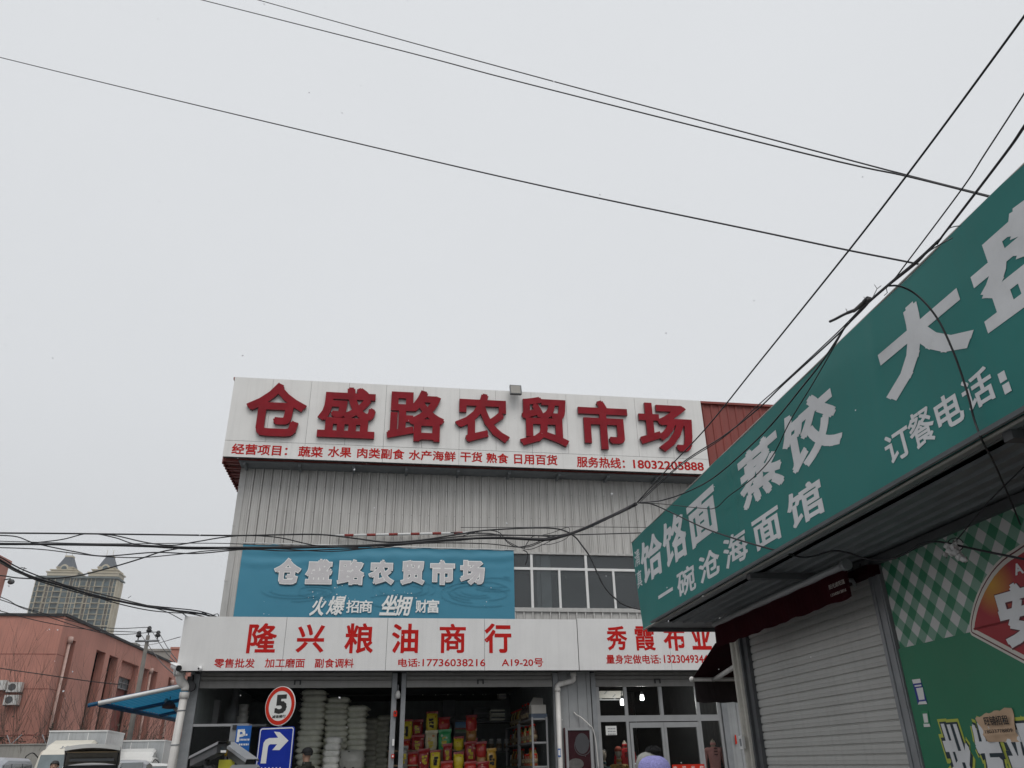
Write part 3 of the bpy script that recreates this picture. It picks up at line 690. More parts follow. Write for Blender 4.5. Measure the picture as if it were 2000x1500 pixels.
for x, y in ((1673, 1094), (1680, 1104), (1688, 1092), (1681, 1083), (1690, 1112)): u, z = R.px(x, y, .061); mb.disc(R, u, z, .010, .010, .0605, .063, 10)
mb.build('hole', M['black'], row)
# printed wall panel
pw = .012
zg = 2.31
mb = MB(); mb.box(R, 3.53, 10.5, -.004, pw, zg, 2.945); mb.build('gingham_print', GING, row)
mb = MB(); mb.box(R, 3.51, 10.5, -.004, pw+.002, 0, zg-.001); mb.build('wall_panel', M['gpanel'], row)
mb = MB(); u, z = R.px(1738, 1082, .02); mb.prism(R, [(u-.06, z-.02), (u+.05, z-.05), (u+.09, z-.01), (u-.02, z+.03)], .014, .018); mb.build('red_patch', M['sigred'], row)
# emblem on the panel: red shield with a cream border
cpx = [(844, 310), (760, 335), (700, 372), (640, 420), (590, 470), (540, 530), (495, 600), (450, 680), (417, 755), (390, 830), (370, 905), (355, 980), (348, 1040), (350, 1085), (358, 1110), (372, 1130)]
eo = [R.px(1820+x*.2133, 1000+y*.2133, pw) for x, y in cpx]
tip = R.px(1820+844*.2133, 1000+1385*.2133, pw)
um = eo[0][0] + .26
dz = (tip[1]-eo[-1][1])/(tip[0]-eo[-1][0])
eo[0] = (um, eo[0][1]+.045); eo.insert(1, (um-.16, eo[1][1]+.035))
out = eo + [(um, eo[-1][1]+dz*(um-eo[-1][0]))] + [(2*um-u, z) for u, z in eo[::-1][:-1]]
cx, cz = um, sum(z for _, z in out)/len(out)
def inset(poly, d):
    P = np.array(poly); n_ = len(P); o = []
    ar = sum(P[i][0]*P[(i+1) % n_][1]-P[(i+1) % n_][0]*P[i][1] for i in range(n_)); sg = 1 if ar > 0 else -1
    for i in range(n_):
        e1 = P[i]-P[i-1]; e2 = P[(i+1) % n_]-P[i]; e1 /= np.linalg.norm(e1)+1e-9; e2 /= np.linalg.norm(e2)+1e-9
        n1 = sg*np.array([-e1[1], e1[0]]); n2 = sg*np.array([-e2[1], e2[0]]); m_ = n1+n2; m_ /= np.linalg.norm(m_)+1e-9
        o.append(tuple(P[i]+m_*d/max(.5, m_ @ n1)))
    return o
mb = MB(); mb.prism(R, out, pw+.001, pw+.004); em = mb.build('emblem', mat('cream_print', (.55, .52, .47), .5), row)
mb = MB(); mb.prism(R, inset(out, .016), pw+.0045, pw+.006); mb.build('dark_border', mat('maroon_print', (.10, .012, .02), .5), em)
mb = MB(); mb.prism(R, inset(out, .026), pw+.0065, pw+.008); mb.build('pale_border', MC['cream_print'], em)
def emblem_mat():
    m = mat('emblem_red', (.30, .014, .022), .45, var=.06); t = m.node_tree; n = t.nodes; p = n['Principled BSDF']
    tc = n.new('ShaderNodeTexCoord'); mp = n.new('ShaderNodeMapping')
    gu, gz = R.px(1939, 1141, pw)
    mp.inputs['Location'].default_value = (-gu*3.2, -gz*3.2, 0); mp.inputs['Scale'].default_value = (3.2, 3.2, 0)
    t.links.new(tc.outputs['UV'], mp.inputs[0]); g = n.new('ShaderNodeTexGradient'); g.gradient_type = 'SPHERICAL'; t.links.new(mp.outputs[0], g.inputs[0])
    r = n.new('ShaderNodeValToRGB'); r.color_ramp.elements[0].position = .35; r.color_ramp.elements[0].color = (0, 0, 0, 1); r.color_ramp.elements[1].color = (.75, .75, .75, 1); t.links.new(g.outputs[0], r.inputs[0])
    x = n.new('ShaderNodeMixRGB'); x.inputs[2].default_value = (.55, .33, .02, 1); t.links.new(r.outputs[0], x.inputs[0])
    src = p.inputs['Base Color'].links[0].from_socket; t.links.new(src, x.inputs[1]); t.links.new(x.outputs[0], p.inputs['Base Color']); return m
mb = MB(); mb.prism(R, inset(out, .052), pw+.0085, pw+.010); mb.build('red_field', emblem_mat(), em)
mb = MB(); m2 = MB()
P = put_glyph(mb, '安', R, pw+.012, (1942, 1138, 2062, 1266), t=.002, offset=.045)
put_glyph(m2, '安', R, pw+.010, rect=(P[0]-.006, P[1]+.006, P[2]-.012, P[3]+.006), t=.0015, offset=.07)
put_glyph(mb, 'A', R, pw+.011, (1983, 1100, 2000, 1124), t=.002, offset=.03)
m2.build('letter_shade', MC['maroon_print'], em); mb.build('lettering', M['gletter'], em)
# wholesale lettering lower on the panel
m1, m2, m3 = MB(), MB(), MB()
du = .255
u0, _ = R.px(1850, 1440, pw); zt_ = R.px(1862, 1412, pw)[1]
for k, ch in enumerate('批发部'):
    rc = (u0+k*(du+.035), u0+du+k*(du+.035), zt_-.50, zt_)
    put_glyph(m3, ch, R, pw+.008, rect=rc, t=.002, offset=.03, shear=-.12)
    put_glyph(m2, ch, R, pw+.005, rect=(rc[0]-.012, rc[1]+.012, rc[2]-.012, rc[3]+.012), t=.002, offset=.10, shear=-.12)
    put_glyph(m1, ch, R, pw+.0025, rect=(rc[0]-.03, rc[1]+.03, rc[2]-.03, rc[3]+.03), t=.002, offset=.16, shear=-.12)
m1.build('letter_edge', mat('lime_print', (.42, .46, .07), .5), row); m2.build('letter_shade', mat('navy_print', (.012, .030, .040), .5), row); m3.build('lettering', M['gletter'], row)

# big green noodle sign
gs = thing('noodle_sign', 'long teal green fabric sign with white noodle and dumpling characters', 'sign', R.pt(0, .85, 2.99))
SW = .85
GZ0, GZ1 = 2.99, 4.065
def sign_wave(u, t_): return .004*math.sin(2.1*u+3*t_)*math.sin(math.pi*t_) + .003*math.sin(7*u-9*t_)*math.exp(-t_*7) + .004*math.sin(5.2*u)*math.exp(-(1-t_)*8) + .005*math.exp(-((u-5.05-.25*t_)/.05)**2)*t_ - .004*math.exp(-((u-2.95)/.03)**2)
mb = MB(); nu, nz_ = 330, 16; V = []; UVs = []
for j in range(nz_+1):
    t_ = j/nz_
    for i in range(nu+1):
        ul_ = -.08-.17*t_; u = ul_+(11-ul_)*i/nu
        wv = sign_wave(u, t_)
        V.append(R.pt(u, SW+wv, GZ0+(GZ1-GZ0)*t_+.006*math.sin(3.1*u)*(t_ > .99))); UVs.append((u, t_))
mb.add(V, [(j*(nu+1)+i, j*(nu+1)+i+1, (j+1)*(nu+1)+i+1, (j+1)*(nu+1)+i) for j in range(nz_) for i in range(nu)], UVs, smooth=True)
mb.build('sign_fabric', M['green'], gs)
mb = MB(); mb.add([R.pt(-.08, SW-.006, GZ0+.01), R.pt(11, SW-.006, GZ0+.01), R.pt(11, SW-.006, GZ1-.01), R.pt(-.24, SW-.006, GZ1-.01), R.pt(-.07, SW-.2, GZ0+.01), R.pt(11, SW-.2, GZ0+.01), R.pt(11, SW-.2, GZ1-.01), R.pt(-.23, SW-.2, GZ1-.01)],
    [(0,1,2,3),(7,6,5,4),(0,4,5,1),(1,5,6,2),(2,6,7,3),(3,7,4,0)]); mb.build('sign_frame', M['steel'], gs)
mb = MB(); mb.tube([R.pt(-.08, SW-.002, GZ0-.004), R.pt(5, SW-.002, GZ0-.008), R.pt(11, SW-.002, GZ0-.004)], .011, 6); mb.tube([R.pt(-.25, SW-.004, GZ1+.004), R.pt(11, SW-.004, GZ1+.004)], .007, 6); mb.build('edge_trim', mat('dull_trim', (.38, .37, .34), .6), gs)
lw = SW+.0022; SWARP = lambda u, z: sign_wave(u, (z-GZ0)/(GZ1-GZ0)); mb = MB()
gl = [('清', (1239.3, 1072, 1250, 1108), .01), ('真', (1244, 1113.5, 1255.3, 1150), .01), ('饸', (1252, 1042, 1293, 1139.5), .03), ('饹', (1294, 1004, 1341, 1108), .03), ('面', (1340, 945, 1402.5, 1073.6), .035),
      ('蒸', (1440, 839.6, 1532, 996), .035), ('饺', (1528, 757.7, 1644, 925.4), .035), ('一', (1286, 1146, 1314.5, 1170.6), .03), ('碗', (1321, 1103, 1359, 1165.7), .02), ('沧', (1364, 1074, 1405, 1139.5), .025), ('海', (1412.5, 1034, 1461, 1110.7), .02),
      ('面', (1468, 985.7, 1526.5, 1077.5), .025), ('馆', (1538, 935, 1610, 1032), .025), ('订', (1727, 830, 1773, 905), .02), ('餐', (1772, 793.6, 1826.5, 877.5), .015), ('电', (1822.6, 768, 1884, 835.7), .022), ('话', (1877, 715, 1945, 803), .02)]
letters(gs, R, lw, gl, M['gletter'], t=.0006, warp=SWARP)
P = put_glyph(mb, '大', R, lw, (1715.7, 562.4, 1903, 782.6), t=.0006, offset=.04, warp=SWARP)
wdt = P[1]-P[0]; ugap = .16
pu = R.px(1896, 545, lw)[0]
put_glyph(mb, '盘', R, lw, rect=(pu, pu+wdt, P[2]-.005, P[3]+.01), t=.0006, offset=.035, warp=SWARP)
put_glyph(mb, '鸡', R, lw, rect=(pu+wdt+ugap, pu+2*wdt+ugap, P[2]-.005, P[3]+.01), t=.0006, offset=.03, warp=SWARP)
for x, y in ((1958, 736), (1967, 758)):
    u, z = R.px(x, y, lw); mb.box(R, u-.022, u+.022, lw, lw+.002, z-.024, z+.024)
mb.build('lettering', M['gletter'], gs)

# dark red awning rolled up over the shutter
aw = thing('awning', 'retracted dark red fabric awning with pale front bar above the closed shutter', 'awning', R.pt(1.5, .3, 2.7))
A0, A1 = R.px(1395, 1220, .32), R.px(1648, 1105, .32)
mb = MB(); mb.tube([R.pt(A0[0], .32, A0[1]), R.pt(A1[0], .32, A1[1])], .030, 10); mb.build('front_bar', M['alu'], aw)
mb = MB(); d_ = .03; mb.tube([R.pt(A1[0]+.002, .32, A1[1]), R.pt(A1[0]+.05, .32, A1[1])], .043, 12); mb.build('end_cap', M['steel'], aw)
mb = MB(); top = []; bot = []
for k in range(41):
    s_ = k/40; u = A0[0]+.01+(A1[0]+.02-A0[0])*s_; z = A0[1]+(A1[1]-A0[1])*s_-.028
    sc = .011*abs(math.sin(s_*math.pi*9)); top.append(R.pt(u, .325+.008*math.sin(s_*37), z)); bot.append(R.pt(u, .33+.015*math.sin(s_*31), z-.205-sc+.05*(1-s_)*0))
mb.extrude_path(top, bot); mb.build('valance', M['awn'], aw)
mb = MB(); mb.box(R, A0[0]+.1, A1[0]-.02, .02, .12, 2.86, 2.93); mb.build('roller', M['awn'], aw)
mb = MB(); put_glyph(mb, '阳光遮阳篷', R, .35, (1618, 1131, 1650, 1152), t=.002, offset=.0); put_glyph(mb, '13343013816', R, .35, (1622, 1149, 1652.5, 1166), t=.002, offset=.0); mb.build('lettering', mat('faded_print', (.30, .28, .25), .6), aw)
for s_ in (.12, .86):
    u = A0[0]+(A1[0]-A0[0])*s_; mb = MB(); mb.tube([R.pt(u, .03, 2.85), R.pt(u+.25, .19, 2.83), R.pt(u, .31, A0[1]+(A1[1]-A0[1])*s_)], .017, 6); mb.build('folding_arm', M['steel'], aw)
# second awning let down from the end wall
UB = -1.15
E1 = Frame(R.pt(UB, 0, 0), -Rn, R.ex); E2 = Frame(R.pt(.34, 0, 0), -Rn, R.ex)
aw2 = thing('awning', 'dark red awning let down from the end wall over the cloth shop doorway', 'awning', R.pt(0, 0, 2.3))
bl, br = E1.px(1351, 1327), E1.px(1470, 1327); t0 = E2.px(1397, 1256)
zb_ = bl[1]
mb = MB(); mb.tube([E1.pt(bl[0], 0, zb_), E1.pt(2.6, 0, zb_)], .026, 10); mb.build('front_bar', M['pvc'], aw2)
mb = MB(); mb.ball(E1.pt(bl[0], 0, zb_), .035); mb.build('end_cap', M['pvc'], aw2)
mb = MB(); mb.extrude_path([E1.pt(bl[0]+.02+(2.58-bl[0])*k/8, 0, zb_+.02) for k in range(9)], [E2.pt(t0[0]+(2.6-t0[0])*k/8, 0, t0[1]) for k in range(9)]); mb.build('canopy', M['awn'], aw2)
mb = MB(); mb.extrude_path([E1.pt(bl[0]+.03+(2.5-bl[0])*k/30, .0, zb_-.02) for k in range(31)], [E1.pt(bl[0]+.03+(2.5-bl[0])*k/30, .02*math.sin(k*.9), zb_-.27-.015*abs(math.sin(k*1.1))) for k in range(31)]); mb.build('valance', mat('black_valance', (.02, .012, .013), .85), aw2)
mb = MB(); q = E1.px(1392, 1335, -.0); q2 = E2.px(1440, 1300)
mb.tube([E1.pt(q[0], .05, zb_-.01), E2.pt(q2[0], -.05, q2[1])], .028, 8); mb.build('folding_arm', M['pvc'], aw2)

# stickers and notice on the green panel
mb = MB(); mb.prism(R, [R.px(x, y, pw+.006) for x, y in ((1781, 1327.5), (1797, 1325.5), (1811, 1375), (1792.7, 1376))], pw+.004, pw+.006)
stk = mb.build('payment_sticker', mat('sticker_blue', (.012, .03, .24), .4)); tag(stk, 'narrow blue payment sticker taped to the green panel beside the grey post', 'sticker', 'stickers on the green panel')
mb = MB()
for q in (((1781, 1327.5), (1797, 1325.5), (1799, 1333.5), (1783.5, 1335.5)), ((1789, 1344), (1802, 1342.5), (1806, 1366), (1795, 1367.5)), ((1795, 1370.5), (1808, 1369), (1811, 1375), (1792.7, 1376)), ((1786, 1338.6), (1799, 1337), (1799.6, 1340), (1787, 1341.6))):
    mb.prism(R, [R.px(x, y, pw+.0068) for x, y in q], pw+.0062, pw+.0068)
mb.build('white_field', M['sigw'], stk)
mb = MB(); mb.prism(R, [R.px(x, y, pw+.006) for x, y in ((1799, 1388.5), (1812, 1388.5), (1817, 1419.5), (1804, 1420))], pw+.004, pw+.006)
stk = mb.build('payment_sticker', mat('sticker_green', (.02, .22, .10), .4)); tag(stk, 'small green payment sticker on the green panel, under the blue sticker', 'sticker', 'stickers on the green panel')
mb = MB()
for q in (((1802, 1394), (1810.5, 1393.5), (1813, 1411), (1805, 1411.5)), ((1803.5, 1413.5), (1815.5, 1413.5), (1817, 1419.5), (1804.5, 1420))): mb.prism(R, [R.px(x, y, pw+.0068) for x, y in q], pw+.0062, pw+.0068)
mb.build('white_field', M['sigw'], stk)
mb = MB()                                             # crumpled brown notice
c4 = [np.array(R.px(x, y, pw+.02)) for x, y in ((1903, 1400), (1973, 1381), (1989, 1449), (1929, 1449))]
V = []; nn = 14
for j in range(nn+1):
    for i in range(nn+1):
        s_, t_ = i/nn, j/nn; q = (c4[0]*(1-s_)+c4[1]*s_)*(1-t_)+(c4[3]*(1-s_)+c4[2]*s_)*t_
        if j == 0: q = q+np.array([0, .005*math.sin(i*1.7)-.008*(i < 3)])
        V.append(R.pt(q[0], pw+.016+.006*math.sin(9*t_+3*s_)+.010*math.exp(-((t_-.72)/.07)**2)+.003*math.sin(17*s_), q[1]))
mb.add(V, [(j*(nn+1)+i, j*(nn+1)+i+1, (j+1)*(nn+1)+i+1, (j+1)*(nn+1)+i) for j in range(nn) for i in range(nn)], smooth=True)
nb = mb.build('paper_notice', M['paper']); tag(nb, 'crumpled brown paper rental notice pasted over the wholesale lettering', 'notice')
mb = MB(); put_glyph(mb, '旺铺招租', R, pw+.031, (1920, 1397, 1971, 1417), t=.001, offset=.012); put_glyph(mb, '18033778809', R, pw+.031, (1923, 1422.5, 1977, 1432.5), t=.001, offset=.0); mb.build('lettering', M['ink'], nb)

# ---------------------------------------------------------------- overhead cables
def cab_pts(pts):
    """(x, y, depth) in photograph pixels; depth = distance Y, or ('w', offset) on a plane in front of the noodle row"""
    o = []
    for x, y, d in pts:
        if isinstance(d, tuple):
            u, z = R.px(x, y, d[1]); o.append(R.pt(u, d[1], z))
        else: o.append(at(x, y, d))
    return o
def lay(pts, n=6):
    P = spline(cab_pts(pts), n)                       # carry cables straight on past the picture's edges to where they would be fixed
    if (pts[0][0] <= -30 or pts[0][1] < 0) and not isinstance(pts[0][2], tuple): d = P[0]-P[2]; P.insert(0, P[0]+d/np.linalg.norm(d)*9)
    if pts[-1][0] >= 2035 and isinstance(pts[-1][2], tuple) and pts[-1][2][1] > .5: d = P[-1]-P[-3]; P.append(P[-1]+d/np.linalg.norm(d)*2.5)
    return P
def rad(P, px):                                       # cable radius that reads px wide where it hangs
    k = np.mean([(p-EYE) @ FW for p in P]); return px*k/FPX/2
def cable(label, pts, px=3., group=None, m='cable', name='overhead_cable', n=6):
    P = lay(pts, n); mb = MB(); mb.tube(P, rad(P[len(P)//3:2*len(P)//3+1], px), 6)
    return tag(mb.build(name, M[m]), label, 'cable', group)
def bundle(label, strands, group=None, name='cable_bundle'):
    P0 = cab_pts(strands[0][0]); t = thing(name, label, 'cables', P0[0], group)
    for pts, px, *m in strands:
        P = lay(pts); mb = MB(); mb.tube(P, rad(P[len(P)//3:2*len(P)//3+1], px), 6); mb.build('strand', M[m[0] if m else 'cable'], t)
    return t
def const(pts, d): return [(x, y, d) for x, y in pts]
def ramp(pts, d0, d1):
    x0, x1 = pts[0][0], pts[-1][0]
    return [(x, y, 1/(1/d0+(1/d1-1/d0)*(x-x0)/(x1-x0))) for x, y in pts]
cable('long thin sky wire, upper of the close pair', ramp([(380, -37), (505, 0), (1000, 137), (1612, 300), (1766, 340.5), (1934, 383), (2060, 412)], 10.5, 5.2), 2.6, 'sky wires')
cable('long thin sky wire, lower of the close pair', ramp([(300, -24), (395, 0), (800, 103), (1000, 156), (1573, 300), (1770, 344), (1934, 385), (2060, 416)], 10.3, 5.0), 2.6, 'sky wires')
cable('lone sagging sky wire crossing the whole sky below the close pair', ramp([(-60, 97), (0, 112), (200, 161), (500, 233), (1000, 350), (1480, 451.5), (1658, 489), (1799, 517), (1950, 552)], 12.5, 5.6), 2.6, 'sky wires')
W1, W2 = ('w', 1.35), ('w', 1.22)
cable('thick straight black cable rising steeply from the hub to the upper frame edge', [(1241, 985, W1), (1300, 920, W1), (1380, 835, W1), (1480, 711, W1), (1658, 489, W1), (1803, 300, W1), (2000, 32, W1), (2040, -25, W1)], 3.4, 'cables rising from the hub', n=8)
cable('slim cable leaving the splice and rising beside the thick double cable', [(1700, 588, W2), (1743.6, 548, W2), (1771, 513, W2), (1878.8, 369, W2), (1924, 300, W2), (2000, 183, W2), (2040, 120, W2)], 3., 'cables rising from the hub')
bundle('tied cable bundle climbing past the green sign edge, with a splice hanging from it', [
    ([(1241, 985, W2), (1330, 906, W2), (1411, 853, W2), (1480, 799, W2), (1532, 749, W2), (1636, 654, W2), (1685, 602, W2), (1737, 556, W2), (1785, 516, W2), (1827, 477, W2), (1851, 447, W2), (1963, 300, W2), (2000, 246, W2), (2040, 190, W2)], 3.6),
    ([(1244, 986, W2), (1330, 909, W2), (1411, 856, W2), (1480, 792, W2), (1532, 746, W2), (1636, 649, W2), (1685, 599, W2), (1737, 553, W2), (1785, 513, W2), (1827, 474, W2), (1853, 446, W2), (1965, 300, W2), (2003, 246, W2), (2040, 194, W2)], 2.6),
    ([(1640, 650, W2), (1690, 600, W2), (1702, 584, W2), (1737, 557, W2), (1790, 515, W2), (1813, 492, W2), (1844, 473, W2), (1860, 465, ('w', .9))], 2.2),
    ([(1830, 478, W2), (1851, 449, W2), (1862, 443, W2), (1876, 441, ('w', .9))], 2.2)], 'cables rising from the hub')
cj = thing('cable_splice', 'taped cable splice with a cut black end sticking out below the bundle', 'splice', cab_pts([(1690, 590, W2)])[0])
P = cab_pts([(1700, 583, W2), (1684, 594, W2), (1667, 608, W2)]); mb = MB(); mb.tube(P, [.010, .013, .009], 8); mb.build('sleeve', M['cablegrey'], cj)
P = lay([(1669, 606, W2), (1658, 610, W2), (1645, 616, W2), (1632, 623, W2), (1621, 628, W2)]); mb = MB(); mb.tube(P, [.010 if i < 8 else .008 for i in range(len(P))], 8); mb.build('cut_end', M['cable'], cj)
mb = MB()
for q in ([(1705, 580), (1713, 564), (1708, 556)], [(1713, 564), (1721, 558)], [(1693, 588), (1687, 580)], [(1731, 562), (1733, 572), (1727, 577)], [(1656, 611), (1652, 603)]):
    mb.tube(cab_pts([(x, y, W2) for x, y in q]), .0022, 4)
mb.build('tie_wire', M['cablegrey'], cj)
mb = MB(); mb.tube(cab_pts([(1696, 583, W2), (1688, 591, W2)]), .015, 8); mb.build('tape', M['cable'], cj)
WF = ('w', .93); WG = ('w', 1.0)
cable('black cable curving down across the big noodle characters back to the hub', [(1655, 632, W2), (1610, 700, WG), (1571, 750.7, WF), (1493, 844, WF), (1403, 926, WF), (1349, 957.7, WG), (1294, 977, W2), (1251, 981.6, W2)], 2.8, 'cables drooping across the green sign')
cable('thinner cable sagging lower across the noodle characters back to the hub', [(1650, 640, W2), (1590, 745, WG), (1544, 821, WF), (1508.6, 891, WF), (1470, 934, WF), (1423, 969, WF), (1397.5, 991.7, WF), (1368, 992.5, WF), (1298, 984.7, WG), (1259, 982.7, W2)], 2.0, 'cables drooping across the green sign')
cable('thick cable arching down over the single large character to the sign bottom', [(1734.8, 558, W2), (1757, 559, ('w', 1.1)), (1785, 572, ('w', 1.02)), (1812.8, 598, ('w', .98)), (1837, 632.8, ('w', .95)), (1861, 684.8, ('w', .93)), (1878.7, 733.4, ('w', .91)), (1892.6, 778.5, ('w', .9)), (1903, 820, ('w', .89)), (1920, 864, ('w', .88)), (1941, 903, ('w', .6)), (1965, 957, ('w', .3)), (1980, 992, ('w', .16)), (1993, 1025, ('w', .1))], 4.2, 'cables drooping across the green sign')
cable('thick cable crossing the small noodle characters and looping below the canopy to the rag', [(1247, 982, W2), (1274.6, 985, ('w', 1.1)), (1317.5, 1004, ('w', .95)), (1376, 1031.5, WF), (1438, 1053, WF), (1500, 1071, ('w', .9)), (1532, 1079, ('w', .82)), (1563, 1088, ('w', .68)), (1590.5, 1086, ('w', .58)), (1625.6, 1076, ('w', .5)), (1657, 1080, ('w', .45)), (1696, 1092, ('w', .4)), (1739, 1092, ('w', .36)), (1774, 1078, ('w', .33)), (1797, 1063, ('w', .3)), (1828, 1058, ('w', .28)), (1860, 1063, ('w', .27)), (1925, 1077, ('w', .26)), (2000, 1092, ('w', .26)), (2060, 1104, ('w', .26))], 3.8, 'cables drooping across the green sign', m='cable')
cable('thin wire running from the white rag up under the canopy', [(1848, 1090, ('w', .24)), (1862, 1062, ('w', .27)), (1876, 1046, ('w', .3)), (1934, 977, ('w', .36)), (2000, 912, ('w', .42)), (2050, 862, ('w', .46))], 2.4, None, name='thin_wire')
mb = MB(); P = [R.pt(*(lambda q: (q[0], .28, q[1]))(R.px(1866+16*math.cos(t_), 1064+13*math.sin(t_), .28))) for t_ in np.linspace(.4, 6.0, 22)]
mb.tube(P, .0032, 5); tag(mb.build('wire_loop', M['cable']), 'small loop of black wire coiled at the white rag', 'wire')
mb = MB(); rr = random.Random(4)
for k, (x, y, s_) in enumerate(((1851, 1066, .02), (1857, 1074, .024), (1863, 1068, .022), (1868, 1080, .024), (1876, 1088, .02), (1883, 1093, .018), (1846, 1082, .014), (1866, 1060, .014), (1860, 1080, .018))):
    u, z = R.px(x, y, .30); mb.ball(R.pt(u, .30, z), s_*1.2, s_*.9, s_*1.0, 8)
v = np.array(mb.v); mb.v = [tuple(q + np.array([rr.uniform(-.008, .008) for _ in range(3)])) for q in v]
tag(mb.build('white_rag', M['cloth']), 'torn white plastic rag knotted on the cable in front of the checked panel', 'rag')

# the bundles across the market front
D0 = 12.5
def dd(x): return 12.2 + .9*max(0, min(1, x/1100.)) - max(0, (x-1100)/140.)*2.6
def xf(pts): return [(x, y, dd(x)) for x, y in pts]
hubu, hubz = R.px(1241, 985, 1.22); HP = R.pt(hubu, 1.22, hubz); HY = HP[1]
def xe(pts):                                          # strands that end at the hub by the sign corner
    return [(x, y, 13.1+(HY-13.1)*max(0, min(1, (x-1100)/141.))) for x, y in pts]
left = [(-60, 1040), (0, 1041), (128, 1042), (288, 1044), (457, 1046), (541, 1044.5), (625, 1044), (690, 1051), (757, 1059), (825, 1054.5), (892, 1044), (946, 1036), (1024, 1031.5), (1074, 1031.5), (1101, 1036), (1123, 1048.6), (1135.6, 1064), (1152, 1087), (1165.5, 1116.7), (1181.7, 1147.8), (1200.6, 1168), (1219.5, 1181.5), (1250, 1190), (1290, 1194)]
cable('black cable swinging along the market front and looping down past the upper window', [(x, y, dd(min(x, 1100))) for x, y in left], 3.0, 'cables across the market front', n=5)
trunk = [(-60, 1062), (0, 1062), (224, 1065), (368, 1069.6), (480, 1069.6), (600, 1069), (690, 1067), (760, 1064), (830, 1058), (900, 1053), (980, 1050), (1064, 1054), (1101.5, 1047), (1132.5, 1036), (1172.8, 1017.6), (1210, 1000.6), (1241, 985)]
tw = lambda ps, dy, k: [(x, y+dy*math.sin(x*.013+k), d) for x, y, d in ps]
bundle('main black cable bundle strung level across the market front into the hub', [
    (xe(trunk), 4.6), (tw(xe(trunk), 2.2, 1), 2.4), (tw(xe(trunk), 2.6, 3.2), 2.2),
    (xe([(-60, 1069), (0, 1069.6), (80, 1073), (154, 1082), (205, 1087), (272, 1089), (345, 1083), (416, 1075), (520, 1071), (640, 1077), (720, 1071), (830, 1061), (950, 1062), (1024, 1069), (1064, 1056), (1132, 1038), (1210, 1002), (1243, 986)]), 2.0),
    (xe([(-60, 1046), (25, 1047), (70, 1061.6), (154, 1079), (205, 1086), (300, 1079), (384, 1081), (480, 1073), (560, 1076), (650, 1073), (745, 1069), (830, 1056), (914, 1047), (1036, 1045.5), (1101, 1048), (1172, 1019), (1241, 986)]), 2.4)], 'cables across the market front')
cable('slack strand rising and falling between the two level bundles over the pink building', xf([(60, 1061), (121.6, 1053.6), (173, 1042), (224, 1050), (265.6, 1063), (336, 1068), (420, 1069)]), 2.2, 'cables across the market front')
cable('slack strand dipping from the upper cable and rising to the wall corner', xf([(200, 1043), (230, 1047), (288, 1060), (336, 1065), (384, 1058), (432, 1050), (480, 1046), (545, 1050), (620, 1066), (700, 1070)]), 2.4, 'cables across the market front')
cable('thin straight strand along the top of the level bundle', xf([(-60, 1056), (0, 1057), (200, 1062), (420, 1061), (560, 1066), (760, 1063), (900, 1056)]), 1.6, 'cables across the market front')
cable('thin strand beside the striped pole running level to the green sign', [(x, y, 13.4) for x, y in ((880, 1040), (946, 1043), (1040, 1046), (1140, 1044), (1247, 1041), (1300, 1040))], 2.2, 'cables across the market front')
cable('hair thin wire level with the top of the striped pole', [(x, y, 13.6) for x, y in ((900, 1030), (1000, 1030), (1120, 1029), (1262, 1030), (1300, 1030))], 1.2, 'cables across the market front')
bundle('knot of loose thin wires hanging below the hub over the window corner', [
    ([(x, y, 13.2) for x, y in ((905, 1046), (946, 1036), (975, 1040), (990, 1058), (1010, 1068), (1040, 1063), (1070, 1050), (1110, 1042))], 1.8),
    ([(x, y, 13.25) for x, y in ((930, 1040), (970, 1044), (1000, 1062), (1030, 1073), (1055, 1066), (1090, 1049))], 1.4),
    ([(x, y, 13.15) for x, y in ((1024, 1071), (1030, 1060), (1040, 1048), (1052, 1047), (1050, 1056))], 1.6),
    ([(x, y, 13.3) for x, y in ((1022, 1074), (1030, 1080), (1029, 1095), (1026, 1103))], 2.2),
    ([(x, y, 13.1) for x, y in ((1060, 1045), (1080, 1040), (1110, 1030), (1108, 1050), (1080, 1062), (1056, 1064))], 1.2)], 'cables across the market front')
cable('long slack cable from the frame edge dipping over the tower and rising to the bundle', ramp([(-60, 1121), (0, 1124), (38, 1129), (96, 1130), (154, 1124), (218, 1108), (272, 1092), (314, 1078), (350, 1071)], 13, 12.4), 2.6, 'cables over the pink building')
tk = [(-60, 1060), (0, 1093.6), (32, 1113), (70, 1129), (128, 1146), (179, 1161), (230, 1173.6), (288, 1185), (339, 1192), (384, 1197), (413, 1204), (430, 1211)]
bundle('thick frayed cable bundle sloping down across the tower to the shop sign', [
    (ramp(tk, 11.5, 16.5), 3.8, 'cable'), (tw(ramp(tk, 11.5, 16.5), 4.5, 0), 2.4, 'cable'), (tw(ramp(tk, 11.5, 16.5), 5.5, 2.1), 2.6, 'cablegrey'), (tw(ramp(tk, 11.4, 16.5), 6.5, 4.2), 2.2, 'cable'),
    (ramp([(230, 1172), (288, 1184), (330, 1189), (350, 1194), (366, 1205)], 14.6, 16.0), 1.8), (ramp([(288, 1184), (325, 1195), (356, 1211)], 15.2, 16.0), 1.4),
    (ramp([(339, 1191), (384, 1198), (398, 1197), (410, 1203), (425, 1199), (427, 1210)], 15.8, 16.8), 1.6)], 'cables over the pink building')
mb = MB()
for q in ([(36, 1112), (42, 1108), (52, 1111)], [(44, 1118), (48, 1108)], [(250, 1168), (256, 1164)], [(176, 1155), (171, 1160)]): mb.tube(cab_pts([(x, y, 12.5+x*.011) for x, y in q]), .006, 4)
tag(mb.build('tie_wire', M['cablegrey']), 'loose tie wire ends sticking up from the thick frayed bundle', 'wire')

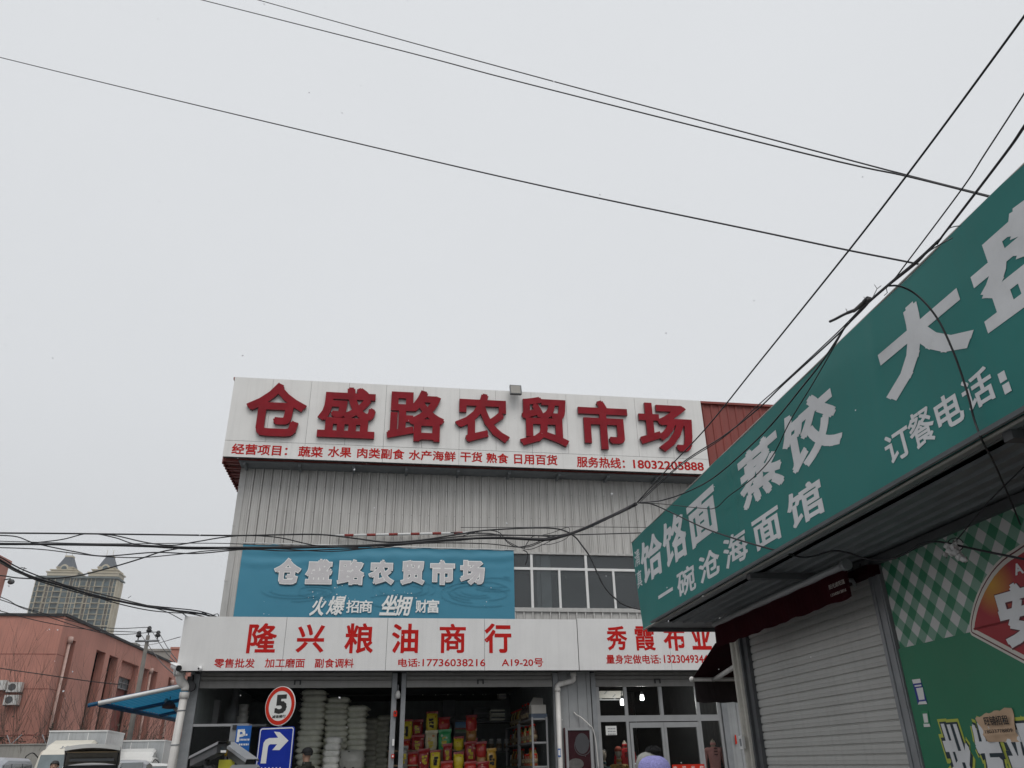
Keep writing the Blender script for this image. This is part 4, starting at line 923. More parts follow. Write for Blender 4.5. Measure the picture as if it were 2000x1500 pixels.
# ---------------------------------------------------------------- market yard: pipes, cameras, lights on the shop fronts
def pxt(x, y, wv): u, z = F.px(x, y, wv); return F.pt(u, wv, z)
dp = thing('downpipe', 'fat white plastic downpipe with an elbow at the corner of the shop row', 'downpipe', pxt(333, 1500, .55)*np.array([1, 1, 0]))
qb = pxt(333, 1500, .6); qt = pxt(362, 1348, .6); ba = qb.copy(); ba[2] = 0
ub = F.px(348, 1420, .6)[0]
mb = MB(); mb.tube([F.pt(F.px(334, 1500, .6)[0], .6, 0), F.pt(F.px(334, 1500, .6)[0], .6, 1.7), pxt(361, 1352, .6)], .072, 12); mb.build('pipe', M['pvc'], dp)
mb = MB(); mb.tube(spline([pxt(362, 1349, .6), pxt(363, 1341, .6), pxt(357, 1334, .63), pxt(352, 1326, .66), pxt(352, 1310, .66)], 4), .085, 12); mb.build('elbow', M['pvc'], dp)
mb = MB(); mb.tube([pxt(359, 1364, .6), pxt(361, 1352, .6)], .09, 12); mb.build('socket', M['pvc'], dp); mb = MB(); mb.tube([pxt(352, 1320, .66), pxt(352.5, 1313, .66)], .098, 12); mb.build('socket', M['pvc'], dp)
for y in (1388, 1455):
    x = 361-(y-1348)*.178; mb = MB(); mb.tube([pxt(x+.3, y-1.2, .6), pxt(x, y+1.2, .6)], .08, 12); mb.build('pipe_clip', M['steel'], dp)
dp2 = thing('downpipe', 'slim white downpipe with an offset bend between the grain and cloth shops', 'downpipe', F.pt(.95, .5, 0))
u1_, u2_ = F.px(1091, 1400, .5)[0], F.px(1120, 1320, .5)[0]
mb = MB(); mb.tube([F.pt(u1_, .5, .0), F.pt(u1_, .5, 2.99)], .052, 12); mb.build('pipe', M['pvc'], dp2)
zz1, zz2 = F.px(1104, 1334, .5)[1], F.px(1118, 1331, .5)[1]
mb = MB(); mb.tube(spline([F.pt(u1_, .5, 2.985), F.pt(u1_, .5, 3.03), F.pt(u1_+.05, .5, 3.075), F.pt(u1_+.10, .5, 3.085), F.pt(u2_-.07, .5, 3.13), F.pt(u2_-.02, .5, 3.15), F.pt(u2_, .5, 3.19), F.pt(u2_, .5, 3.30)], 3), .053, 12); mb.build('offset_bend', M['pvc'], dp2)
mb = MB(); mb.tube([F.pt(u1_, .5, 2.93), F.pt(u1_, .5, 3.0)], .062, 12); mb.build('socket', M['pvc'], dp2); mb = MB(); mb.tube([F.pt(u2_, .5, 3.24), F.pt(u2_, .5, 3.305)], .064, 12); mb.build('socket', M['pvc'], dp2)
mb = MB(); u, z = F.px(1092.5, 1470, .56); mb.box(F, u-.03, u+.03, .553, .557, z-.075, z+.075); st_ = mb.build('sticker', M['sigb2'], dp2)
mb = MB(); mb.box(F, u-.02, u+.02, .5575, .559, z-.05, z+.05); mb.build('white_field', M['sigw'], st_)
def bullet(name, label, x, y, s, wv, flip=1, m='white', group='small cameras on the shop row'):
    t = thing(name, label, 'camera', pxt(x, y, wv), group); c = pxt(x, y, wv); fwd = (F.en*.8 + F.ex*.55*flip); fwd /= np.linalg.norm(fwd); fwd[2] = -.25
    mb = MB(); mb.tube([c-fwd*s, c+fwd*s], s*.42, 10); mb.build('body', M[m], t)
    mb = MB(); mb.tube([c+fwd*s, c+fwd*s*1.06], s*.4, 10); mb.build('lens', M['black'], t)
    fr = Frame(c, F.ex, F.en); mb = MB(); mb.tube([c-fwd*s*.3, c-fwd*s*.3-np.array([0, 0, s*.8]), c-fwd*s*.6-np.array([0, 0, s*1.1])-F.en*s], s*.16, 6); mb.build('bracket', M[m], t)
    mb = MB(); r_ = np.cross(fwd, [0, 0, 1]); r_ /= np.linalg.norm(r_)
    A = [c-fwd*s*1.1+r_*s*q*.55+np.array([0, 0, s*(.55-.2*abs(q))]) for q in (-1, -.5, .5, 1)]; B = [c+fwd*s*1.35+r_*s*q*.55+np.array([0, 0, s*(.55-.2*abs(q))]) for q in (-1, -.5, .5, 1)]
    mb.extrude_path(A, B); mb.build('sun_shield', M[m], t); return t
bullet('security_camera', 'white bullet camera with sun shield on the corner of the shop sign', 344, 1303, .14, .95)
c = pxt(391, 1306, .95); t = thing('security_camera', 'tiny white camera dome on the lower edge of the grain shop sign', 'camera', c, 'small cameras on the shop row')
mb = MB(); mb.ball(c, .045, n=10); mb.build('dome', M['white'], t); mb = MB(); mb.ball(c+F.en*.035-F.ex*.02, .02, n=8); mb.build('lens', M['black'], t)
mb = MB(); mb.box(F.sub(*([F.px(391, 1304, .9)[0], .9, F.px(391, 1304, .9)[1]])), -.03, .03, -.008, .02, -.01, .04); mb.build('bracket', M['white'], t)
c = pxt(373, 1341, .55); t = thing('horn_speaker', 'black horn speaker hung under the sign by the fat downpipe', 'speaker', c)
mb = MB(); mb.tube([c+F.ex*-.0-F.en*.12, c-F.en*.04, c+F.en*.1], [.05, .09, .10], 12); mb.build('horn', M['black'], t); mb = MB(); mb.tube([c-F.en*.05, c+np.array([0, 0, .22])-F.en*.02], .02, 6); mb.box(F.sub(F.px(373, 1328, .5)[0], .5, F.px(373, 1328, .5)[1]), -.06, .04, -.05, .06, -.06, .06); mb.build('mount', M['black'], t)
c = pxt(777, 1356, .5); t = thing('hanging_lamp', 'unlit white bulkhead lamp on the post between the two grain shop openings', 'lamp', c)
mb = MB(); mb.lathe(c, [(.02, .07), (.035, .05), (.055, 0), (.05, -.07), (.02, -.085)], 12); mb.build('shade', mat('opal_plastic', (.42, .42, .41), .4), t); mb = MB(); mb.tube([c+np.array([0, 0, .07]), c+np.array([0, 0, .16]), c+np.array([0, 0, .18])-F.en*.08], .012, 6); mb.build('stem', M['steel'], t)
c = pxt(772, 1394, .46); t = thing('alarm_sounder', 'small red alarm box on the post under the lamp', 'alarm', c)
f_ = F.sub(F.px(772, 1394, .44)[0], .44, F.px(772, 1394, .44)[1]); mb = MB(); mb.rbox(f_, -.035, .035, 0, .05, -.055, .055, .012); mb.build('case', M['sigred'], t); mb = MB(); mb.disc(f_, 0, .01, .02, .02, .0505, .056, 12); mb.build('grille', M['black'], t)
for (x, y), lab, sz, mm in (((768, 1450), 'small white switch box low on the post between the shop openings', (.02, .06), 'white'), ((767, 1477), 'small orange box on the post below the white switch box', (.03, .035), 'sigred')):
    f_ = F.sub(F.px(x, y, .44)[0], .44, F.px(x, y, .44)[1]); t = thing('switch_box', lab, 'box', f_.O); mb = MB(); mb.rbox(f_, -sz[0], sz[0], 0, .03, -sz[1], sz[1], .006); mb.build('case', M[mm], t); mb = MB(); mb.box(f_, -sz[0]*.5, sz[0]*.5, .0302, .034, -sz[1]*.5, sz[1]*.5); mb.build('cover', M['sigw'], t)
# display light box between the shops
u0, u1 = F.px(1104, 1430, .6)[0], F.px(1156, 1430, .6)[0]; zt_ = F.px(1130, 1421, .6)[1]
lb = thing('light_box', 'dark maroon display light box with silver frame and grey disc between the shops', 'light box', F.pt((u0+u1)/2, .6, 0))
mb = MB(); mb.box(F, u0, u1, .42, .58, 0, zt_); mb.build('case', mat('maroon_case', (.10, .02, .025), .5), lb)
mb = MB(); fw_ = .05
for q in ((u0, u0+fw_, .3, zt_), (u1-fw_, u1, .3, zt_), (u0+fw_, u1-fw_, zt_-fw_, zt_), (u0+fw_, u1-fw_, .3, .3+fw_)): mb.box(F, q[0]+.001, q[1]-.001, .581, .61, q[2], q[3])
mb.build('frame', M['alu'], lb)
mb = MB(); mb.box(F, u0+fw_, u1-fw_, .581, .586, .3+fw_, zt_-fw_); mb.build('display_panel', mat('maroon_panel', (.035, .010, .014), .2, spec=.6), lb)
uc, zc = F.px(1137, 1452, .59); mb = MB(); mb.disc(F, uc, zc, .145, .19, .5865, .590); mb.ring(F, uc+.01, zc-.05, .16, .175, .5865, .589); mb.build('disc_print', mat('grey_disc_print', (.055, .055, .06), .4), lb)
u2, z2 = F.px(1125, 1492, .59); mb = MB(); mb.disc(F, u2, z2, .16, .10, .5865, .590, 20); mb.build('dish_print', mat('pale_dish_print', (.10, .095, .09), .4, var=.3, vscale=12), lb)
P = [pxt(1121, 1391, .42), pxt(1126, 1396, .46), pxt(1136, 1402, .5), pxt(1152, 1417, .62), pxt(1158, 1424, .62), pxt(1164, 1450, .6), pxt(1167, 1480, .6), pxt(1169, 1500, .6)]
mb = MB(); mb.tube(spline(P, 4), .011, 6); tag(mb.build('power_lead', M['pvc']), 'pale lead looping from a hole in the wall over the maroon light box', 'cable')

# ---------------------------------------------------------------- traffic signs and barrier cameras
SY = 12.4
sg = Frame((0, SY, 0), (math.cos(.40), math.sin(.40)*-1, 0), (-math.sin(.40), -math.cos(.40), 0))
def sgpx(x, y, wv=0): return sg.px(x, y, wv)
uc, zc = sgpx(547, 1378.5); r_ = .31
base = sg.pt(uc, -.06, 0)
spd = thing('traffic_sign', 'round white speed sign with red ring and black 5 on a grey pole', 'road sign', base, 'traffic signs')
mb = MB(); mb.tube([sg.pt(uc+.0, -.05, 0), sg.pt(uc, -.05, zc+.2)], .035, 12); mb.build('pole', M['steel'], spd)
mb = MB(); mb.disc(sg, uc, zc, r_, r_, -.012, 0, 48); mb.build('plate', M['sigw'], spd)
mb = MB(); mb.ring(sg, uc, zc, r_*.76, r_*.965, .0005, .003, 48); mb.build('red_ring', M['sigred'], spd)
letters(spd, sg, .001, [('5', (535.5, 1356, 560.5, 1394.5), .045), ('减速慢行', (531, 1396, 558, 1403), .02)], M['ink'], t=.002)
c_ = [sgpx(x, y) for x, y in ((511, 1420), (574, 1420))]
uw0, uw1 = c_[0][0]-.02, c_[1][0]+.03; zt_ = (c_[0][1]+c_[1][1])/2
ar = thing('traffic_sign', 'blue rectangular sign with a white arrow turning right, below the speed sign', 'road sign', sg.pt((uw0+uw1)/2, .0, zt_-.86), 'traffic signs')
mb = MB(); w0_, w1_ = .006, .016
def rrect(u0, u1, z0, z1, r, n=6):
    o = []
    for (cx_, cz_, a0) in ((u1-r, z1-r, 0), (u0+r, z1-r, 90), (u0+r, z0+r, 180), (u1-r, z0+r, 270)):
        o += [(cx_+r*math.cos(math.radians(a0+90*k/n)), cz_+r*math.sin(math.radians(a0+90*k/n))) for k in range(n+1)]
    return o
mb.prism(sg, rrect(uw0, uw1, zt_-.86, zt_, .05), w0_, w1_); mb.build('plate', M['sigblue'], ar)
mb = MB(); A = rrect(uw0+.012, uw1-.012, zt_-.848, zt_-.012, .045); B = rrect(uw0+.03, uw1-.03, zt_-.83, zt_-.03, .033)
mb.extrude_path([sg.pt(u, w1_+.002, z) for u, z in A], [sg.pt(u, w1_+.002, z) for u, z in B], close=True); mb.build('white_border', M['sigw'], ar)
apx = [(509.0, 1491), (515, 1451), (519, 1445), (526, 1441.5), (543.5, 1441), (535.5, 1429), (546.5, 1430), (563.5, 1446.5), (546, 1465), (532, 1465), (541.5, 1453.5), (528, 1453.5), (525, 1455.5), (523.5, 1459), (519.5, 1491)]
mb = MB(); mb.prism(sg, [sgpx(x, y, w1_) for x, y in apx], w1_+.0005, w1_+.003); mb.build('arrow', M['sigw'], ar)
mb = MB()
for k in range(6):
    u = uw0+.12+.075*k; z = sgpx(540, 1499, w1_)[1]; mb.box(sg, u, u+.025, w1_+.0005, w1_+.003, z-.05, z+.004)
mb.build('small_print', M['sigw'], ar)
# parking notice on a grey cabinet
pf = Frame((0, 13.2, 0), F.ex, F.en)
pq = [pf.px(x, y) for x, y in ((463, 1417.5), (492, 1419), (486, 1466), (459, 1464))]
pu0, pu1, pz1 = pq[0][0], pq[1][0], pq[0][1]; pz0 = pz1-.85
pk = thing('parking_notice', 'blue parking notice board with a white P on the barrier cabinet', 'notice board', pf.pt((pu0+pu1)/2, 0, pz0))
mb = MB(); mb.box(pf, pu0, pu1, 0, .012, pz0, pz1); mb.build('board', M['sigb2'], pk)
mb = MB(); pw_ = pu1-pu0; put_glyph(mb, 'P', pf, .0125, rect=(pu0+.02, pu0+.02+.16*pw_/.3, pz1-.22, pz1-.05), t=.002, offset=.03); mb.build('letter', M['sigw'], pk)
mb = MB()
for k, (a0, a1) in enumerate(((.33, .55), (.33, .8), (.30, .93), (.28, .95), (.1, .9), (.15, .6), (.1, .9), (.1, .8))):
    z = pz1-.06-.065*k - (.05 if k > 3 else 0); u = pu0+a0*pw_
    while u < pu0+a1*pw_: e_ = random.uniform(.010, .022); mb.box(pf, u, u+e_, .0125, .0145, z-.012, z+.012); u += e_+.008
mb.build('small_print', M['sigw'], pk)
cb = thing('barrier_cabinet', 'tall grey barrier cabinet behind the parking notice', 'cabinet', pf.pt((pu0+pu1)/2, -.2, 0))
mb = MB(); mb.box(pf, pu0-.09, pu1-.05, -.3, -.003, 0, pz1+.03); mb.build('case', M['steel'], cb); mb = MB(); mb.box(pf, pu0-.06, pu0-.0, -.002, .02, pz1-.05, pz1+.01); mb.build('hinge', M['black'], cb)
# striped bollard + yellow sign boards
bf = Frame((0, 12.9, 0), F.ex, F.en)
bq = bf.px(445, 1455); bo = thing('striped_post', 'thin yellow and black striped post between the two barrier cameras', 'post', bf.pt(bq[0], 0, 0))
bz = bq[1]; mb = MB(); mb.tube([bf.pt(bq[0], 0, 0), bf.pt(bq[0], 0, bz)], .03, 8); mb.build('shaft', M['black'], bo)
for k in range(8): mb = MB(); mb.tube([bf.pt(bq[0], 0, bz-.06-k*.17), bf.pt(bq[0], 0, bz-.145-k*.17)], .0315, 8); mb.build('yellow_band', mat('post_yellow', (.50, .30, .02), .5), bo)
yq = [bf.px(x, y, .2) for x, y in ((428, 1484), (479, 1497))]
mb = MB(); mb.box(bf, yq[0][0], yq[1][0]+.02, .18, .2, yq[0][1]-.35, yq[0][1]); yb = mb.build('yellow_board', M['yellow']); tag(yb, 'bright yellow board behind the barrier cameras near the frame bottom', 'board')
def lpr(label, a_, b_, Ya, Yb, tilt, post):
    A, B = at(*a_, Ya), at(*b_, Yb); t = thing('plate_camera', label, 'camera', np.array([post[0], post[1], 0]), 'barrier plate cameras')
    ax = B-A; L = np.linalg.norm(ax); ax /= L; side = np.cross(ax, [0, 0, 1]); side /= np.linalg.norm(side); upv = np.cross(side, ax)
    fr = Frame(A, ax, side); fr.ez = upv
    mb = MB(); mb.rbox(fr, .02, L-.03, -.07, .07, -.16, -.035, .015); mb.build('housing', M['dsteel'], t)
    mb = MB(); mb.extrude_path([fr.pt(0, q, z) for q, z in ((-.095, -.06), (-.085, -.02), (.085, -.02), (.095, -.06))], [fr.pt(L+.05, q, z) for q, z in ((-.095, -.06), (-.085, -.02), (.085, -.02), (.095, -.06))]); mb.build('sun_shield', M['steel'], t)
    mb = MB(); mb.box(fr, L-.028, L-.012, -.065, .065, -.155, -.04); mb.build('front_glass', M['black'], t)
    mb = MB(); mb.disc(Frame(fr.pt(L-.012, 0, -.1), side, ax), 0, 0, .028, .028, 0, .01, 14); mb.build('lens', M['cglass'], t)
    mb = MB(); mb.box(fr, L-.011, L-.006, -.055, .02, -.155, -.125); mb.build('label_plate', M['sigw'], t)
    mid = fr.pt(L*.5, 0, -.16); mb = MB(); mb.tube(spline([mid+upv*.01, mid-np.array([0, 0, .10]), np.array([post[0], post[1], mid[2]-.25]), np.array([post[0], post[1], 0])], 4), .035, 8); mb.build('post', M['black'], t)
    return t
lpr('long dark barrier camera with grey hood pointing up to the side', (381, 1474), (436, 1446), 12.6, 11.8, 0, at(425, 1490, 12.0))
lpr('short grey hooded barrier camera tilted down towards the road, beside the blue signs', (447, 1446), (492, 1478), 12.4, 11.6, 0, at(470, 1490, 12.0))
bm_ = thing('barrier_box', 'dark grey barrier machine box at the bottom edge below the cameras', 'barrier', at(455, 1500, 11.7)*np.array([1, 1, 0]))
q0, q1 = bf.px(452, 1494, .8), bf.px(505, 1490, .8); mb = MB(); mb.rbox(Frame(bf.pt(0, .8, 0), bf.ex, bf.en), q0[0], q1[0], -.2, .1, 0, q0[1], .03); mb.build('case', M['steel'], bm_)
mb = MB(); mb.box(bf, q0[0]-.8, q0[0]-.01, .72, .80, q0[1]-.16, q0[1]-.045); mb.build('arm', M['black'], bm_)

# ---------------------------------------------------------------- goods in the grain shop
def sack_mesh(name, w_, d_, h_, m, seed, parent_loc):
    r = random.Random(seed); mb = MB(); V = []; nu, nv = 14, 8
    for j in range(nv+1):
        ph = -math.pi/2 + math.pi*j/nv
        for i in range(nu):
            t_ = 2*math.pi*i/nu; c, s_ = math.cos(t_), math.sin(t_)
            ex = abs(c)**.33*(1 if c > 0 else -1); ey = abs(s_)**.5*(1 if s_ > 0 else -1)
            k = abs(math.cos(ph))**.22
            zz = h_*.5 + h_*.5*math.sin(ph)*(1-.30*abs(ex)**4) + r.uniform(-.005, .005)
            V.append((w_/2*ex*k*(1+.03*math.sin(3*ph)), d_/2*ey*k, zz))
    mb.add(V, [(j*nu+i, j*nu+(i+1) % nu, (j+1)*nu+(i+1) % nu, (j+1)*nu+i) for j in range(nv) for i in range(nu)], smooth=True)
    for e_ in (-1, 1):
        mb.add([(e_*w_/2*.97, -d_*.36, h_*.42), (e_*w_/2*.97, d_*.36, h_*.42), (e_*(w_/2+.035), d_*.38, h_*.5), (e_*(w_/2+.035), -d_*.38, h_*.5)], [(0, 1, 2, 3)])
    return mb
rs = random.Random(11)
def sack_stack(px0, px1, ptop, Y, n, label, group, m='sack', h_=.118, dep=.8):
    A = at(px0-1.5, 1440, Y); B = at(px1+1.5, 1440, Y); wd = np.linalg.norm(B-A); top = at((px0+px1)/2, ptop, Y)[2]
    cen = (A+B)/2; tot = int(max(1, round((top-.12)/h_)))
    protos = []
    for v in range(3):
        o = sack_mesh('flour_sack', wd*.93, dep, h_*1.38, None, hash((px0, v)) % 999, None)
        ob = o.build('flour_sack', M[m], root=(0, 0, 0)); tag(ob, label, 'sack', group); protos.append(ob)
    k = 0; cnt = 0
    for i in range(tot):
        z = top - (i+1)*h_
        if z < .12: break
        if cnt >= n: break
        src = protos[i % 3]; o = src if i < 3 else src.copy()
        if i >= 3: C.objects.link(o)
        lean = .0
        o.location = (cen[0]+rs.uniform(-.02, .02), cen[1]+rs.uniform(-.03, .03), z); o.rotation_euler = (rs.uniform(-.015, .015), rs.uniform(-.02, .02), a+rs.uniform(-.07, .07)+(math.pi if rs.random() < .5 else 0)); o.scale = (rs.uniform(.95, 1.05), rs.uniform(.96, 1.04), rs.uniform(.94, 1.06)); cnt += 1
    return cen, top-cnt*h_
def pallet(cen, z, wd, dp_):
    pass
GS = 'flour sacks stacked in the grain shop'
st1 = sack_stack(582, 633, 1352, 18.9, 30, 'pale flour sack in the tallest stack, beside the round speed sign', GS)
st2 = sack_stack(632, 679, 1366, 19.1, 30, 'pale flour sack in the second tallest stack, behind the small front stack', GS)
st3 = sack_stack(677, 716, 1382, 19.2, 30, 'pale flour sack in the third tallest stack, above the printed white sack', GS)
st4 = sack_stack(713, 737, 1406, 20.8, 22, 'dim sack in the shadowed rear stack nearest the tall pale stacks', GS)
st5 = sack_stack(733, 760, 1401, 21.0, 22, 'dim sack in the shadowed rear stack beside the post', GS)
st6 = sack_stack(636, 668, 1443, 18.2, 12, 'whiter bulging sack in the short front stack', GS, m='sack2', h_=.125, dep=.6)
st7 = sack_stack(785, 800, 1408, 20.6, 18, 'dim sack in the shadowed stack behind the first yellow rice bag', GS)
c = at(686, 1500, 18.0); pw_ = MB()
def standing_bag(w_, h_, d_, seed):
    r = random.Random(seed); mb = MB(); V = []; UVs = []; nu, nv = 16, 12
    for j in range(nv+1):
        t_ = j/nv; th = max(.012, d_*(math.sin(math.pi*min(1, .14+t_*.86))**.55)*(.95+.1*r.random()))
        ww = w_*(.94+.06*math.cos(6*(t_-.5)))*(1 if t_ < .9 else 1.03)
        for i in range(nu):
            a_ = 2*math.pi*i/nu; c_, s_ = math.cos(a_), math.sin(a_)
            ex = abs(c_)**.7*(1 if c_ > 0 else -1); ey = abs(s_)**.8*(1 if s_ > 0 else -1)
            V.append((ww/2*ex+r.uniform(-.004, .004), th/2*ey*(1-.3*abs(ex)**3)+r.uniform(-.006, .006)+.02*(t_ > .9)*math.sin(ex*5+seed), h_*t_*(1+.02*math.sin(ex*4+seed)*(t_ > .8))))
    mb.add(V, [(j*nu+i, j*nu+(i+1) % nu, (j+1)*nu+(i+1) % nu, (j+1)*nu+i) for j in range(nv) for i in range(nu)], smooth=True)
    mb.add([V[i] for i in range(nu)], [tuple(range(nu))]); mb.add(V[-nu:], [tuple(range(nu))])
    return mb
def bag_mat(name, c1, c2, sc=9):
    if name in MC: return MC[name]
    m = mat(name, c1, .3, var=.12, vscale=5, bump=.5, bscale=14); t = m.node_tree; n = t.nodes; p = n['Principled BSDF']
    tc = n.new('ShaderNodeTexCoord'); v = n.new('ShaderNodeTexVoronoi'); v.inputs['Scale'].default_value = sc; t.links.new(tc.outputs['Object'], v.inputs['Vector'])
    r = n.new('ShaderNodeValToRGB'); r.color_ramp.elements[0].position = .18; r.color_ramp.elements[0].color = (.9, .9, .9, 1); r.color_ramp.elements[1].position = .24; r.color_ramp.elements[1].color = (0, 0, 0, 1)
    t.links.new(v.outputs['Distance'], r.inputs[0]); x = n.new('ShaderNodeMixRGB'); x.inputs[2].default_value = (*c2, 1); t.links.new(r.outputs[0], x.inputs[0])
    t.links.new(p.inputs['Base Color'].links[0].from_socket, x.inputs[1]); t.links.new(x.outputs[0], p.inputs['Base Color']); return m
BM = dict(red=bag_mat('red_foil', (.34, .018, .014), (.42, .22, .06)), dred=bag_mat('dark_red_foil', (.22, .012, .014), (.40, .30, .20), 11), yellow=bag_mat('yellow_foil', (.50, .40, .02), (.30, .05, .01), 10), gold=bag_mat('gold_foil', (.42, .24, .03), (.50, .40, .2), 10),
    green=bag_mat('green_foil', (.03, .26, .09), (.45, .48, .40), 8), cream=bag_mat('cream_foil', (.46, .42, .28), (.40, .14, .05), 7), tan=bag_mat('tan_foil', (.30, .15, .05), (.25, .03, .02), 9), silver=bag_mat('grey_bag', (.16, .16, .15), (.35, .35, .33), 12), white=bag_mat('printed_white_sack', (.34, .34, .31), (.03, .03, .03), 7))
bags = [  # x0,y0,x1,y1 in the 5x enlargement of the shop, colour, depth, label
 (205, 545, 325, 735, 'yellow', 18.7, 'yellow rice bag with dark print on the heap, nearest the shop post'), (320, 545, 430, 705, 'dred', 18.75, 'dark red rice bag standing on the heap beside the yellow one'),
 (455, 465, 575, 655, 'yellow', 18.7, 'topmost yellow rice bag with a folded red top'), (575, 520, 695, 640, 'red', 18.75, 'shiny red rice bag standing on the green bag'),
 (445, 650, 570, 850, 'cream', 18.5, 'cream rice bag under the topmost yellow bag'), (575, 640, 705, 850, 'green', 18.5, 'bright green rice bag in the heap'),
 (310, 695, 440, 860, 'dred', 18.45, 'dark red bag in the second row, below the dark red standing bag'), (200, 735, 312, 870, 'red', 18.5, 'red bag under the yellow bag nearest the post'),
 (845, 500, 960, 640, 'red', 18.7, 'red rice bag on top of the tall central column'), (848, 632, 957, 735, 'tan', 18.68, 'tan patterned bag second in the tall central column'), (845, 728, 965, 800, 'red', 18.68, 'flat red bag third in the tall central column'),
 (725, 710, 830, 830, 'yellow', 18.5, 'yellow bag with a pinched top between the green bag and the tall column'), (620, 780, 715, 960, 'dred', 18.25, 'narrow dark red bag with pale characters in front of the green bag'),
 (830, 760, 950, 955, 'dred', 18.4, 'large dark red bag below the tall central column'), (945, 760, 1055, 905, 'red', 18.42, 'red rice bag with a handle slot beside the large dark red one'), (950, 885, 1050, 965, 'tan', 18.4, 'tan bag lying under the red bag with a handle slot'),
 (1050, 825, 1150, 1010, 'gold', 18.35, 'gold rice bag at the open end of the heap'), (725, 860, 830, 1010, 'yellow', 18.2, 'yellow rice bag in the front row with a bulging belly'), (270, 860, 385, 1010, 'red', 18.2, 'red bag in the front row beside the grey bag'),
 (375, 830, 495, 1010, 'dred', 18.15, 'dark red bag in the front row beside the front yellow one'), (495, 845, 600, 1010, 'yellow', 18.12, 'yellow rice bag in the front row with brown characters'), (185, 805, 280, 1010, 'silver', 18.1, 'silver grey printed bag in the front row beside the post'),
 (830, 955, 955, 1040, 'red', 18.1, 'red bag at the foot of the heap, under the large dark red bag'), (955, 955, 1080, 1040, 'dred', 18.12, 'dark red bag at the foot of the heap, under the tan bag'), (600, 950, 725, 1040, 'red', 18.1, 'red bag at the foot of the heap, under the narrow dark red one')]
low = []
for k, (x0, y0, x1, y1, cl, Y, lab) in enumerate(bags):
    X0, Y0, X1, Y1 = 740+x0*.2, 1300+y0*.2, 740+x1*.2, 1300+y1*.2
    A = at((X0+X1)/2, Y1, Y); B = at((X0+X1)/2, Y0, Y); wd = np.linalg.norm(at(X1, Y1, Y)-at(X0, Y1, Y)); h_ = max(.1, B[2]-A[2])
    mb = standing_bag(wd*.97, h_, min(.17, .5*wd+.05), k); o = mb.build('rice_bag', BM[cl], root=(0, 0, 0)); o.location = (A[0], A[1], A[2]); o.rotation_euler = (0, 0, a+random.uniform(-.15, .15))
    tag(o, lab, 'bag', 'bags of rice heaped in the grain shop'); low.append(A[2])
    fz = Frame((0, 0, 0), (1, 0, 0), (0, -1, 0)); dm = min(.17, .5*wd+.05)/2
    m2 = MB(); m2.add([(-wd*.49, -.006, h_*.94), (wd*.49, -.006, h_*.94), (wd*.50, -.004, h_+.045), (-wd*.48, .004, h_+.03), (-wd*.49, .006, h_*.94), (wd*.49, .006, h_*.94), (wd*.50, .008, h_+.045), (-wd*.48, .016, h_+.03)], [(0,1,2,3),(7,6,5,4),(0,4,5,1),(1,5,6,2),(2,6,7,3),(3,7,4,0)]); m2.build('seal', BM['dred' if cl in ('yellow', 'red') else cl], o)
    if h_ > .3:
        m2 = MB(); rw_ = random.Random(k); u = -wd*.18
        for q in range(3):                            # printed upright characters, too small to read
            z = h_*(.62-.17*q)
            for e_ in range(5): x_ = rw_.uniform(-.05, .02); m2.box(fz, u+wd*.12+x_, u+wd*.12+x_+rw_.choice((.012, .05)), dm*1.0, dm*1.0+.006, z+rw_.uniform(-.03, .03), z+rw_.uniform(.032, .045))
        m2.build('print', M['ink'] if cl in ('yellow', 'gold') else BM['yellow'], o)
# the printed white sack in front of the third stack, a step-shaped display rack under the heap
A = at(686, 1506, 18.0); mb = standing_bag(.52, .40, .3, 77); o = mb.build('flour_sack', BM['white'], root=(0, 0, 0)); o.location = A; o.rotation_euler = (0, 0, a); tag(o, 'white sack with black print standing before the third stack', 'sack', GS)
dk = thing('display_rack', 'stepped wooden display rack under the heap of rice bags', 'rack', at(880, 1500, 18.5)*np.array([1, 1, 0]))
fr = Frame(at(880, 1500, 18.4)*np.array([1, 1, 0]), F.ex, F.en); woodm = mat('rack_board', (.20, .13, .08), .7)
for w0_, w1_, h_ in ((-.5, -.02, 1.9), (-.01, .17, 1.62), (.18, .42, 1.30)):
    mb = MB(); mb.box(fr, -1.35, .95, w0_, w1_, h_-.03, h_); mb.build('shelf', woodm, dk)
    for u in (-1.3, -.2, .9): mb = MB(); mb.box(fr, u-.03, u+.03, w0_+.02, w1_-.02, .12, h_-.031); mb.build('leg', woodm, dk)
# first row right of the opening: shelf units with bottles
def shelf_unit(label, fr, L, D, levels, top, m='alu'):
    t = thing('shelf_unit', label, 'shelves', fr.O, 'shelf units in the grain shop')
    for u in (0, L-.035):
        for w_ in (0, D-.035): mb = MB(); mb.box(fr, u, u+.035, w_, w_+.035, .12, top); mb.build('upright', M[m], t)
    for z in levels: mb = MB(); mb.box(fr, .036, L-.036, .0, D, z-.035, z); mb.build('shelf', M[m], t)
    return t
su = Frame(F.pt(.60, .1, 0), -F.en, -F.ex)            # against the side wall, running into the shop
shelf_unit('pale metal shelf unit against the side wall of the grain shop, near the slim downpipe', su, 1.7, .34, (.6, 1.05, 1.55, 2.0, 2.45), 2.47)
su2 = Frame(F.pt(.60, -1.75, 0), -F.en, -F.ex)
shelf_unit('second metal shelf unit deeper in the grain shop along the side wall', su2, 1.9, .34, (.6, 1.05, 1.55, 2.0, 2.4), 2.42)
bf_ = Frame(F.pt(-1.0, -4.3, 0), F.ex, F.en)
shelf_unit('low dark shelf unit across the rear of the grain shop with white capped bottles', bf_, 1.5, .35, (.6, 1.2, 1.9), 1.92, 'dsteel')
cols = ['oil_amber', 'sauce_red', 'sauce_brown', 'oil_pale', 'vinegar_dark', 'milk_white']
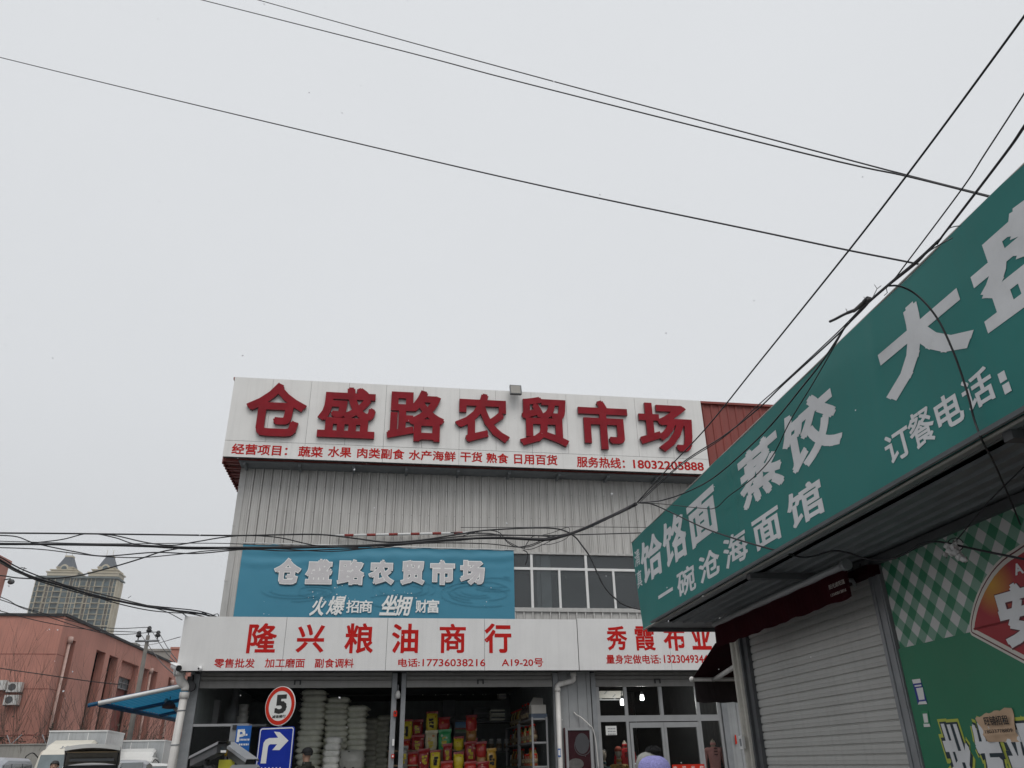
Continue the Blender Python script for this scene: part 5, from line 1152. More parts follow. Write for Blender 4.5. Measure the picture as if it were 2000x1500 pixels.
CM = {'oil_amber': mat('oil_amber', (.40, .22, .04), .15), 'sauce_red': mat('sauce_red', (.26, .05, .02), .3), 'sauce_brown': mat('sauce_brown', (.10, .05, .03), .2), 'oil_pale': mat('oil_pale', (.45, .38, .15), .15), 'vinegar_dark': mat('vinegar_dark', (.05, .03, .025), .2), 'milk_white': mat('milk_white', (.50, .50, .47), .3)}
protos = {}
names = dict(oil_amber='amber oil bottle', sauce_red='red sauce jar', sauce_brown='brown sauce bottle', oil_pale='pale oil bottle', vinegar_dark='dark vinegar bottle', milk_white='white plastic bottle')
def bottle(kind, loc, where, s=1.):
    if kind not in protos:
        mb = MB(); prof = [(.036, 0), (.04, .01), (.04, .16), (.03, .19), (.014, .22), (.014, .25)] if kind not in ('sauce_red', 'milk_white') else [(.042, 0), (.045, .01), (.045, .13), (.038, .15), (.032, .16)]
        mb.lathe((0, 0, 0), prof, 10); o = mb.build('bottle', CM[kind], root=(0, 0, 0)); zt = prof[-1][1]
        m2 = MB(); m2.lathe((0, 0, 0), [(prof[-1][0]*1.15, zt-.005), (prof[-1][0]*1.15, zt+.025)], 10); m2.build('cap', M['sigred'] if kind != 'milk_white' else M['white'], o)
        m3 = MB(); r_ = prof[2][0]+.0015; m3.lathe((0, 0, 0), [(r_, .04), (r_, .11)], 10); m3.build('label', mat('bottle_label', (.26, .20, .12), .5, var=.5, vscale=30), o)
        protos[kind] = o
    else:
        o = protos[kind].copy(); C.objects.link(o)
        for ch in protos[kind].children: c_ = ch.copy(); C.objects.link(c_); c_.parent = o
    o.location = loc; o.scale = (s, s, s); tag(o, f'{names[kind]} standing on {where}', 'bottle', 'bottles and jars on the shop shelves')
rb = random.Random(5)
for z, wh in ((2.0, 'the fourth shelf of the near unit'), (1.55, 'the third shelf of the near unit'), (2.45, 'top of the near unit')):
    for k in range(9):
        u = .12+k*.17+rb.uniform(-.02, .02); kd = rb.choice(cols[:5]) if z < 2.4 else rb.choice(('oil_amber', 'vinegar_dark'))
        if z > 2.4 and k not in (4, 5, 6, 8): continue
        bottle(kd, su.pt(u, .22 if k % 2 else .27, z), wh, 1.25)
for z, wh in ((2.0, 'the fourth shelf of the deeper unit'), (1.55, 'the third shelf of the deeper unit'), (2.4, 'top of the deeper unit')):
    for k in range(8): bottle(rb.choice(cols), su2.pt(.15+k*.21, .22, z), wh, 1.3)
for k in range(7): bottle('milk_white', bf_.pt(.15+k*.2, .2, 1.9), 'the rear shelf unit', 1.5)
# carton and crate on the near unit, boxes on the rear, cooler with picture
t = thing('carton', 'white carton with flap up on top of the near shelf unit', 'box', su.pt(.22, .15, 2.45)); f_ = Frame(su.pt(.22, .15, 2.45), F.ex, F.en)
mb = MB(); mb.box(f_, -.17, .14, -.15, .15, .09, .26); mb.build('box', M['card'], t); mb = MB(); mb.add([f_.pt(-.17, -.15, .262), f_.pt(.14, -.15, .262), f_.pt(.16, -.26, .42), f_.pt(-.05, -.26, .44)], [(0, 1, 2, 3)]); mb.build('flap', M['card'], t)
t = thing('crate', 'blue grey plastic crate under the white carton', 'crate', su.pt(.22, .15, 2.452)); f2 = Frame(su.pt(.22, .15, 2.452), F.ex, F.en)
mb = MB(); mb.box(f2, -.18, .16, -.16, .16, 0, .085)
for k in range(9): mb.box(f2, -.17+k*.037, -.155+k*.037, .161, .168, .006, .08)
mb.build('basket', mat('crate_plastic', (.09, .12, .17), .5), t)
t = thing('drinks_cooler', 'dark drinks cooler with a landscape picture on its header', 'cooler', at(899, 1500, 20.4)*np.array([1, 1, 0])); cf_ = Frame(at(899, 1440, 20.4)*np.array([1, 1, 0]), F.ex, F.en)
q0, q1 = cf_.px(889, 1432), cf_.px(911, 1410)
mb = MB(); mb.box(cf_, q0[0]-.03, q1[0]+.03, -.5, -.01, .12, q1[1]+.05); mb.build('cabinet', M['dsteel'], t)
mb = MB(); mb.box(cf_, q0[0], q1[0], -.009, 0, q0[1], q1[1])
def pic():
    m = bpy.data.materials.new('landscape_picture'); m.use_nodes = True; tt = m.node_tree; n = tt.nodes; p = n['Principled BSDF']; tc = n.new('ShaderNodeTexCoord'); s_ = n.new('ShaderNodeSeparateXYZ'); tt.links.new(tc.outputs['Generated'], s_.inputs[0])
    r = n.new('ShaderNodeValToRGB'); r.color_ramp.elements[0].color = (.30, .32, .28, 1); r.color_ramp.elements[1].color = (.06, .20, .42, 1)
    for ps, cl in ((.25, (.08, .2, .08, 1)), (.42, (.35, .06, .04, 1)), (.52, (.2, .35, .5, 1))): e = r.color_ramp.elements.new(ps); e.color = cl
    tt.links.new(s_.outputs[2], r.inputs[0]); tt.links.new(r.outputs[0], p.inputs['Base Color']); return m
mb.build('header_picture', pic(), t)
mb = MB(); mb.box(cf_, q0[0]+.0, q1[0], -.009, .002, .3, q0[1]-.06); mb.build('door', M['cglass'], t)
for k, (x0, y0, x1, y1, Y, lab, m_) in enumerate(((865, 1367, 890, 1400, 21.5, 'dark upright carton standing at the rear wall', 'dsteel'), (925, 1384, 958, 1402, 21.2, 'dark stacked box at the rear under the loose bundle', 'dark'), (959, 1386, 986, 1396, 20.9, 'pale flat parcel on the rear stack, uppermost', 'sack'), (959, 1397, 986, 1406, 20.9, 'pale flat parcel under the uppermost one', 'sack'), (975, 1355, 989, 1364, 21.3, 'small pale box high against the rear wall', 'card'))):
    f3 = Frame(at((x0+x1)/2, y1, Y), F.ex, F.en); A_ = f3.px(x0, (y0+y1)/2)[0]; B_ = f3.px(x1, (y0+y1)/2)[0]; z1 = f3.px((x0+x1)/2, y0)[1]
    t = thing('carton', lab, 'box', f3.O, 'cartons at the rear of the grain shop'); f3b = f3; hh = z1
    mb = MB(); mb.rbox(f3, A_, B_, -.35, 0, 0, hh, .01); mb.build('box', M[m_], t); mb = MB(); mb.box(f3, A_, B_, .001, .003, hh*.5-.02, hh*.5+.02); mb.build('tape', M['alu' if m_ == 'card' else 'dsteel'], t)
t = thing('rear_stack', 'dark storage rack carrying the cartons at the rear', 'rack', at(930, 1450, 21.6)*np.array([1, 1, 0])); f3 = Frame(at(930, 1450, 21.4)*np.array([1, 1, 0]), F.ex, F.en)
zz_ = at(930, 1407, 21.3)[2]
mb = MB(); mb.box(f3, -1.0, .95, -.35, .3, zz_-.06, zz_-.012); mb.build('shelf', M['dsteel'], t)
for u in (-.97, .9): mb = MB(); mb.box(f3, u, u+.05, -.3, .25, .12, zz_-.061); mb.build('upright', M['dsteel'], t)
# kitchen corner of the first unit: buckets, machine
bk = None
for k, (x, y0, y1, w_) in enumerate(((475, 1376, 1391, 18), (474.5, 1389, 1401, 18), (472, 1399, 1415, 23))):
    Y = 18.0; A = at(x, y1, Y); B = at(x, y0, Y); r_ = np.linalg.norm(at(x+w_/2, y1, Y)-A)
    mb = MB(); mb.lathe(A, [(r_*.88, 0), (r_*.97, .92*(B[2]-A[2]))], 14); t = thing('bucket', ('white plastic bucket on top of the bucket stack', 'white plastic bucket in the middle of the bucket stack', 'wide white plastic bucket at the bottom of the bucket stack')[k], 'bucket', A, 'white buckets behind the side window')
    mb.build('tub', M['milk'] if 'milk' in M else CM['milk_white'], t); mb = MB(); mb.lathe(A+np.array([0, 0, .9*(B[2]-A[2])]), [(r_*1.03, 0), (r_*1.03, .1*(B[2]-A[2]))], 14); mb.build('lid', CM['milk_white'], t)
kc = thing('work_bench', 'steel work bench with the white buckets behind the side window', 'bench', at(460, 1450, 18.2)*np.array([1, 1, 0])); kf = Frame(at(460, 1450, 18.2)*np.array([1, 1, 0]), F.ex, F.en); zb_ = at(472, 1415, 18.)[2]
mb = MB(); mb.box(kf, -.9, .65, -.3, .42, zb_-.05, zb_-.002); mb.build('top', M['steel'], kc)
for u in (-.85, .58): mb = MB(); mb.box(kf, u, u+.05, -.25, .36, .12, zb_-.051); mb.build('leg', M['steel'], kc)
ml = thing('flour_mill', 'dark grinding machine with a round motor and pipe on the work bench', 'machine', kf.pt(-.25, 0, zb_))
mb = MB(); mb.lathe(kf.pt(-.12, .05, zb_), [(.17, 0), (.19, .12), (.17, .3), (.08, .42), (.06, .8)], 14); mb.build('hopper', M['steel'], ml); mb = MB(); mb.rbox(Frame(kf.pt(-.5, .1, zb_), F.ex, F.en), -.10, .10, -.1, .1, 0, .5, .02); mb.build('control_case', M['alu'], ml); mb = MB(); mb.tube([kf.pt(-.12, .05, zb_+.8), kf.pt(-.10, 0, zb_+1.1), kf.pt(0, -.4, zb_+1.2)], .05, 8); mb.build('pipe', M['dsteel'], ml)

# ---------------------------------------------------------------- cloth shop contents
for k, (x, y, lab) in enumerate(((1254, 1363, 'lit white bulb hanging in the middle of the cloth shop'), (1215.5, 1372, 'lit white bulb hanging beside the air conditioner carton'))):
    Y = 19.6 if x > 1230 else 18.05; c = at(x, y, Y); t = thing('light_bulb', lab, 'bulb', c, 'bulbs lit in the cloth shop')
    mb = MB(); mb.lathe(c, [(.02, -.055), (.042, -.048), (.046, 0), (.042, .045), (.03, .07)], 14); mb.build('globe', M['bulb'], t)
    mb = MB(); mb.lathe(c+np.array([0, 0, .07]), [(.035, 0), (.03, .06), (.012, .07)], 12); mb.build('holder', M['steel'], t); mb = MB(); mb.tube([c+np.array([0, 0, .13]), np.array([c[0], c[1], 3.40])], .006, 5); mb.build('cord', M['cable'], t)
    pl_ = bpy.data.lights.new('bulb_light', 'POINT'); pl_.energy = 22 if k == 0 else 14; pl_.shadow_soft_size = .05; pl_.color = (1, .97, .93); lo = bpy.data.objects.new('bulb_light', pl_); C.objects.link(lo); lo.parent = t; lo.location = (0, .0, -.12)
cf2 = Frame(at(1187, 1363, 18.45), F.ex, F.en); q0, q1 = cf2.px(1156, 1356)[0], cf2.px(1217, 1356)[0]; hz = cf2.px(1187, 1349.5)[1]
t = thing('air_conditioner', 'white wrapped wall unit hung high inside the cloth shop window', 'air conditioner', cf2.O)
mb = MB(); mb.rbox(cf2, q0, q1, -.22, 0, 0, hz, .01); mb.build('case', M['card'], t)
mb = MB()
for k in range(4): u = q0+.08+k*.19; z = hz*(.75 if k % 2 else .3); mb.add([cf2.pt(u, .002, z-.03), cf2.pt(u+.03, .002, z-.03), cf2.pt(u+.09, .002, z+.03), cf2.pt(u+.06, .002, z+.03)], [(0, 1, 2, 3)])
mb.build('grey_print', M['steel'], t); mb = MB(); mb.box(cf2, q0+.1, q1-.03, -.1, -.07, -.045, -.02); mb.box(cf2, q0+.2, q0+.24, -.1, -.07, -.02, -.001); mb.box(cf2, q1-.2, q1-.16, -.1, -.07, -.02, -.001); mb.build('rail', M['alu'], t)
f3 = Frame(F.pt(0, AW-.045, 0), F.ex, F.en); A_ = [f3.px(x, y) for x, y in ((1182.5, 1418), (1205, 1435.5))]
mb = MB(); mb.box(f3, A_[0][0], A_[1][0], 0, .002, A_[1][1], A_[0][1]); pn = mb.build('paper_notice', M['sigw']); tag(pn, 'white paper notice with three lines of writing on the cloth shop pane', 'notice')
mb = MB()
for k in range(3):
    u = A_[0][0]+.045; z = A_[0][1]-.05-k*.052
    while u < A_[1][0]-.05: mb.box(f3, u, u+.024, .0025, .0035, z-.014, z+.010); u += .034
mb.build('writing', M['steel'], pn)
f4 = Frame(F.pt(0, AW-.012, 0), F.ex, F.en); B_ = [f4.px(x, y) for x, y in ((1312, 1493.5), (1375, 1493.5))]; zt_ = B_[0][1]
mb = MB(); mb.box(f4, B_[0][0], B_[1][0], .014, .018, zt_-.17, zt_); wb = mb.build('welcome_strip', M['sigred']); tag(wb, 'red welcome strip with white characters low on the shop doors', 'sign')
uu = np.linspace(B_[0][0]+.06, B_[1][0]-.06, 4)
for ch, u in zip('欢迎光临', uu): mb = MB(); put_glyph(mb, ch, f4, .0185, rect=(u-.042, u+.042, zt_-.115, zt_-.028), t=.0015, offset=.012); mb.build('character', M['sigw'], wb)
for x0, x1, z in ((1165, 1190, 1395),):
    A = at(1161, 1399, 17.9); mb = MB(); mb.lathe(A, [(.035, 0), (.04, .02), (.04, .18), (.02, .22), (.015, .25)], 12); t = mb.build('bottle', CM['milk_white']); tag(t, 'white bottle on the sill behind the cloth shop corner pane', 'bottle')

# ---------------------------------------------------------------- buildings and street on the far side of the yard
PC = at(128, 1204, 46.0); pzt = PC[2]
PF = Frame((PC[0], PC[1], 0), F.ex, F.en)                                   # face towards us (u<0)
PR = Frame((PC[0], PC[1], 0), Rx, -Rn)                                      # long side, u runs away
pk_ = thing('pink_building', 'long two storey pink rendered building with dark red window recesses', 'building', PF.O)
UE = PR.px(352, 1306)[0]
rec = [(139.5, 149, 1251, 1), (188.5, 207.5, 1272, 1), (214, 232, 1282, 1), (238, 273, 1295, 0), (280, 291.6, 1306, 1), (297, 309, 1311, 1), (330, 336, 1323, 1)]
rr_ = [(PR.px(x0, y)[0], PR.px(x1, y)[0], PR.px((x0+x1)/2, y)[1]) for x0, x1, y, _ in rec]
mb = MB(); WD = .5
zt0 = pzt
edges = [0]+[v for r3 in rr_ for v in r3[:2]]+[UE+3]
for k in range(0, len(edges), 2): mb.box(PR, edges[k], edges[k+1], -WD, 0, 0, zt0-.0)
for u0, u1, z1 in rr_: mb.box(PR, u0, u1, -WD, -.003, z1, zt0)
mb.box(PF, -26, -.55, -.5, 0, 0, zt0); mb.box(PR, 0, .0+WD+.1, -WD-.1, -WD, 0, zt0)
mb.box(PR, .1, UE+3, -14, -13.6, 0, zt0); mb.box(PR, UE+2.6, UE+3, -13.6, -WD, 0, zt0)
mb.build('wall', M['pink'], pk_)
mb = MB()
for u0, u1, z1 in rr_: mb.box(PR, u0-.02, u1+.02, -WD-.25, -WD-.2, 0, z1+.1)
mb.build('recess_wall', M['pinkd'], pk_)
mb = MB()
for k, (u0, u1, z1) in enumerate(rr_):
    if k in (1, 2, 4): mb.box(PR, u0+.05, u1-.02, -WD-.19, -WD-.05, z1*.55, z1*.57); mb.box(PR, u0+.03, u1-.02, -WD-.19, -WD+.1, 0, z1*.28)
mb.box(PR, rr_[3][0]+.05, rr_[3][1]-.05, -WD-.19, -WD+.12, rr_[3][2]-.95, rr_[3][2]-.002)
mb.build('spandrel', M['pinkd'] if False else M['pink'], pk_)
wq = [PR.px(233, 1320, -WD), PR.px(252, 1352, -WD)]
for nm, (u0, u1, z0, z1) in dict(a=(wq[0][0]+.2, wq[1][0]-.0, wq[1][1]+.1, wq[0][1])).items():
    mb = MB(); n_ = 3
    for k in range(n_+1): u = u0+(u1-u0)*k/n_; mb.box(PR, u-.02, u+.02, -WD-.1, -WD-.0, z0, z1)
    for z in (z0, (z0+z1)/2, z1): mb.box(PR, u0, u1, -WD-.1, -WD+.01, z-.025, z+.025)
    wn_ = mb.build('window', M['steel'], pk_); mb = MB(); mb.box(PR, u0, u1, -WD-.12, -WD-.1, z0, z1); mb.build('pane', mat('curtain_glass', (.20, .22, .23), .1, var=.4, vscale=2), wn_)
mb = MB(); mb.box(PR, -.05, UE+3, -14, .10, zt0+.002, zt0+.16); mb.box(PF, -26, -.11, -14, .10, zt0+.004, zt0+.15); mb.build('roof', mat('black_roof_edge', (.03, .03, .032), .8), pk_)
mb = MB()                                             # shallow render joints
for z in (zt0-2.1, zt0-3.95, zt0-6.3): mb.box(PF, -26, -.02, .001, .006, z, z+.035); mb.box(PR, .02, rr_[0][0]-.1, .001, .006, z, z+.035)
mb.build('render_joint', M['pinkd'], pk_)
for x0, y0, x1, y1 in ((138.5, 1242, 97, 1412), (296, 1304, 273, 1412), (337, 1327, 330, 1400)):
    u, z = PR.px(x0, y0, .1); mb = MB(); mb.tube([PR.pt(u, .1, 0), PR.pt(u, .1, z-.4)], .085, 8); mb.tube([PR.pt(u, .1, z-.4), PR.pt(u, .1, z-.05)], .17, 8); mb.build('downpipe', mat('pink_pipe', (.52, .36, .31), .6), pk_)
mb = MB(); q = PR.px(256, 1262, -2); mb.box(PR, q[0]-.5, q[0]+.6, -2.5, -1.5, zt0+.17, zt0+1.0); mb.build('roof_vent', M['conc'], pk_)
for k, (x, y) in enumerate(((28, 1342), (22, 1367), (-2, 1338))):
    u, z = PF.px(x, y, .4); t = thing('outdoor_unit', ('white outdoor unit on the pink wall, upper of the pair', 'white outdoor unit on the pink wall, lower of the pair', 'white outdoor unit cut by the frame edge on the pink wall')[k], 'air conditioner', PF.pt(u, .1, z-.31), 'outdoor units on the pink wall')
    mb = MB(); mb.box(PF, u-.37, u+.37, .12, .45, z-.25, z+.25); mb.build('case', M['vanw'], t); mb = MB(); mb.disc(PF, u-.10, z, .19, .19, .4505, .462, 20); mb.build('fan_grille', M['dsteel'], t)
    for e_ in (-.35, .3): mb = MB(); mb.box(PF, u+e_, u+e_+.05, .003, .44, z-.31, z-.26); mb.build('bracket', M['dsteel'], t)
# second, taller pink block cut by the frame
c = at(20, 1097, 62); QF = Frame((c[0], c[1], 0), F.ex, F.en); QR = Frame((c[0], c[1], 0), Rx, -Rn)
t = thing('pink_building', 'taller pink block cut off by the frame edge behind the long pink building', 'building', QF.O)
mb = MB(); mb.box(QR, -22, 0, -8, 0, c[2]-3.4, c[2]-.3); mb.box(QR, -22, -.7, -8, -.1, 0, c[2]-3.41); mb.build('wall', M['pink'], t); mb = MB(); mb.box(QR, -.69, -.1, -7.9, -.12, 0, c[2]-3.42); mb.build('side_wall', M['beige'], t)
mb = MB(); mb.box(QR, -22.1, .1, -8.1, .1, c[2]-.29, c[2]+.05); mb.build('parapet', M['pink'], t)
q = QF.px(13, 1134); mb = MB(); mb.tube([QF.pt(-.2, .1, q[1]), QF.pt(.5, .3, q[1]+.1)], .05, 6); mb.ball(QF.pt(.6, .3, q[1]-.15), .28, .2, .22); mb.build('lamp', M['dsteel'], t)
# grey block and pink slab closing the street
g0 = at(291, 1283, 88); GF = Frame((g0[0], g0[1], 0), F.ex, F.en); t = thing('grey_building', 'stained grey concrete block far behind the utility pole', 'building', GF.O)
w_ = GF.px(333, 1283)[0]; zt_ = GF.px(310, 1272)[1]; mb = MB(); mb.box(GF, -4, w_, -8, 0, 0, zt_); mb.build('wall', M['conc'], t); mb = MB(); mb.box(GF, -4.1, w_+.1, -8.1, .1, zt_+.002, zt_+.25); mb.build('roof', M['conc'], t)
g0 = at(333, 1280, 80); GF = Frame((g0[0], g0[1], 0), F.ex, F.en); t = thing('pink_building', 'narrow pink slab end showing just beside the shop sign', 'building', GF.O)
zt_ = GF.px(338, 1268)[1]; mb = MB(); mb.box(GF, 0, 6, -6, 0, 0, zt_); mb.build('wall', M['pink'], t); mb = MB(); mb.box(GF, -.1, 6.1, -6.1, .1, zt_+.002, zt_+.2); mb.build('roof', M['pink'], t)

# twin-turret apartment tower
TD = 430.
c0_ = at(216.5, 1180, TD); TF = Frame((c0_[0], c0_[1], 0), F.ex, F.en)
tz = TF.px(160, 1129)[1]; tw_ = -TF.px(62, 1160)[0]; fl_ = 2.95
tq = thing('apartment_tower', 'distant high rise apartment block with twin slate roofed turrets', 'tower', TF.pt(-tw_/2, 0, 0))
mb = MB(); mb.box(TF, -tw_, 0, -12, -1.2, 0, tz); mb.build('wall', M['tgrey'], tq)
mb = MB(); mb.box(TF, .002, .6, -12, -1.0, 0, tz-.5); mb.box(TF, .601, .9, -10, -8.5, 0, tz-.6); mb.box(TF, .601, .9, -4.5, -3, 0, tz-.6); mb.build('side_wall', M['tbeige'], tq)
mb = MB(); mb.box(TF, -tw_-.5, 1.2, -12.8, .3, tz+.01, tz+.6); mb.box(TF, -tw_-.2, .8, -12.4, .1, tz+.61, tz+1.0); mb.build('cornice', M['tgrey'], tq)
half = tw_/2
nfl = 14
slots = []
for h in (0, 1):
    o_ = -tw_+h*half
    for (a0, a1) in ((.29, .36), (.86, .93)): slots.append((o_+a0*half, o_+a1*half))
mb = MB()
for s0, s1 in slots: mb.box(TF, s0, s1, -1.19, -1.0, 0, tz-1.4)
mb.build('recess_shade', M['tslot'], tq)  # flat dark strips whose colour stands in for shade in deep slots
wp = None; nwin = 0; rest = MB(); balm = MB(); bandm = MB()
for f_i in range(28):
    z0 = tz-1.6-(f_i+1)*fl_
    if z0 < 1: break
    for h in (0, 1):
        o_ = -tw_+h*half
        for q_, (a0, a1, kind) in enumerate(((.0, .09, 'w'), (.10, .27, 'b'), (.37, .47, 'w'), (.48, .68, 'b'), (.70, .84, 'w'), (.935, 1.0, 'w'))):
            u0, u1 = o_+a0*half+.15, o_+a1*half-.15
            if kind == 'b':
                balm.box(TF, u0-.2, u1+.2, -1.19, .1+.5*((f_i+h) % 2), z0-.05, z0+.22)
                for uu_ in (u0-.1, u1-.1): balm.box(TF, uu_, uu_+.2, -1.19, -.3, z0+.2, z0+fl_-.1)
            if nwin < 96 and f_i < 11:
                m_ = MB(); m_.box(TF, u0, u1, -1.19, -.75 if kind == 'w' else -1.05, z0+.45, z0+2.5); m_.build('window', M['tglass'], tq); nwin += 1
            else: rest.box(TF, u0, u1, -1.19, -.75 if kind == 'w' else -1.05, z0+.45, z0+2.5)
    bandm.box(TF, -tw_, 0, -1.18, -.85, z0-.02, z0+.2)
    if f_i % 4 == 3: bandm.box(TF, -tw_-.1, 0, -1.18, -.6, z0-.3, z0-.02)
balm.build('balcony', M['tbeige'], tq); bandm.build('string_course', M['tbeige'], tq); ro = rest.build('lower_windows', M['tglass'], tq); ro['kind'] = 'stuff'
mb = MB()
for h in (0, 1):
    o_ = -tw_+h*half
    for s_ in (0, .09, .28, .365, .475, .69, .85, .935): u = o_+s_*half; mb.box(TF, u-.14, u+.14, -1.185, -.55, 0, tz-.02)
mb.build('pilaster', M['tbeige'], tq)
for h, (xl, xr, xa, xb, yt, yb, ye) in enumerate(((101, 142, 122, 137, 1083, 1104, 1113), (182, 223, 204, 216, 1083, 1105, 1114))):
    ul_, ur_ = TF.px(xl, 1120)[0], TF.px(xr, 1122)[0]; zb_ = tz+1.0; z1 = TF.px((xl+xr)/2, 1117.5)[1]; z2 = TF.px((xl+xr)/2, 1108)[1]; z3 = TF.px((xl+xr)/2, 1085)[1]
    uc = (ul_+ur_)/2; hw = (ur_-ul_)/2*.96
    mb = MB(); mb.box(TF, ul_-2.5, ur_+2.2, -11, -.4, zb_+.3, zb_+2.0); mb.box(TF, ul_-3.2, ur_+2.8, -11.5, 0, zb_+2.0, zb_+2.6); mb.box(TF, ul_-1.0, ur_+1., -10, -.8, zb_+2.6, z1+1.2); mb.box(TF, ul_-1.6, ur_+1.5, -10.5, -.3, z1+1.2, z1+1.7); mb.box(TF, uc-hw*.78, uc+hw*.78, -9, -1.2, z1+1.7, z2+.1); mb.box(TF, uc-hw*.86, uc+hw*.86, -9.4, -.9, z2+.1, z2+.6)
    tu = mb.build('turret', M['tbeige'], tq)
    mb = MB(); A = [(-.80, -9), (.80, -9), (.80, -1.2), (-.80, -1.2)]; B = [(-.36, -7), (.36, -7), (.36, -3.4), (-.36, -3.4)]
    V = [TF.pt(uc+p*hw, w_, z2+.61) for p, w_ in A]+[TF.pt(uc+p*hw, w_, z3) for p, w_ in B]
    mb.add(V, [(0,1,5,4),(1,2,6,5),(2,3,7,6),(3,0,4,7),(4,5,6,7)]); mb.build('mansard_roof', M['troof'], tu)
    mb = MB(); mb.box(TF, uc-hw*.38, uc+hw*.38, -7.2, -3.2, z3+.01, z3+.9)
    for e_ in (-.33, .3): mb.tube([TF.pt(uc+e_*hw, -3.5, z3+.9), TF.pt(uc+e_*hw, -3.5, z3+4.2)], .12, 4)
    mb.build('roof_crest', M['tbeige'], tu)
    arch = lambda r, zc, n=10: [(uc-r, z1+1.9)]+[(uc-r*math.cos(math.pi*k/n), zc+r*math.sin(math.pi*k/n)) for k in range(n+1)]+[(uc+r, z1+1.9)]
    mb = MB(); mb.prism(TF, arch(hw*.40, z2-.2), -2.6, -.6); mb.build('dormer', M['tbeige'], tu)
    mb = MB(); mb.prism(TF, arch(hw*.26, z2-.4), -.59, -.45); mb.build('window', M['tglass'], tu)

# compound wall with wire brackets, bare shrubs, utility pole
ww0, ww1 = at(-60, 1452, 43.6), at(100, 1456, 43.6)
CWF = Frame((ww1[0], ww1[1], 0), F.ex, F.en); czt = CWF.px(60, 1455)[1]
cw_ = thing('compound_wall', 'plain grey concrete yard wall in front of the pink building', 'wall', CWF.pt(0, 0, 0))
mb = MB(); mb.box(CWF, -14, 16, -.25, 0, 0, czt); mb.build('wall', M['conc'], cw_); mb = MB(); mb.box(CWF, -14.05, 16.05, -.3, .05, czt+.002, czt+.06); mb.build('coping', M['conc'], cw_)
for x in (19, 88, -30): u = CWF.px(x, 1455)[0]; mb = MB(); mb.tube([CWF.pt(u-.28, -.1, czt+.48), CWF.pt(u, -.1, czt+.02), CWF.pt(u+.42, -.1, czt+.50)], .03, 5); mb.build('wire_bracket', M['steel'], cw_)
def shrub(label, x, y0, y1, Y, sp, n, seed, bush=0, m='twig', group='bare shrubs along the yard wall'):
    r = random.Random(seed); B = at(x, y0, Y); H = at(x, y1, Y)[2]-B[2]; B[2] = max(0, B[2]); t = thing('bare_shrub', label, 'shrub', B*np.array([1, 1, 0]), group)
    mb = MB()
    def grow(p, d, L, rd, lev):
        pts = [p]; q = p.copy(); dd_ = d.copy()
        for k in range(4):
            dd_ = dd_ + np.array([r.uniform(-.13, .13), r.uniform(-.13, .13), .05]); dd_ /= np.linalg.norm(dd_); q = q+dd_*L/4; pts.append(q)
            if lev < 2 and k > 0:
                for _ in range(r.choice((1, 1, 2))):
                    e_ = dd_+np.array([r.uniform(-.6, .6), r.uniform(-.6, .6), r.uniform(0, .4)]); e_ /= np.linalg.norm(e_); grow(q, e_, L*r.uniform(.35, .6), rd*.55, lev+1)
        mb.tube(pts, [rd*(1-.18*k) for k in range(5)], 4, cap=False)
    b0 = B.copy(); b0[2] = 0
    for k in range(n):
        an = r.uniform(-1, 1)*sp; d = np.array([math.sin(an), r.uniform(-.25, .25), math.cos(an)]); d /= np.linalg.norm(d)
        grow(b0+np.array([r.uniform(-.15, .15), r.uniform(-.15, .15), 0]), d, (B[2]+H)*r.uniform(.65, 1.0), .019, 0)
    mb.build('branches', M[m], t)
    if bush:
        mb = MB()
        for k in range(bush*60):
            c = b0+np.array([r.gauss(0, .5), r.gauss(0, .35), abs(r.gauss(B[2]*.8, .6))]); s_ = r.uniform(.04, .12)
            q = np.array([[r.uniform(-1, 1) for _ in range(3)] for _ in range(3)])*s_; mb.add([c+q[0], c+q[1], c+q[2]], [(0, 1, 2)])
        mb.build('foliage', M['everg' if m == 'everg' else 'bushbr'], t)
    return t
shrub('tall bare shrub with many fanned stems before the outdoor units', 45, 1455, 1310, 44.6, .42, 9, 1, 5)
shrub('low brown bushy shrub at the frame edge behind the wall', 10, 1455, 1390, 44.4, .7, 9, 2, 8)
shrub('slim bare shrub beside the pink pipe behind the wall', 75, 1457, 1375, 44.6, .5, 6, 3, 4)
shrub('bare shrub behind the first grey cargo box, before the pink recess', 148, 1445, 1372, 45, .5, 7, 4, 2)
shrub('spreading bare shrub between the two cargo boxes', 205, 1447, 1372, 46, .75, 12, 5, 5)
shrub('twiggy shrub under the near edge of the blue canopy', 232, 1447, 1385, 47, .6, 10, 6, 3)
shrub('fine twiggy shrub before the second pink pipe', 290, 1450, 1405, 49, .8, 11, 7, 6)
shrub('small twiggy shrub low under the far corner of the blue canopy', 320, 1452, 1418, 50, .8, 8, 8, 5)
def conifer(label, x, y0, y1, Y, wd, seed):
    r = random.Random(seed); B = at(x, y0, Y); T = at(x, y1, Y)[2]; t = thing('evergreen_tree', label, 'tree', B*np.array([1, 1, 0]), 'small evergreens behind the yard wall'); b0 = B*np.array([1, 1, 0])
    mb = MB(); mb.tube([b0, b0+np.array([0, 0, T])], [.05, .01], 6); mb.build('trunk', M['twig'], t); mb = MB()
    for k in range(900):
        f_ = r.random()**.7; z = T*(1-f_*.95); rad_ = wd*(f_*.9+.08)*(.6+.5*math.sin(k*.7)*.5+.3*r.random()); an = r.uniform(0, 6.28); p = b0+np.array([math.cos(an)*rad_*r.random()**.4, math.sin(an)*rad_*r.random()**.4, z])
        q = np.array([math.cos(an)*.14, math.sin(an)*.14, r.uniform(-.02, .09)]); s_ = np.array([-math.sin(an), math.cos(an), .2])*.05; mb.add([p-s_, p+s_, p+q], [(0, 1, 2)])
    mb.build('crown', M['everg'], t)
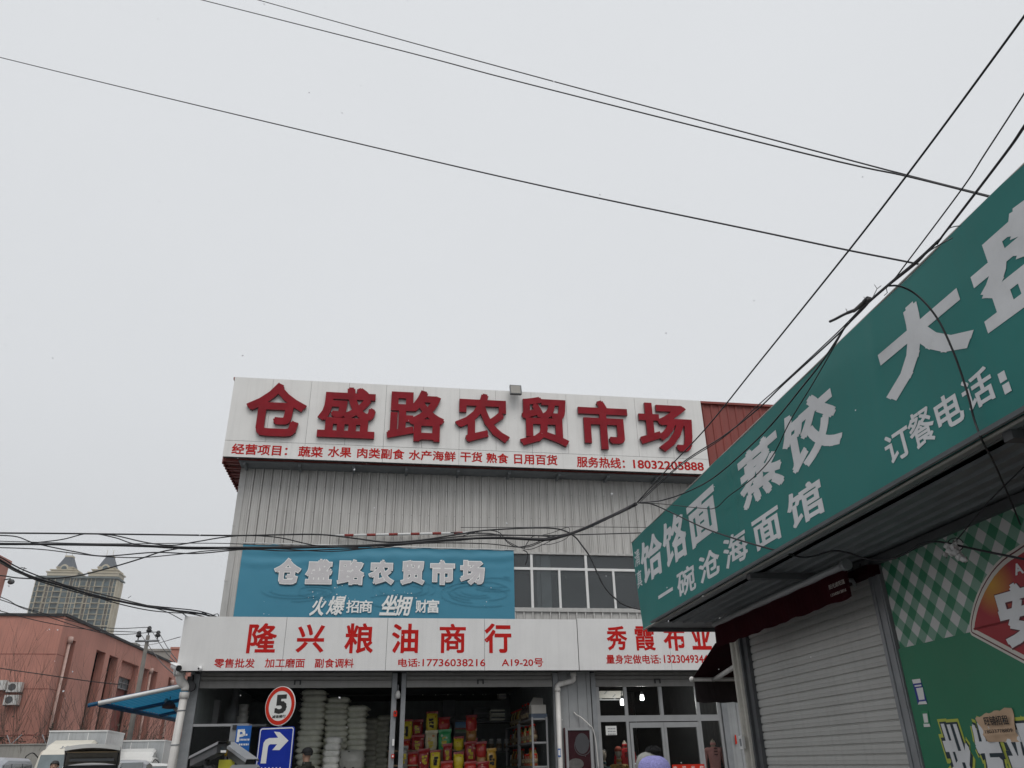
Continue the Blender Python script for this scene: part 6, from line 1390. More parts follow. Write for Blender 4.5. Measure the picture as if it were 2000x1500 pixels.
conifer('narrow dark evergreen beside the pink pipe above the yard wall', 93, 1457, 1412, 44.6, .6, 1)
conifer('small dark evergreen tip above the first cargo box', 152, 1445, 1425, 45, .5, 2)
conifer('dark evergreen between the cargo boxes beside the pole foot', 240, 1450, 1425, 46, .75, 3)
P0_ = at(253, 1440, 43); P1_ = at(289.5, 1241, 43); pt_ = np.array([P0_[0], P0_[1], 0]); ptp = np.array([P0_[0], P0_[1], P1_[2]])
# keep the pole plumb on its own foot
uX = (at(289.5, 1241, 43)-at(253, 1440, 43)); ptp = np.array([P1_[0], P1_[1], P1_[2]]); pt_ = np.array([P1_[0], P1_[1], 0])
up_ = thing('utility_pole', 'grey concrete utility pole with a crossarm and three dark insulators', 'pole', pt_)
mb = MB(); mb.tube([pt_, ptp], [.155, .095], 10); mb.build('shaft', mat('pole_concrete', (.17, .16, .145), .85, var=.12, vscale=2), up_)
ca = [at(266, 1255, 43), at(313, 1250, 43)]; zc_ = (ca[0][2]+ca[1][2])/2; ca[0][2] = ca[1][2] = zc_; ca[0][1] -= .11; ca[1][1] -= .11
mb = MB(); mb.tube(ca, .055, 4); mb.build('crossarm', M['steel'], up_)
ins = []
for p in (ca[0]+np.array([.12, 0, .06]), ca[1]+np.array([-.12, 0, .06]), ptp+np.array([0, 0, .02])):
    mb = MB(); mb.lathe(p, [(.03, 0), (.03, .12), (.13, .16), (.15, .24), (.09, .30), (.12, .36), (.06, .46)], 10); mb.build('insulator', M['black'], up_); ins.append(p+np.array([0, 0, .4]))
def wire(label, pts3, px=1.6, sag=.0, group='wires on the utility pole'):
    P = spline(pts3, 8); P = [p-np.array([0, 0, sag*4*(i/(len(P)-1))*(1-i/(len(P)-1))]) for i, p in enumerate(P)]
    mb = MB(); mb.tube(P, rad(P, px), 5); tag(mb.build('power_wire', M['cable']), label, 'wire', group)
wire('power wire from the pole top insulator running level across the tower foot', [ins[2], at(198, 1225, 40), at(48, 1187, 36), at(-60, 1146, 34), at(-700, 960, 30)])
wire('power wire just under the topmost one, leaving the far crossarm end', [ins[1], at(205, 1237, 40), at(60, 1193, 36), at(-60, 1153, 34), at(-700, 975, 30)])
wire('lowest of the three wires crossing the roof edge of the pink building', [ins[0], at(179, 1230, 41), at(86, 1215, 38), at(0, 1193, 36), at(-60, 1176, 34), at(-700, 1010, 30)])
wire('wire from the pole top dropping steeply towards the shop sign', [ins[2], at(318, 1266, 33), at(352, 1304, 24)], 1.5)
wire('wire from the far crossarm end dropping steeply towards the shop sign', [ins[1], at(328, 1266, 33), at(352, 1298, 24)], 1.5)
wire('wire from the near crossarm end dropping past the pole to the corner camera', [ins[0], at(310, 1288, 31), at(348, 1324, 20)], 1.5)
wire('dark wire crossing the pink wall at the height of the outdoor units', [at(-600, 1200, 36), at(-60, 1293, 40), at(0, 1305, 41), at(96, 1319, 42), at(179, 1331, 44), at(235, 1337, 45)], 1.8)
wire('thin pale wire from behind the pole to the edge of the shop sign', [at(262, 1262, 60), at(300, 1258, 50), at(352, 1244, 30)], 1.0)

# blue sheet canopy on the side of the shop row
tip = at(193, 1369.5, 19.2)
A_ = at(356, 1336, 19.9); dirr = Rx
k_far = 0
L_ = 7.0
for q in np.linspace(1, 12, 200):
    p = tip+dirr*q
    if proj(p)[0] > 347: L_ = q; break
bc = thing('blue_canopy', 'blue corrugated lean-to canopy with white front edge beside the shop row', 'canopy', A_*np.array([1, 1, 0]))
A2 = A_+dirr*L_; B2 = tip+dirr*L_
nrib = int(L_/.28); top0, top1 = [], []
for k in range(nrib):
    for e_, h_ in ((0, 0), (.5, 0), (.6, .04), (.85, .04), (.95, 0)):
        s_ = (k+e_)/nrib; p = tip+dirr*L_*s_; q = A_+dirr*L_*s_; top0.append(p+np.array([0, 0, h_])); top1.append(q+np.array([0, 0, h_]))
mb = MB(); mb.extrude_path(top0, top1); mb.build('sheet', M['blueroof'], bc)
dn = np.array([0, 0, -1.])
mb = MB(); mb.tube([tip+dn*.05-dirr*.02, A_+dn*.05-dirr*.02], .05, 4); mb.build('front_edge', M['white'], bc)
mb = MB(); mb.tube([tip+dn*.06+dirr*.05, B2+dn*.06], .06, 4); mb.build('eave_beam', mat('blue_paint', (.015, .08, .17), .5), bc)
for s_ in (.35, .7): mb = MB(); mb.tube([tip+dirr*L_*s_+dn*.05, A_+dirr*L_*s_+dn*.05], .045, 4); mb.build('purlin', MC['blue_paint'], bc)
mb = MB(); o_ = tip-(A_-tip)/np.linalg.norm(A_-tip)*.22; mb.extrude_path([o_-dirr*.0, tip], [o_+dirr*L_*.1, tip+dirr*L_*.1]); mb.tube([o_+dn*.05, tip+dn*.05], .04, 4); mb.build('torn_end', M['blueroof'], bc)
mb = MB(); s0_ = tip+(A_-tip)*.55+dirr*L_*.25; mb.tube([s0_+dn*.05, A_+dirr*L_*.3+dn*.9], .05, 4); mb.build('strut', M['steel'], bc)
hl = s0_+(A_-tip)*.06+dn*.12; t = thing('hanging_lamp', 'dark red flood lamp hanging beneath the blue canopy', 'lamp', hl); mb = MB(); mb.lathe(hl+dn*.18, [(.05, 0), (.16, .02), (.16, .10), (.06, .20)], 12); mb.build('shade', mat('dark_red_lamp', (.06, .012, .012), .5), t); mb = MB(); mb.tube([hl, hl-dn*.12], .012, 5); mb.build('stem', M['black'], t)

# ---------------------------------------------------------------- vehicles in the yard
def vehicle(label, cat, loc, yaw, L, Wd, prof, win, paint, name='parked_car', extras=None, ws=None, group=None):
    """prof: side outline (x along the length, z), front at x=0 facing -Y before the turn; win: side window outlines"""
    t = thing(name, label, cat, (0, 0, 0), group); fr = Frame((0, 0, 0), (0, 1, 0), (1, 0, 0))   # u = along length (rear = +), w = across
    n = len(prof); zmax = max(z for _, z in prof); mb = MB()
    def wid(z): return Wd/2*(1-.13*max(0, (z-zmax*.5)/(zmax*.5))**1.5)
    secs = [-1, -.86, -.4, 0, .4, .86, 1]
    V = []
    for s_ in secs:
        sh = .97 if abs(s_) == 1 else 1
        for x, z in prof: V.append(fr.pt(L/2+(x-L/2)*sh, s_*wid(z), .15+(z-.15)*(sh if z > .3 else 1)-(.05*(s_*s_) if z > zmax*.9 else 0)))
    fs = [(k*n+i, k*n+(i+1) % n, (k+1)*n+(i+1) % n, (k+1)*n+i) for k in range(len(secs)-1) for i in range(n)]+[tuple(range(n)), tuple(range((len(secs)-1)*n, len(secs)*n))[::-1]]
    mb.add(V, fs); mb.build('body', M[paint], t)
    for s_ in (-1, 1):
        for poly in win:
            zc_ = sum(z for _, z in poly)/len(poly); mb = MB(); A = [fr.pt(x, s_*(wid(z)+.004), z) for x, z in poly]; B = [fr.pt(x, s_*(wid(z)-.02), z) for x, z in poly]; k = len(poly)
            mb.add(A+B, [tuple(range(k)), tuple(range(2*k-1, k-1, -1))]+[(i, (i+1) % k, k+(i+1) % k, k+i) for i in range(k)]); mb.build('side_window', M['cglass'], t)
        for x in (L*.18, L*.80):
            mb = MB(); c = fr.pt(x, s_*(Wd/2-.1), .32); mb.tube([c-fr.en*.1, c+fr.en*.1], .32, 18); wh = mb.build('wheel', M['tyre'], t); mb = MB(); mb.tube([c-fr.en*.103, c+fr.en*.103], .19, 14); mb.build('rim', M['rim'], wh)
        mb = MB(); mb.rbox(Frame(fr.pt(-.005, s_*Wd*.36, 0), (1, 0, 0), (0, -1, 0)), -.15, .15, -.03, .03, .62, .80, .03); mb.build('headlight', M['lamp'], t)
        mb = MB(); mb.rbox(Frame(fr.pt(L+.0, s_*Wd*.40, 0), (1, 0, 0), (0, 1, 0)), -.1, .1, -.03, .03, .75, 1.05, .03); mb.build('tail_light', M['sigred'], t)
    for nm, q in (ws or {}).items():
        (x0, z0), (x1, z1) = q; mb = MB(); nx = np.array([0, z1-z0, -(x1-x0)])/math.hypot(x1-x0, z1-z0); sg_ = -1 if nm == 'windscreen' else 1
        if nm == 'rear_window': nx = -nx
        nx = nx if nx[1]*sg_ > 0 else -nx
        A = [(s_*wid(z)*.88, x, z) for s_, x, z in ((-1, x0, z0), (1, x0, z0), (1, x1, z1), (-1, x1, z1))]; A = [np.array(p)+nx*.012 for p in A]; B = [p-nx*.03 for p in A]
        mb.add(A+B, [(0,1,2,3),(7,6,5,4),(0,4,5,1),(1,5,6,2),(2,6,7,3),(3,7,4,0)]); mb.build(nm, M['cglass'], t)
    if extras: extras(t, fr)
    t.location = loc; t.rotation_euler = (0, 0, yaw); return t
def gp(x, y, Y): p = at(x, y, Y); return (p[0], p[1], 0)
YAW_R = -b                                            # along the noodle row
carp = [(0, .35), (.02, .78), (.25, .90), (1.05, .98), (1.75, 1.45), (2.3, 1.52), (3.3, 1.47), (3.95, 1.05), (4.25, .95), (4.3, .4), (3.9, .25), (.3, .25)]
carw = [[(1.25, 1.0), (1.8, 1.38), (2.35, 1.42), (2.35, 1.0)], [(2.42, 1.0), (2.42, 1.42), (3.2, 1.38), (3.65, 1.05)]]
vanp = [(0, .35), (.0, .95), (.35, 1.12), (.95, 1.80), (1.5, 1.92), (3.8, 1.92), (4.1, 1.75), (4.25, 1.0), (4.25, .4), (3.9, .25), (.3, .25)]
vanw = [[(.75, 1.18), (1.1, 1.70), (1.75, 1.74), (1.75, 1.18)], [(1.82, 1.18), (1.82, 1.74), (2.8, 1.74), (2.8, 1.18)], [(2.87, 1.18), (2.87, 1.74), (3.85, 1.72), (3.95, 1.18)]]
V1 = gp(-85, 1482, 24.0)
vehicle('silver grey minivan with its roof showing, cut by the frame edge', 'van', (V1[0]+.2, V1[1], 0), YAW_R+.12, 4.25, 1.65, [(x, z*1.07) for x, z in vanp], [[(x, z*1.07) for x, z in w_] for w_ in vanw], 'silver', 'minivan', ws=dict(windscreen=((.42, 1.2), (.93, 1.74)), rear_window=((4.2, 1.15), (4.08, 1.7))))
vehicle('silver grey people carrier with dark side glass beside the open tailgate', 'car', gp(266, 1482, 31.0), YAW_R+math.pi+.15, 4.3, 1.75, [(x, z*1.28) for x, z in carp], [[(x, z*1.28) for x, z in w_] for w_ in carw], 'silver', ws=dict(windscreen=((1.12, 1.28), (1.72, 1.82)), rear_window=((3.92, 1.4), (3.35, 1.84))))
vehicle('white car with a pale windscreen beyond the people carrier near the downpipe', 'car', gp(308, 1488, 30.5), YAW_R+.35, 4.3, 1.75, [(x, z*1.22) for x, z in carp], [[(x, z*1.22) for x, z in w_] for w_ in carw], 'vanw', ws=dict(windscreen=((1.12, 1.22), (1.72, 1.74)), rear_window=((3.92, 1.33), (3.35, 1.76))))
# light trucks: cab, wind deflector, box
def truck(label, loc, yaw, paint, box, boxlen, marks, cabh=2.25):
    t = thing('box_truck', label, 'truck', (0, 0, 0), 'box trucks parked by the yard wall'); fr = Frame((0, 0, 0), (1, 0, 0), (0, -1, 0))   # faces -Y; u = right, w = forward
    mb = MB(); Wc = .98; side = [(0, .45), (.05, 1.05), (-.12, 1.2), (-.45, cabh-.15), (-.62, cabh), (-1.55, cabh), (-1.6, .45)]
    n = len(side); V = []; sec = [-Wc, -Wc*.9, Wc*.9, Wc]
    for k, u in enumerate(sec):
        for w_, z in side: V.append(fr.pt(u*(1-.06*(z > 1.5)), w_-(.06 if k in (0, 3) else 0), z-(.06 if k in (0, 3) and z > 1.9 else 0)))
    mb.add(V, [(k*n+i, k*n+(i+1) % n, (k+1)*n+(i+1) % n, (k+1)*n+i) for k in range(3) for i in range(n)]+[tuple(range(n)), tuple(range(3*n, 4*n))[::-1]]); mb.build('cab', M[paint], t)
    mb = MB(); q = [(-.13, 1.24), (-.445, cabh-.17)]; A = [fr.pt(s_*Wc*.86, w_+.015, z+.005) for s_, (w_, z) in ((-1, q[0]), (1, q[0]), (1, q[1]), (-1, q[1]))]; B = [p+np.array([0, .04, 0]) for p in A]
    mb.add(A+B, [(0,1,2,3),(7,6,5,4),(0,4,5,1),(1,5,6,2),(2,6,7,3),(3,7,4,0)]); mb.build('windscreen', mat('pale_windscreen', (.15, .19, .20), .06, var=.3, vscale=1.2, spec=.9), t)
    mb = MB(); S_ = [(-.66, cabh+.002), (-.95, cabh+.22), (-1.45, cabh+.36), (-1.62, cabh+.34), (-1.62, cabh+.002)]; n = len(S_); V = []
    for u, k_ in ((-.80, .75), (-.70, 1), (.70, 1), (.80, .75)):
        for w_, z in S_: V.append(fr.pt(u, w_, cabh+(z-cabh)*k_))
    mb.add(V, [(k*n+i, k*n+(i+1) % n, (k+1)*n+(i+1) % n, (k+1)*n+i) for k in range(3) for i in range(n)]+[tuple(range(n)), tuple(range(3*n, 4*n))[::-1]]); df = mb.build('wind_deflector', M[paint], t)
    if marks:
        V2, fs2 = glyph_verts(marks, .02); sl = np.array([-.29, .22]); sl = sl/np.linalg.norm(sl)
        mb = MB(); mb.add([fr.pt((p[0]-.5)*.62, -.66+sl[0]*(.06+p[1]*.16)+.012*.6, cabh+.0+sl[1]*(.06+p[1]*.16)+.014) for p in V2], fs2); mb.build('lettering', M['steel'], df)
    mb = MB(); mb.box(fr, -1.05, 1.05, -1.75-boxlen, -1.72, .85, box)
    mb.build('cargo_box', M['boxg'], t)
    mb = MB()
    for u in (-1.06, 1.04): mb.box(fr, u, u+.02, -1.76-boxlen, -1.71, .85, box)
    mb.box(fr, -1.08, 1.08, -1.78-boxlen, -1.69, box+.002, box+.06)
    for k in range(7): mb.box(fr, 1.052, 1.066, -2.1-k*boxlen/7, -2.06-k*boxlen/7, .87, box-.03)
    for u in (-.35, .35): mb.box(fr, u, u+.03, -1.719, -1.70, .87, box-.03)
    mb.build('box_trim', M['white'], t)
    for s_ in (-1, 1):
        for w_ in (-.75, -1.9-boxlen*.6):
            c = fr.pt(s_*.82, w_, .40); mb = MB(); mb.tube([c-fr.ex*.14, c+fr.ex*.14], .40, 18); wh = mb.build('wheel', M['tyre'], t); mb = MB(); mb.tube([c-fr.ex*.143, c+fr.ex*.143], .22, 14); mb.build('rim', M['rim'], wh)
        mb = MB(); mb.rbox(fr, s_*.72-.16, s_*.72+.16, .03, .06, .72, .95, .03); mb.build('headlight', M['lamp'], t)
        mb = MB(); x = s_*1.02; mb.tube(spline([fr.pt(s_*.9, -.35, cabh-.25), fr.pt(x, -.05, cabh-.1), fr.pt(s_*1.2, .0, cabh-.2), fr.pt(s_*1.22, 0, cabh-.3)], 4), .02, 6); mr_ = mb.build('mirror', M['black'], t); mb = MB(); mb.rbox(fr, s_*1.22-.1, s_*1.22+.1, -.05, .03, cabh-.72, cabh-.28, .04); mb.build('mirror_housing', M['black'], mr_)
    mb = MB(); mb.box(fr, -.5, .5, .035, .05, .5, .68); mb.build('grille', M['black'], t); mb = MB(); mb.box(fr, -.98, .98, .01, .09, .3, .5); mb.build('bumper', M['dsteel'], t)
    t.location = loc; t.rotation_euler = (0, 0, yaw); return t
p1 = gp(122, 1470, 32.0)
truck('cream light truck with a grey cargo box and lettering on its wind deflector', p1, -b*1.0+math.radians(6), 'cream', 3.04, 3.2, 'JAC', 2.37)
p2 = gp(252, 1480, 36.0)
truck('white light truck farther back with a lower grey cargo box', p2, -b+math.radians(6), 'vanw', 2.77, 3.4, None, 2.12)
# white minivan with its tailgate raised
mp = np.array(gp(181, 1480, 23.6)) - 4.25*np.array([.40, -.917, 0])
def tailgate(t, fr):
    L = 4.25; hz_ = 1.90
    V = []; nn = 8
    for k in range(nn+1):
        s_ = k/nn; x = L-.20+1.0*s_; z = hz_+.02+.36*math.sin(s_*math.pi*.5)
        for u in np.linspace(-1, 1, 9): V.append(fr.pt(x-.06*u*u, u*.70*(1-.04*s_), z-.07*u*u))
    mb = MB(); F0 = [(k*9+i, k*9+i+1, (k+1)*9+i+1, (k+1)*9+i) for k in range(nn) for i in range(8)]
    o_ = len(V); V2 = [v-np.array([0, .0, .10]) for v in V]
    mb.add(V, F0, smooth=True); mb.mi = 1; mb.add(V2, [f[::-1] for f in F0], smooth=True); mb.mi = 0; rim_ = [k*9 for k in range(nn+1)]+[nn*9+i for i in range(1, 9)]+[k*9+8 for k in range(nn-1, -1, -1)]; P0, P1 = [V[i] for i in rim_], [V2[i] for i in rim_]; mb.extrude_path(P0, P1); tg = mb.build('tailgate', [M['vanw'], mat('tailgate_lining', (.26, .235, .20), .6)], t)
    mb = MB(); mb.box(Frame((0, 0, 0), (1, 0, 0), (0, 1, 0)), -.55, .55, L+.08, L+.10, hz_-.04, hz_+.03); mb.build('tailgate_glass', M['cglass'], tg)
    mb = MB(); mb.box(Frame((0, 0, 0), (1, 0, 0), (0, 1, 0)), -.60, .60, L+.30, L+.62, hz_+.17, hz_+.19); mb.build('inner_trim', mat('tan_trim', (.45, .32, .18), .7), tg)
    for s_ in (-1, 1): mb = MB(); mb.tube([fr.pt(L-.05, s_*.66, 1.3), fr.pt(L+.4, s_*.64, hz_+.16)], .015, 6); mb.build('gas_strut', M['black'], t)
    mb = MB(); mb.box(Frame((0, 0, 0), (1, 0, 0), (0, 1, 0)), -.68, .68, L-.03, L+.012, .62, 1.76); mb.build('load_space_shade', M['black'], t)  # black sheet painted in for the shade inside the open van
    for u in (-.42, -.0, .42): mb = MB(); mb.rbox(Frame((0, 0, 0), (1, 0, 0), (0, 1, 0)), u-.16, u+.16, L+.013, L+.03, 1.0, 1.45, .05); mb.build('seat_back', M['jkblack'], t)
vehicle('white minivan seen from behind with its tailgate raised', 'van', (mp[0], mp[1], 0), 0, 4.25, 1.62, [(x, z*1.0) for x, z in vanp], vanw, 'vanw', 'minivan', extras=tailgate, ws=dict(windscreen=((.42, 1.2), (.93, 1.74)))).rotation_euler = (0, 0, math.pi+.411)

# ---------------------------------------------------------------- people and mannequins
def skin_body(nodes, edges, root, sub=2):
    names_ = list(nodes); me = bpy.data.meshes.new('tmp'); me.from_pydata([nodes[n][0] for n in names_], [(names_.index(p), names_.index(q)) for p, q in edges], [])
    o = bpy.data.objects.new('tmp', me); C.objects.link(o); o.modifiers.new('s', 'SKIN'); me.skin_vertices.data if False else None
    sv = me.skin_vertices[0].data if me.skin_vertices else None
    if sv is None:
        bm = bmesh.new(); bm.from_mesh(me); bm.verts.layers.skin.verify(); bm.to_mesh(me); bm.free(); sv = me.skin_vertices[0].data
    for k, n in enumerate(names_):
        r = nodes[n][1]; sv[k].radius = (r, r) if not isinstance(r, tuple) else r; sv[k].use_root = (n == root)
    md = o.modifiers.new('u', 'SUBSURF'); md.levels = sub; md.render_levels = sub
    dg = bpy.context.evaluated_depsgraph_get(); dg.update(); m2 = bpy.data.meshes.new_from_object(o.evaluated_get(dg)); bpy.data.objects.remove(o); bpy.data.meshes.remove(me)
    V = [v.co[:] for v in m2.vertices]; fs = [list(p.vertices) for p in m2.polygons]; bpy.data.meshes.remove(m2); return V, fs
def person(label, loc, yaw, H, jacket, trousers, hat, group, arms='down'):
    t = thing('person', label, 'person', (0, 0, 0), group); k = H/1.75; N = {}; E_ = []
    def nd(n, p, r, par=None):
        N[n] = (tuple(np.array(p)*k), tuple(np.array(r)*k) if isinstance(r, tuple) else r*k)
        if par: E_.append((par, n))
    nd('pelvis', (0, 0, .93), (.165, .125)); nd('waist', (0, 0, 1.08), (.16, .12), 'pelvis'); nd('chest', (0, -.01, 1.28), (.19, .135), 'waist'); nd('neckb', (0, .01, 1.45), (.09, .08), 'chest'); nd('neck', (0, 0, 1.52), (.06, .06), 'neckb')
    nd('jaw', (0, -.015, 1.585), (.066, .078), 'neck'); nd('head', (0, 0, 1.67), (.080, .095), 'jaw'); nd('top', (0, .005, 1.725), (.055, .062), 'head')
    for s_, q in ((-1, 'l'), (1, 'r')):
        nd(q+'sh', (s_*.17, 0, 1.40), .085, 'chest'); nd(q+'el', (s_*.24, .02, 1.12), .062, q+'sh'); nd(q+'wr', (s_*.25, -.10, .88), .042, q+'el'); nd(q+'palm', (s_*.25, -.13, .81), (.038, .022), q+'wr')
        for f_ in range(4): nd(f'{q}f{f_}', (s_*.25+(f_-1.5)*.004, -.165+.021*f_, .755+.004*abs(f_-1)), .0095, q+'palm'); nd(f'{q}g{f_}', (s_*.244+(f_-1.5)*.004, -.170+.021*f_, .715+.006*abs(f_-1)), .0085, f'{q}f{f_}')
        nd(q+'th', (s_*.235, -.185, .80), .011, q+'palm'); nd(q+'th2', (s_*.228, -.205, .77), .009, q+'th')
        nd(q+'hip', (s_*.10, 0, .84), .105, 'pelvis'); nd(q+'kn', (s_*.11, -.02, .49), .072, q+'hip'); nd(q+'an', (s_*.115, .03, .10), .048, q+'kn'); nd(q+'toe', (s_*.125, -.15, .045), (.045, .035), q+'an')
    V, fs = skin_body(N, E_, 'pelvis'); mb = MB(); mb.v = V; mb.uv = [(0, 0)]*len(V); mb.f = fs; mb.sm = [True]*len(fs)
    VV = np.array(V)/k
    for f in fs:
        c = VV[f].mean(0); mb.m.append(0 if c[2] > 1.50 or (abs(c[0]) > .17 and c[2] < .885 and c[2] > .6) else (2 if c[2] < .86 and abs(c[0]) < .2 else 1))
        if c[2] < .09: mb.m[-1] = 3
    # features: nose, eyes, mouth, ears stay part of the one body mesh
    fr = Frame((0, 0, 0), (1, 0, 0), (0, -1, 0)); hz_ = 1.665*k
    mb.mi = 0; mb.ball((0, -.098*k, 1.635*k), .014*k, .02*k, .02*k, 8)
    for s_ in (-1, 1): mb.mi = 0; mb.ball((s_*.082*k, .005*k, 1.645*k), .012*k, .02*k, .03*k, 8); mb.mi = 4; mb.ball((s_*.032*k, -.088*k, 1.668*k), .011*k, .008*k, .007*k, 8)
    mb.mi = 5; mb.ball((0, -.088*k, 1.597*k), .022*k, .008*k, .006*k, 8)
    mb.build('body', [M['skin'], jacket, trousers, M['black'], M['hair'], mat('lips', (.33, .12, .10), .5)], t)
    m2 = MB(); m2.lathe((0, .02*k, 1.40*k), [(.100*k, 0), (.092*k, .09*k), (.085*k, .135*k)], 14); m2.build('collar', jacket, t)
    m3 = MB(); V3 = []
    for i in range(7):
        th = (.12+.48*i/6)*math.pi
        for j in range(16):
            ph = 2*math.pi*j/16; back = (1 if math.sin(ph) > -.2 else .0); r_ = 1.06
            zz = math.cos(th if back or th < 1.2 else 1.2); V3.append((.088*k*r_*math.sin(th)*math.cos(ph), .008*k+.105*k*r_*math.sin(th)*math.sin(ph), 1.675*k+.098*k*r_*zz))
    m3.add(V3, [(i*16+j, i*16+(j+1) % 16, (i+1)*16+(j+1) % 16, (i+1)*16+j) for i in range(6) for j in range(16)]+[tuple(range(16))], smooth=True); m3.build('hair', M['hair'], t)
    hc = np.array([0, .006*k, 1.685*k])
    if hat == 'cap':
        m4 = MB(); m4.ball(hc+np.array([0, 0, .012*k]), .102*k, .116*k, .095*k, 16); vs = m4.v; m4.v = [(x, y, max(z, 1.69*k)) for x, y, z in vs]; ho = m4.build('cap', M['jkblack'], t)
        m4 = MB(); m4.add([(u*.085*k, (-.10-.085*(1-u*u))*k, (1.685)*k) for u in np.linspace(-1, 1, 9)]+[(u*.095*k, -.06*k, 1.70*k) for u in np.linspace(-1, 1, 9)], [(i, i+1, 10+i, 9+i) for i in range(8)]); m4.build('peak', M['jkblack'], ho)
    if hat in ('beanie', 'fleece'):
        mm = M['lav'] if hat == 'beanie' else M['hatgrey']; rr = random.Random(8); m4 = MB(); V4 = []; nu = 40
        pr = [(.118, -.055), (.124, -.04), (.122, .0), (.113, .006), (.112, .03), (.108, .06), (.096, .088), (.074, .108), (.045, .120), (.015, .124)] if hat == 'beanie' else [(.118, -.03), (.122, .0), (.118, .04), (.098, .085), (.06, .112), (.02, .12)]
        for r_, z in pr:
            for j in range(nu):
                ph = 2*math.pi*j/nu; q = 1+(.018 if j % 2 else -.008); V4.append((r_*q*k*math.cos(ph), hc[1]+r_*q*1.08*k*math.sin(ph), hc[2]+(z+rr.uniform(-.002, .002))*k))
        m4.add(V4, [(i*nu+j, i*nu+(j+1) % nu, (i+1)*nu+(j+1) % nu, (i+1)*nu+j) for i in range(len(pr)-1) for j in range(nu)]+[tuple(range((len(pr)-1)*nu, len(pr)*nu))], smooth=True); ho = m4.build('beanie' if hat == 'beanie' else 'hat', mm, t)
        if hat == 'fleece':
            m5 = MB()
            for _ in range(500):
                d = np.array([rr.gauss(0, 1) for _ in range(3)]); d /= np.linalg.norm(d); p = hc+np.array([-.05*k, .02*k, .125*k])+d*.05*k*np.array([1.1, 1, .7]); e_ = np.cross(d, [0.3, .5, .8])*.006; m5.add([p-e_, p+e_, p+d*.022], [(0, 1, 2)])
            m5.ball(hc+np.array([-.05*k, .02*k, .118*k]), .055*k, .05*k, .035*k, 12); m5.build('fur_pompom', M['jkblack'], ho)
    t.location = loc; t.rotation_euler = (0, 0, yaw); return t
PG = 'people in the yard and shop'
q = at(1275, 1475, 5.4); person('person in a lavender knitted beanie at the bottom frame edge', (q[0], q[1], 0), math.pi+.2, q[2]*1.75/1.812, M['jkblue'], M['trouser'], 'beanie', PG)
q = at(1265, 1467.5, 7.6); hh = q[2]; person('person in a grey fleece hat with black fur top just behind the lavender beanie', (q[0], q[1], 0), math.pi-.1, hh*1.75/1.81, M['jkblack'], M['trouser'], 'fleece', PG)
q = at(601, 1458, 17.0); person('person in a dark jacket and peaked cap before the flour stacks', (q[0], q[1], .12), -2.1, (q[2]-.12)*1.75/1.80, M['jkdark'], M['trouser'], 'cap', PG)
q = at(109, 1484.5, 20.0); person('dark haired person standing before the cream truck', (q[0], q[1], 0), .3, max(1.5, q[2])*1.75/1.78, M['jkblack'], M['trouser'], None, PG)
def mannequin(label, x, ytop, Y, garment, head, hz_head=None, gown=False, extra=None):
    A = at(x, ytop, Y); zt = A[2]; t = thing('mannequin', label, 'mannequin', (A[0], A[1], .12), 'mannequins in the cloth shop window'); L0 = np.array([A[0], A[1], 0])
    H = zt-.12; z_n = zt-(.22 if head else .07); N = {}; E_ = []
    def nd(n, p, r, par=None):
        N[n] = (tuple(L0+np.array(p)), r)
        if par: E_.append((par, n))
    nd('hip', (0, 0, z_n-.72), (.15, .11)); nd('waist', (0, 0, z_n-.46), (.115, .085), 'hip'); nd('chest', (0, -.015, z_n-.24), (.15, .10), 'waist'); nd('nb', (0, 0, z_n-.08), (.065, .055), 'chest'); nd('hem', (0, 0, z_n-1.12), (.19, .15), 'hip')
    for s_ in (-1, 1): nd(f's{s_}', (s_*.165, 0, z_n-.135), .055, 'chest'); nd(f'e{s_}', (s_*.215, .01, z_n-.40), .048, f's{s_}'); nd(f'w{s_}', (s_*.225, -.03, z_n-.64), .045, f'e{s_}')
    V, fs = skin_body(N, E_, 'hip'); mb = MB(); mb.add(V, fs, smooth=True); mb.build('garment', garment, t)
    mb = MB(); mb.lathe((A[0], A[1], z_n-.11), [(.055, 0), (.048, .06), (.045, .12)], 12)
    if head: mb.ball((A[0], A[1]-.01, z_n+.115), .072, .088, .105, 14); mb.lathe((A[0], A[1], z_n), [(.045, 0), (.04, .08)], 12)
    else: mb.lathe((A[0], A[1], z_n+.0), [(.045, 0), (.04, .025), (.012, .035), (.012, .06)], 12)
    mb.build('torso_form', head or M['mann'], t)
    mb = MB(); mb.tube([(A[0], A[1], .13), (A[0], A[1], z_n-1.05)], .015, 8); mb.lathe((A[0], A[1], .125), [(.16, 0), (.14, .02), (.03, .03)], 16); mb.build('stand', M['steel'], t)
    mb = MB(); mb.lathe((A[0], A[1], z_n-.06), [(.062, 0), (.056, .05)], 14); mb.build('collar', garment, t)
    mb = MB()
    for q in (.13, .19, .25): mb.box(Frame((A[0]+.0, A[1], 0), F.ex, F.en), -.035, .035, .10, .125, z_n-q, z_n-q+.014)
    mb.build('toggle', mat('toggle_dark', (.05, .02, .02), .5), t)
    if extra: extra(t, A, z_n)
def scarf(t, A, z_n):
    m = mat('red_scarf', (.48, .10, .06), .8, var=.5, vscale=30); mb = MB(); mb.ball((A[0], A[1]-.005, z_n+.155), .080, .096, .085, 14); mb.v = [(x, y, max(z, z_n+.13)) for x, y, z in mb.v]; mb.build('head_scarf', m, t)
def bob(t, A, z_n):
    mb = MB(); mb.ball((A[0], A[1]+.015, z_n+.14), .085, .09, .10, 14); mb.build('wig', M['hair'], t)
mannequin('mannequin in a dark teal jacket with a pale head, nearest the light box', 1177, 1464, 18.0, mat('teal_fabric', (.025, .085, .10), .7), M['mann'], extra=bob)
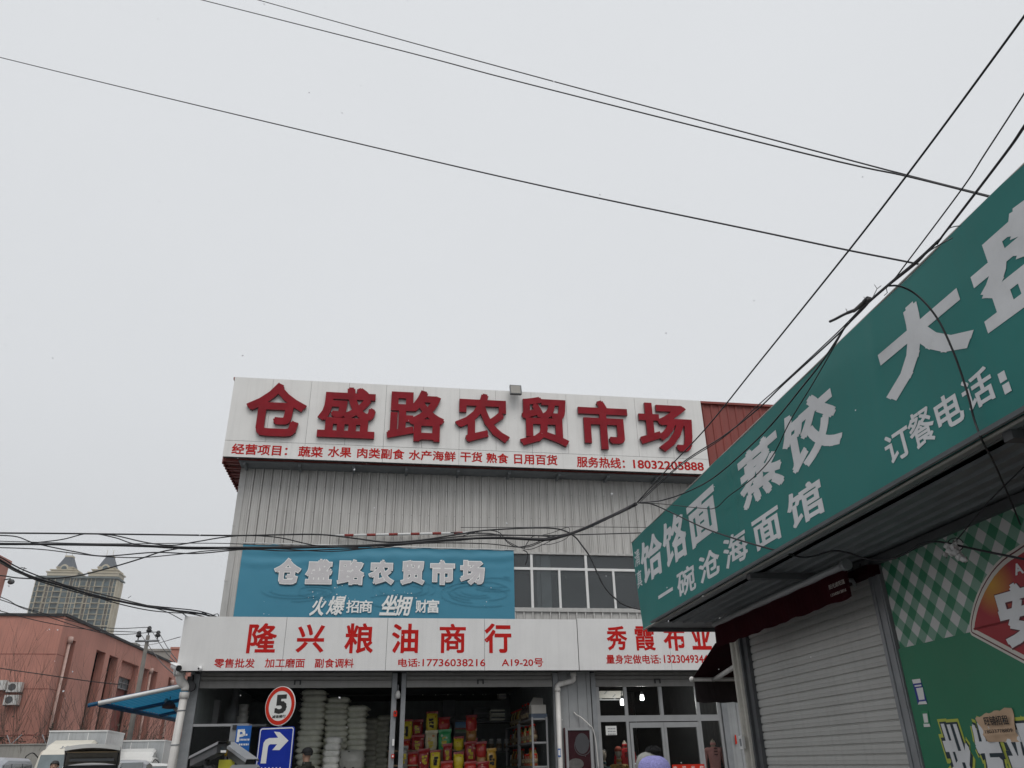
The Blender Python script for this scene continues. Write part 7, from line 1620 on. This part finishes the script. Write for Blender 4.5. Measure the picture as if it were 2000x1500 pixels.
mannequin('mannequin in a mustard patterned jacket with a red head scarf', 1207, 1459, 18.0, mat('mustard_brocade', (.42, .25, .06), .55, var=.5, vscale=40), M['mann'], extra=scarf)
mannequin('headless mannequin in a long red coat behind the mustard jacket', 1219, 1445, 18.35, mat('red_wool', (.52, .018, .024), .8), None)
mannequin('headless mannequin in a dusty pink dress in the far corner pane', 1391, 1442, 18.1, mat('dusty_pink', (.80, .38, .35), .75), None)
mannequin('headless mannequin in a black sequin dress behind the pink one', 1422, 1437, 18.35, mat('black_sequin', (.02, .02, .024), .3, var=.9, vscale=60), None)
mb = MB(); q = F.px(1437, 1445, AW+.04); mb.prism(F, [(q[0]-.02, q[1]-.09), (q[0]+.02, q[1]-.07), (q[0]+.02, q[1]+.09), (q[0]-.01, q[1]+.10)], AW+.035, AW+.045); o = mb.build('red_tag', M['sigred']); tag(o, 'small red tag hanging at the edge of the cloth shop front', 'tag')
f5 = R.sub(R.px(1449, 1451, .05)[0], .03, R.px(1449, 1451, .05)[1]); t = thing('switch_box', 'pale switch box on the pale corner cladding', 'box', f5.O); mb = MB(); mb.rbox(f5, -.05, .04, 0, .03, -.06, .07, .008); mb.build('case', M['white'], t); mb = MB(); mb.box(f5, -.025, .015, .0302, .034, -.03, .04); mb.build('cover', M['steel'], t)

# ---------------------------------------------------------------- falling snow
mb = MB(); r = random.Random(21)
for k in range(450):
    Y = r.uniform(2.5, 16); x, y = r.uniform(-40, 2040), r.uniform(-40, 1520); p = at(x, y, Y)
    if p[2] < .05 or (p-R.O) @ R.en < 1.0: continue
    s_ = r.uniform(.0022, .0055); d = np.array([r.gauss(0, 1) for _ in range(3)]); d /= np.linalg.norm(d); e_ = np.cross(d, [.3, .8, .5]); e_ /= np.linalg.norm(e_); g_ = np.cross(d, e_)
    mb.add([p+d*s_, p-d*s_, p+e_*s_, p-e_*s_, p+g_*s_*.7, p-g_*s_*.7], [(0,2,4),(2,1,4),(1,3,4),(3,0,4),(2,0,5),(1,2,5),(3,1,5),(0,3,5)])
tag(mb.build('falling_snow', M['snow'], root=(0, 0, 0)), 'fine snow flakes falling through the yard', 'snow', kind='stuff')

# ---------------------------------------------------------------- thin snow haze over the whole yard and beyond
hz = MB(); hz.box(W0, -700, 700, -700, 40, -1, 170)
hm = bpy.data.materials.new('haze'); hm.use_nodes = True; n = hm.node_tree.nodes; n.clear(); o = n.new('ShaderNodeOutputMaterial'); v = n.new('ShaderNodeVolumePrincipled')
v.inputs['Density'].default_value = .00026; v.inputs['Color'].default_value = (.93, .95, .97, 1); v.inputs['Anisotropy'].default_value = .3
hm.node_tree.links.new(v.outputs[0], o.inputs['Volume'])
tag(hz.build('haze', hm, root=(0, 0, 0)), 'pale haze of falling snow', 'haze', kind='stuff')
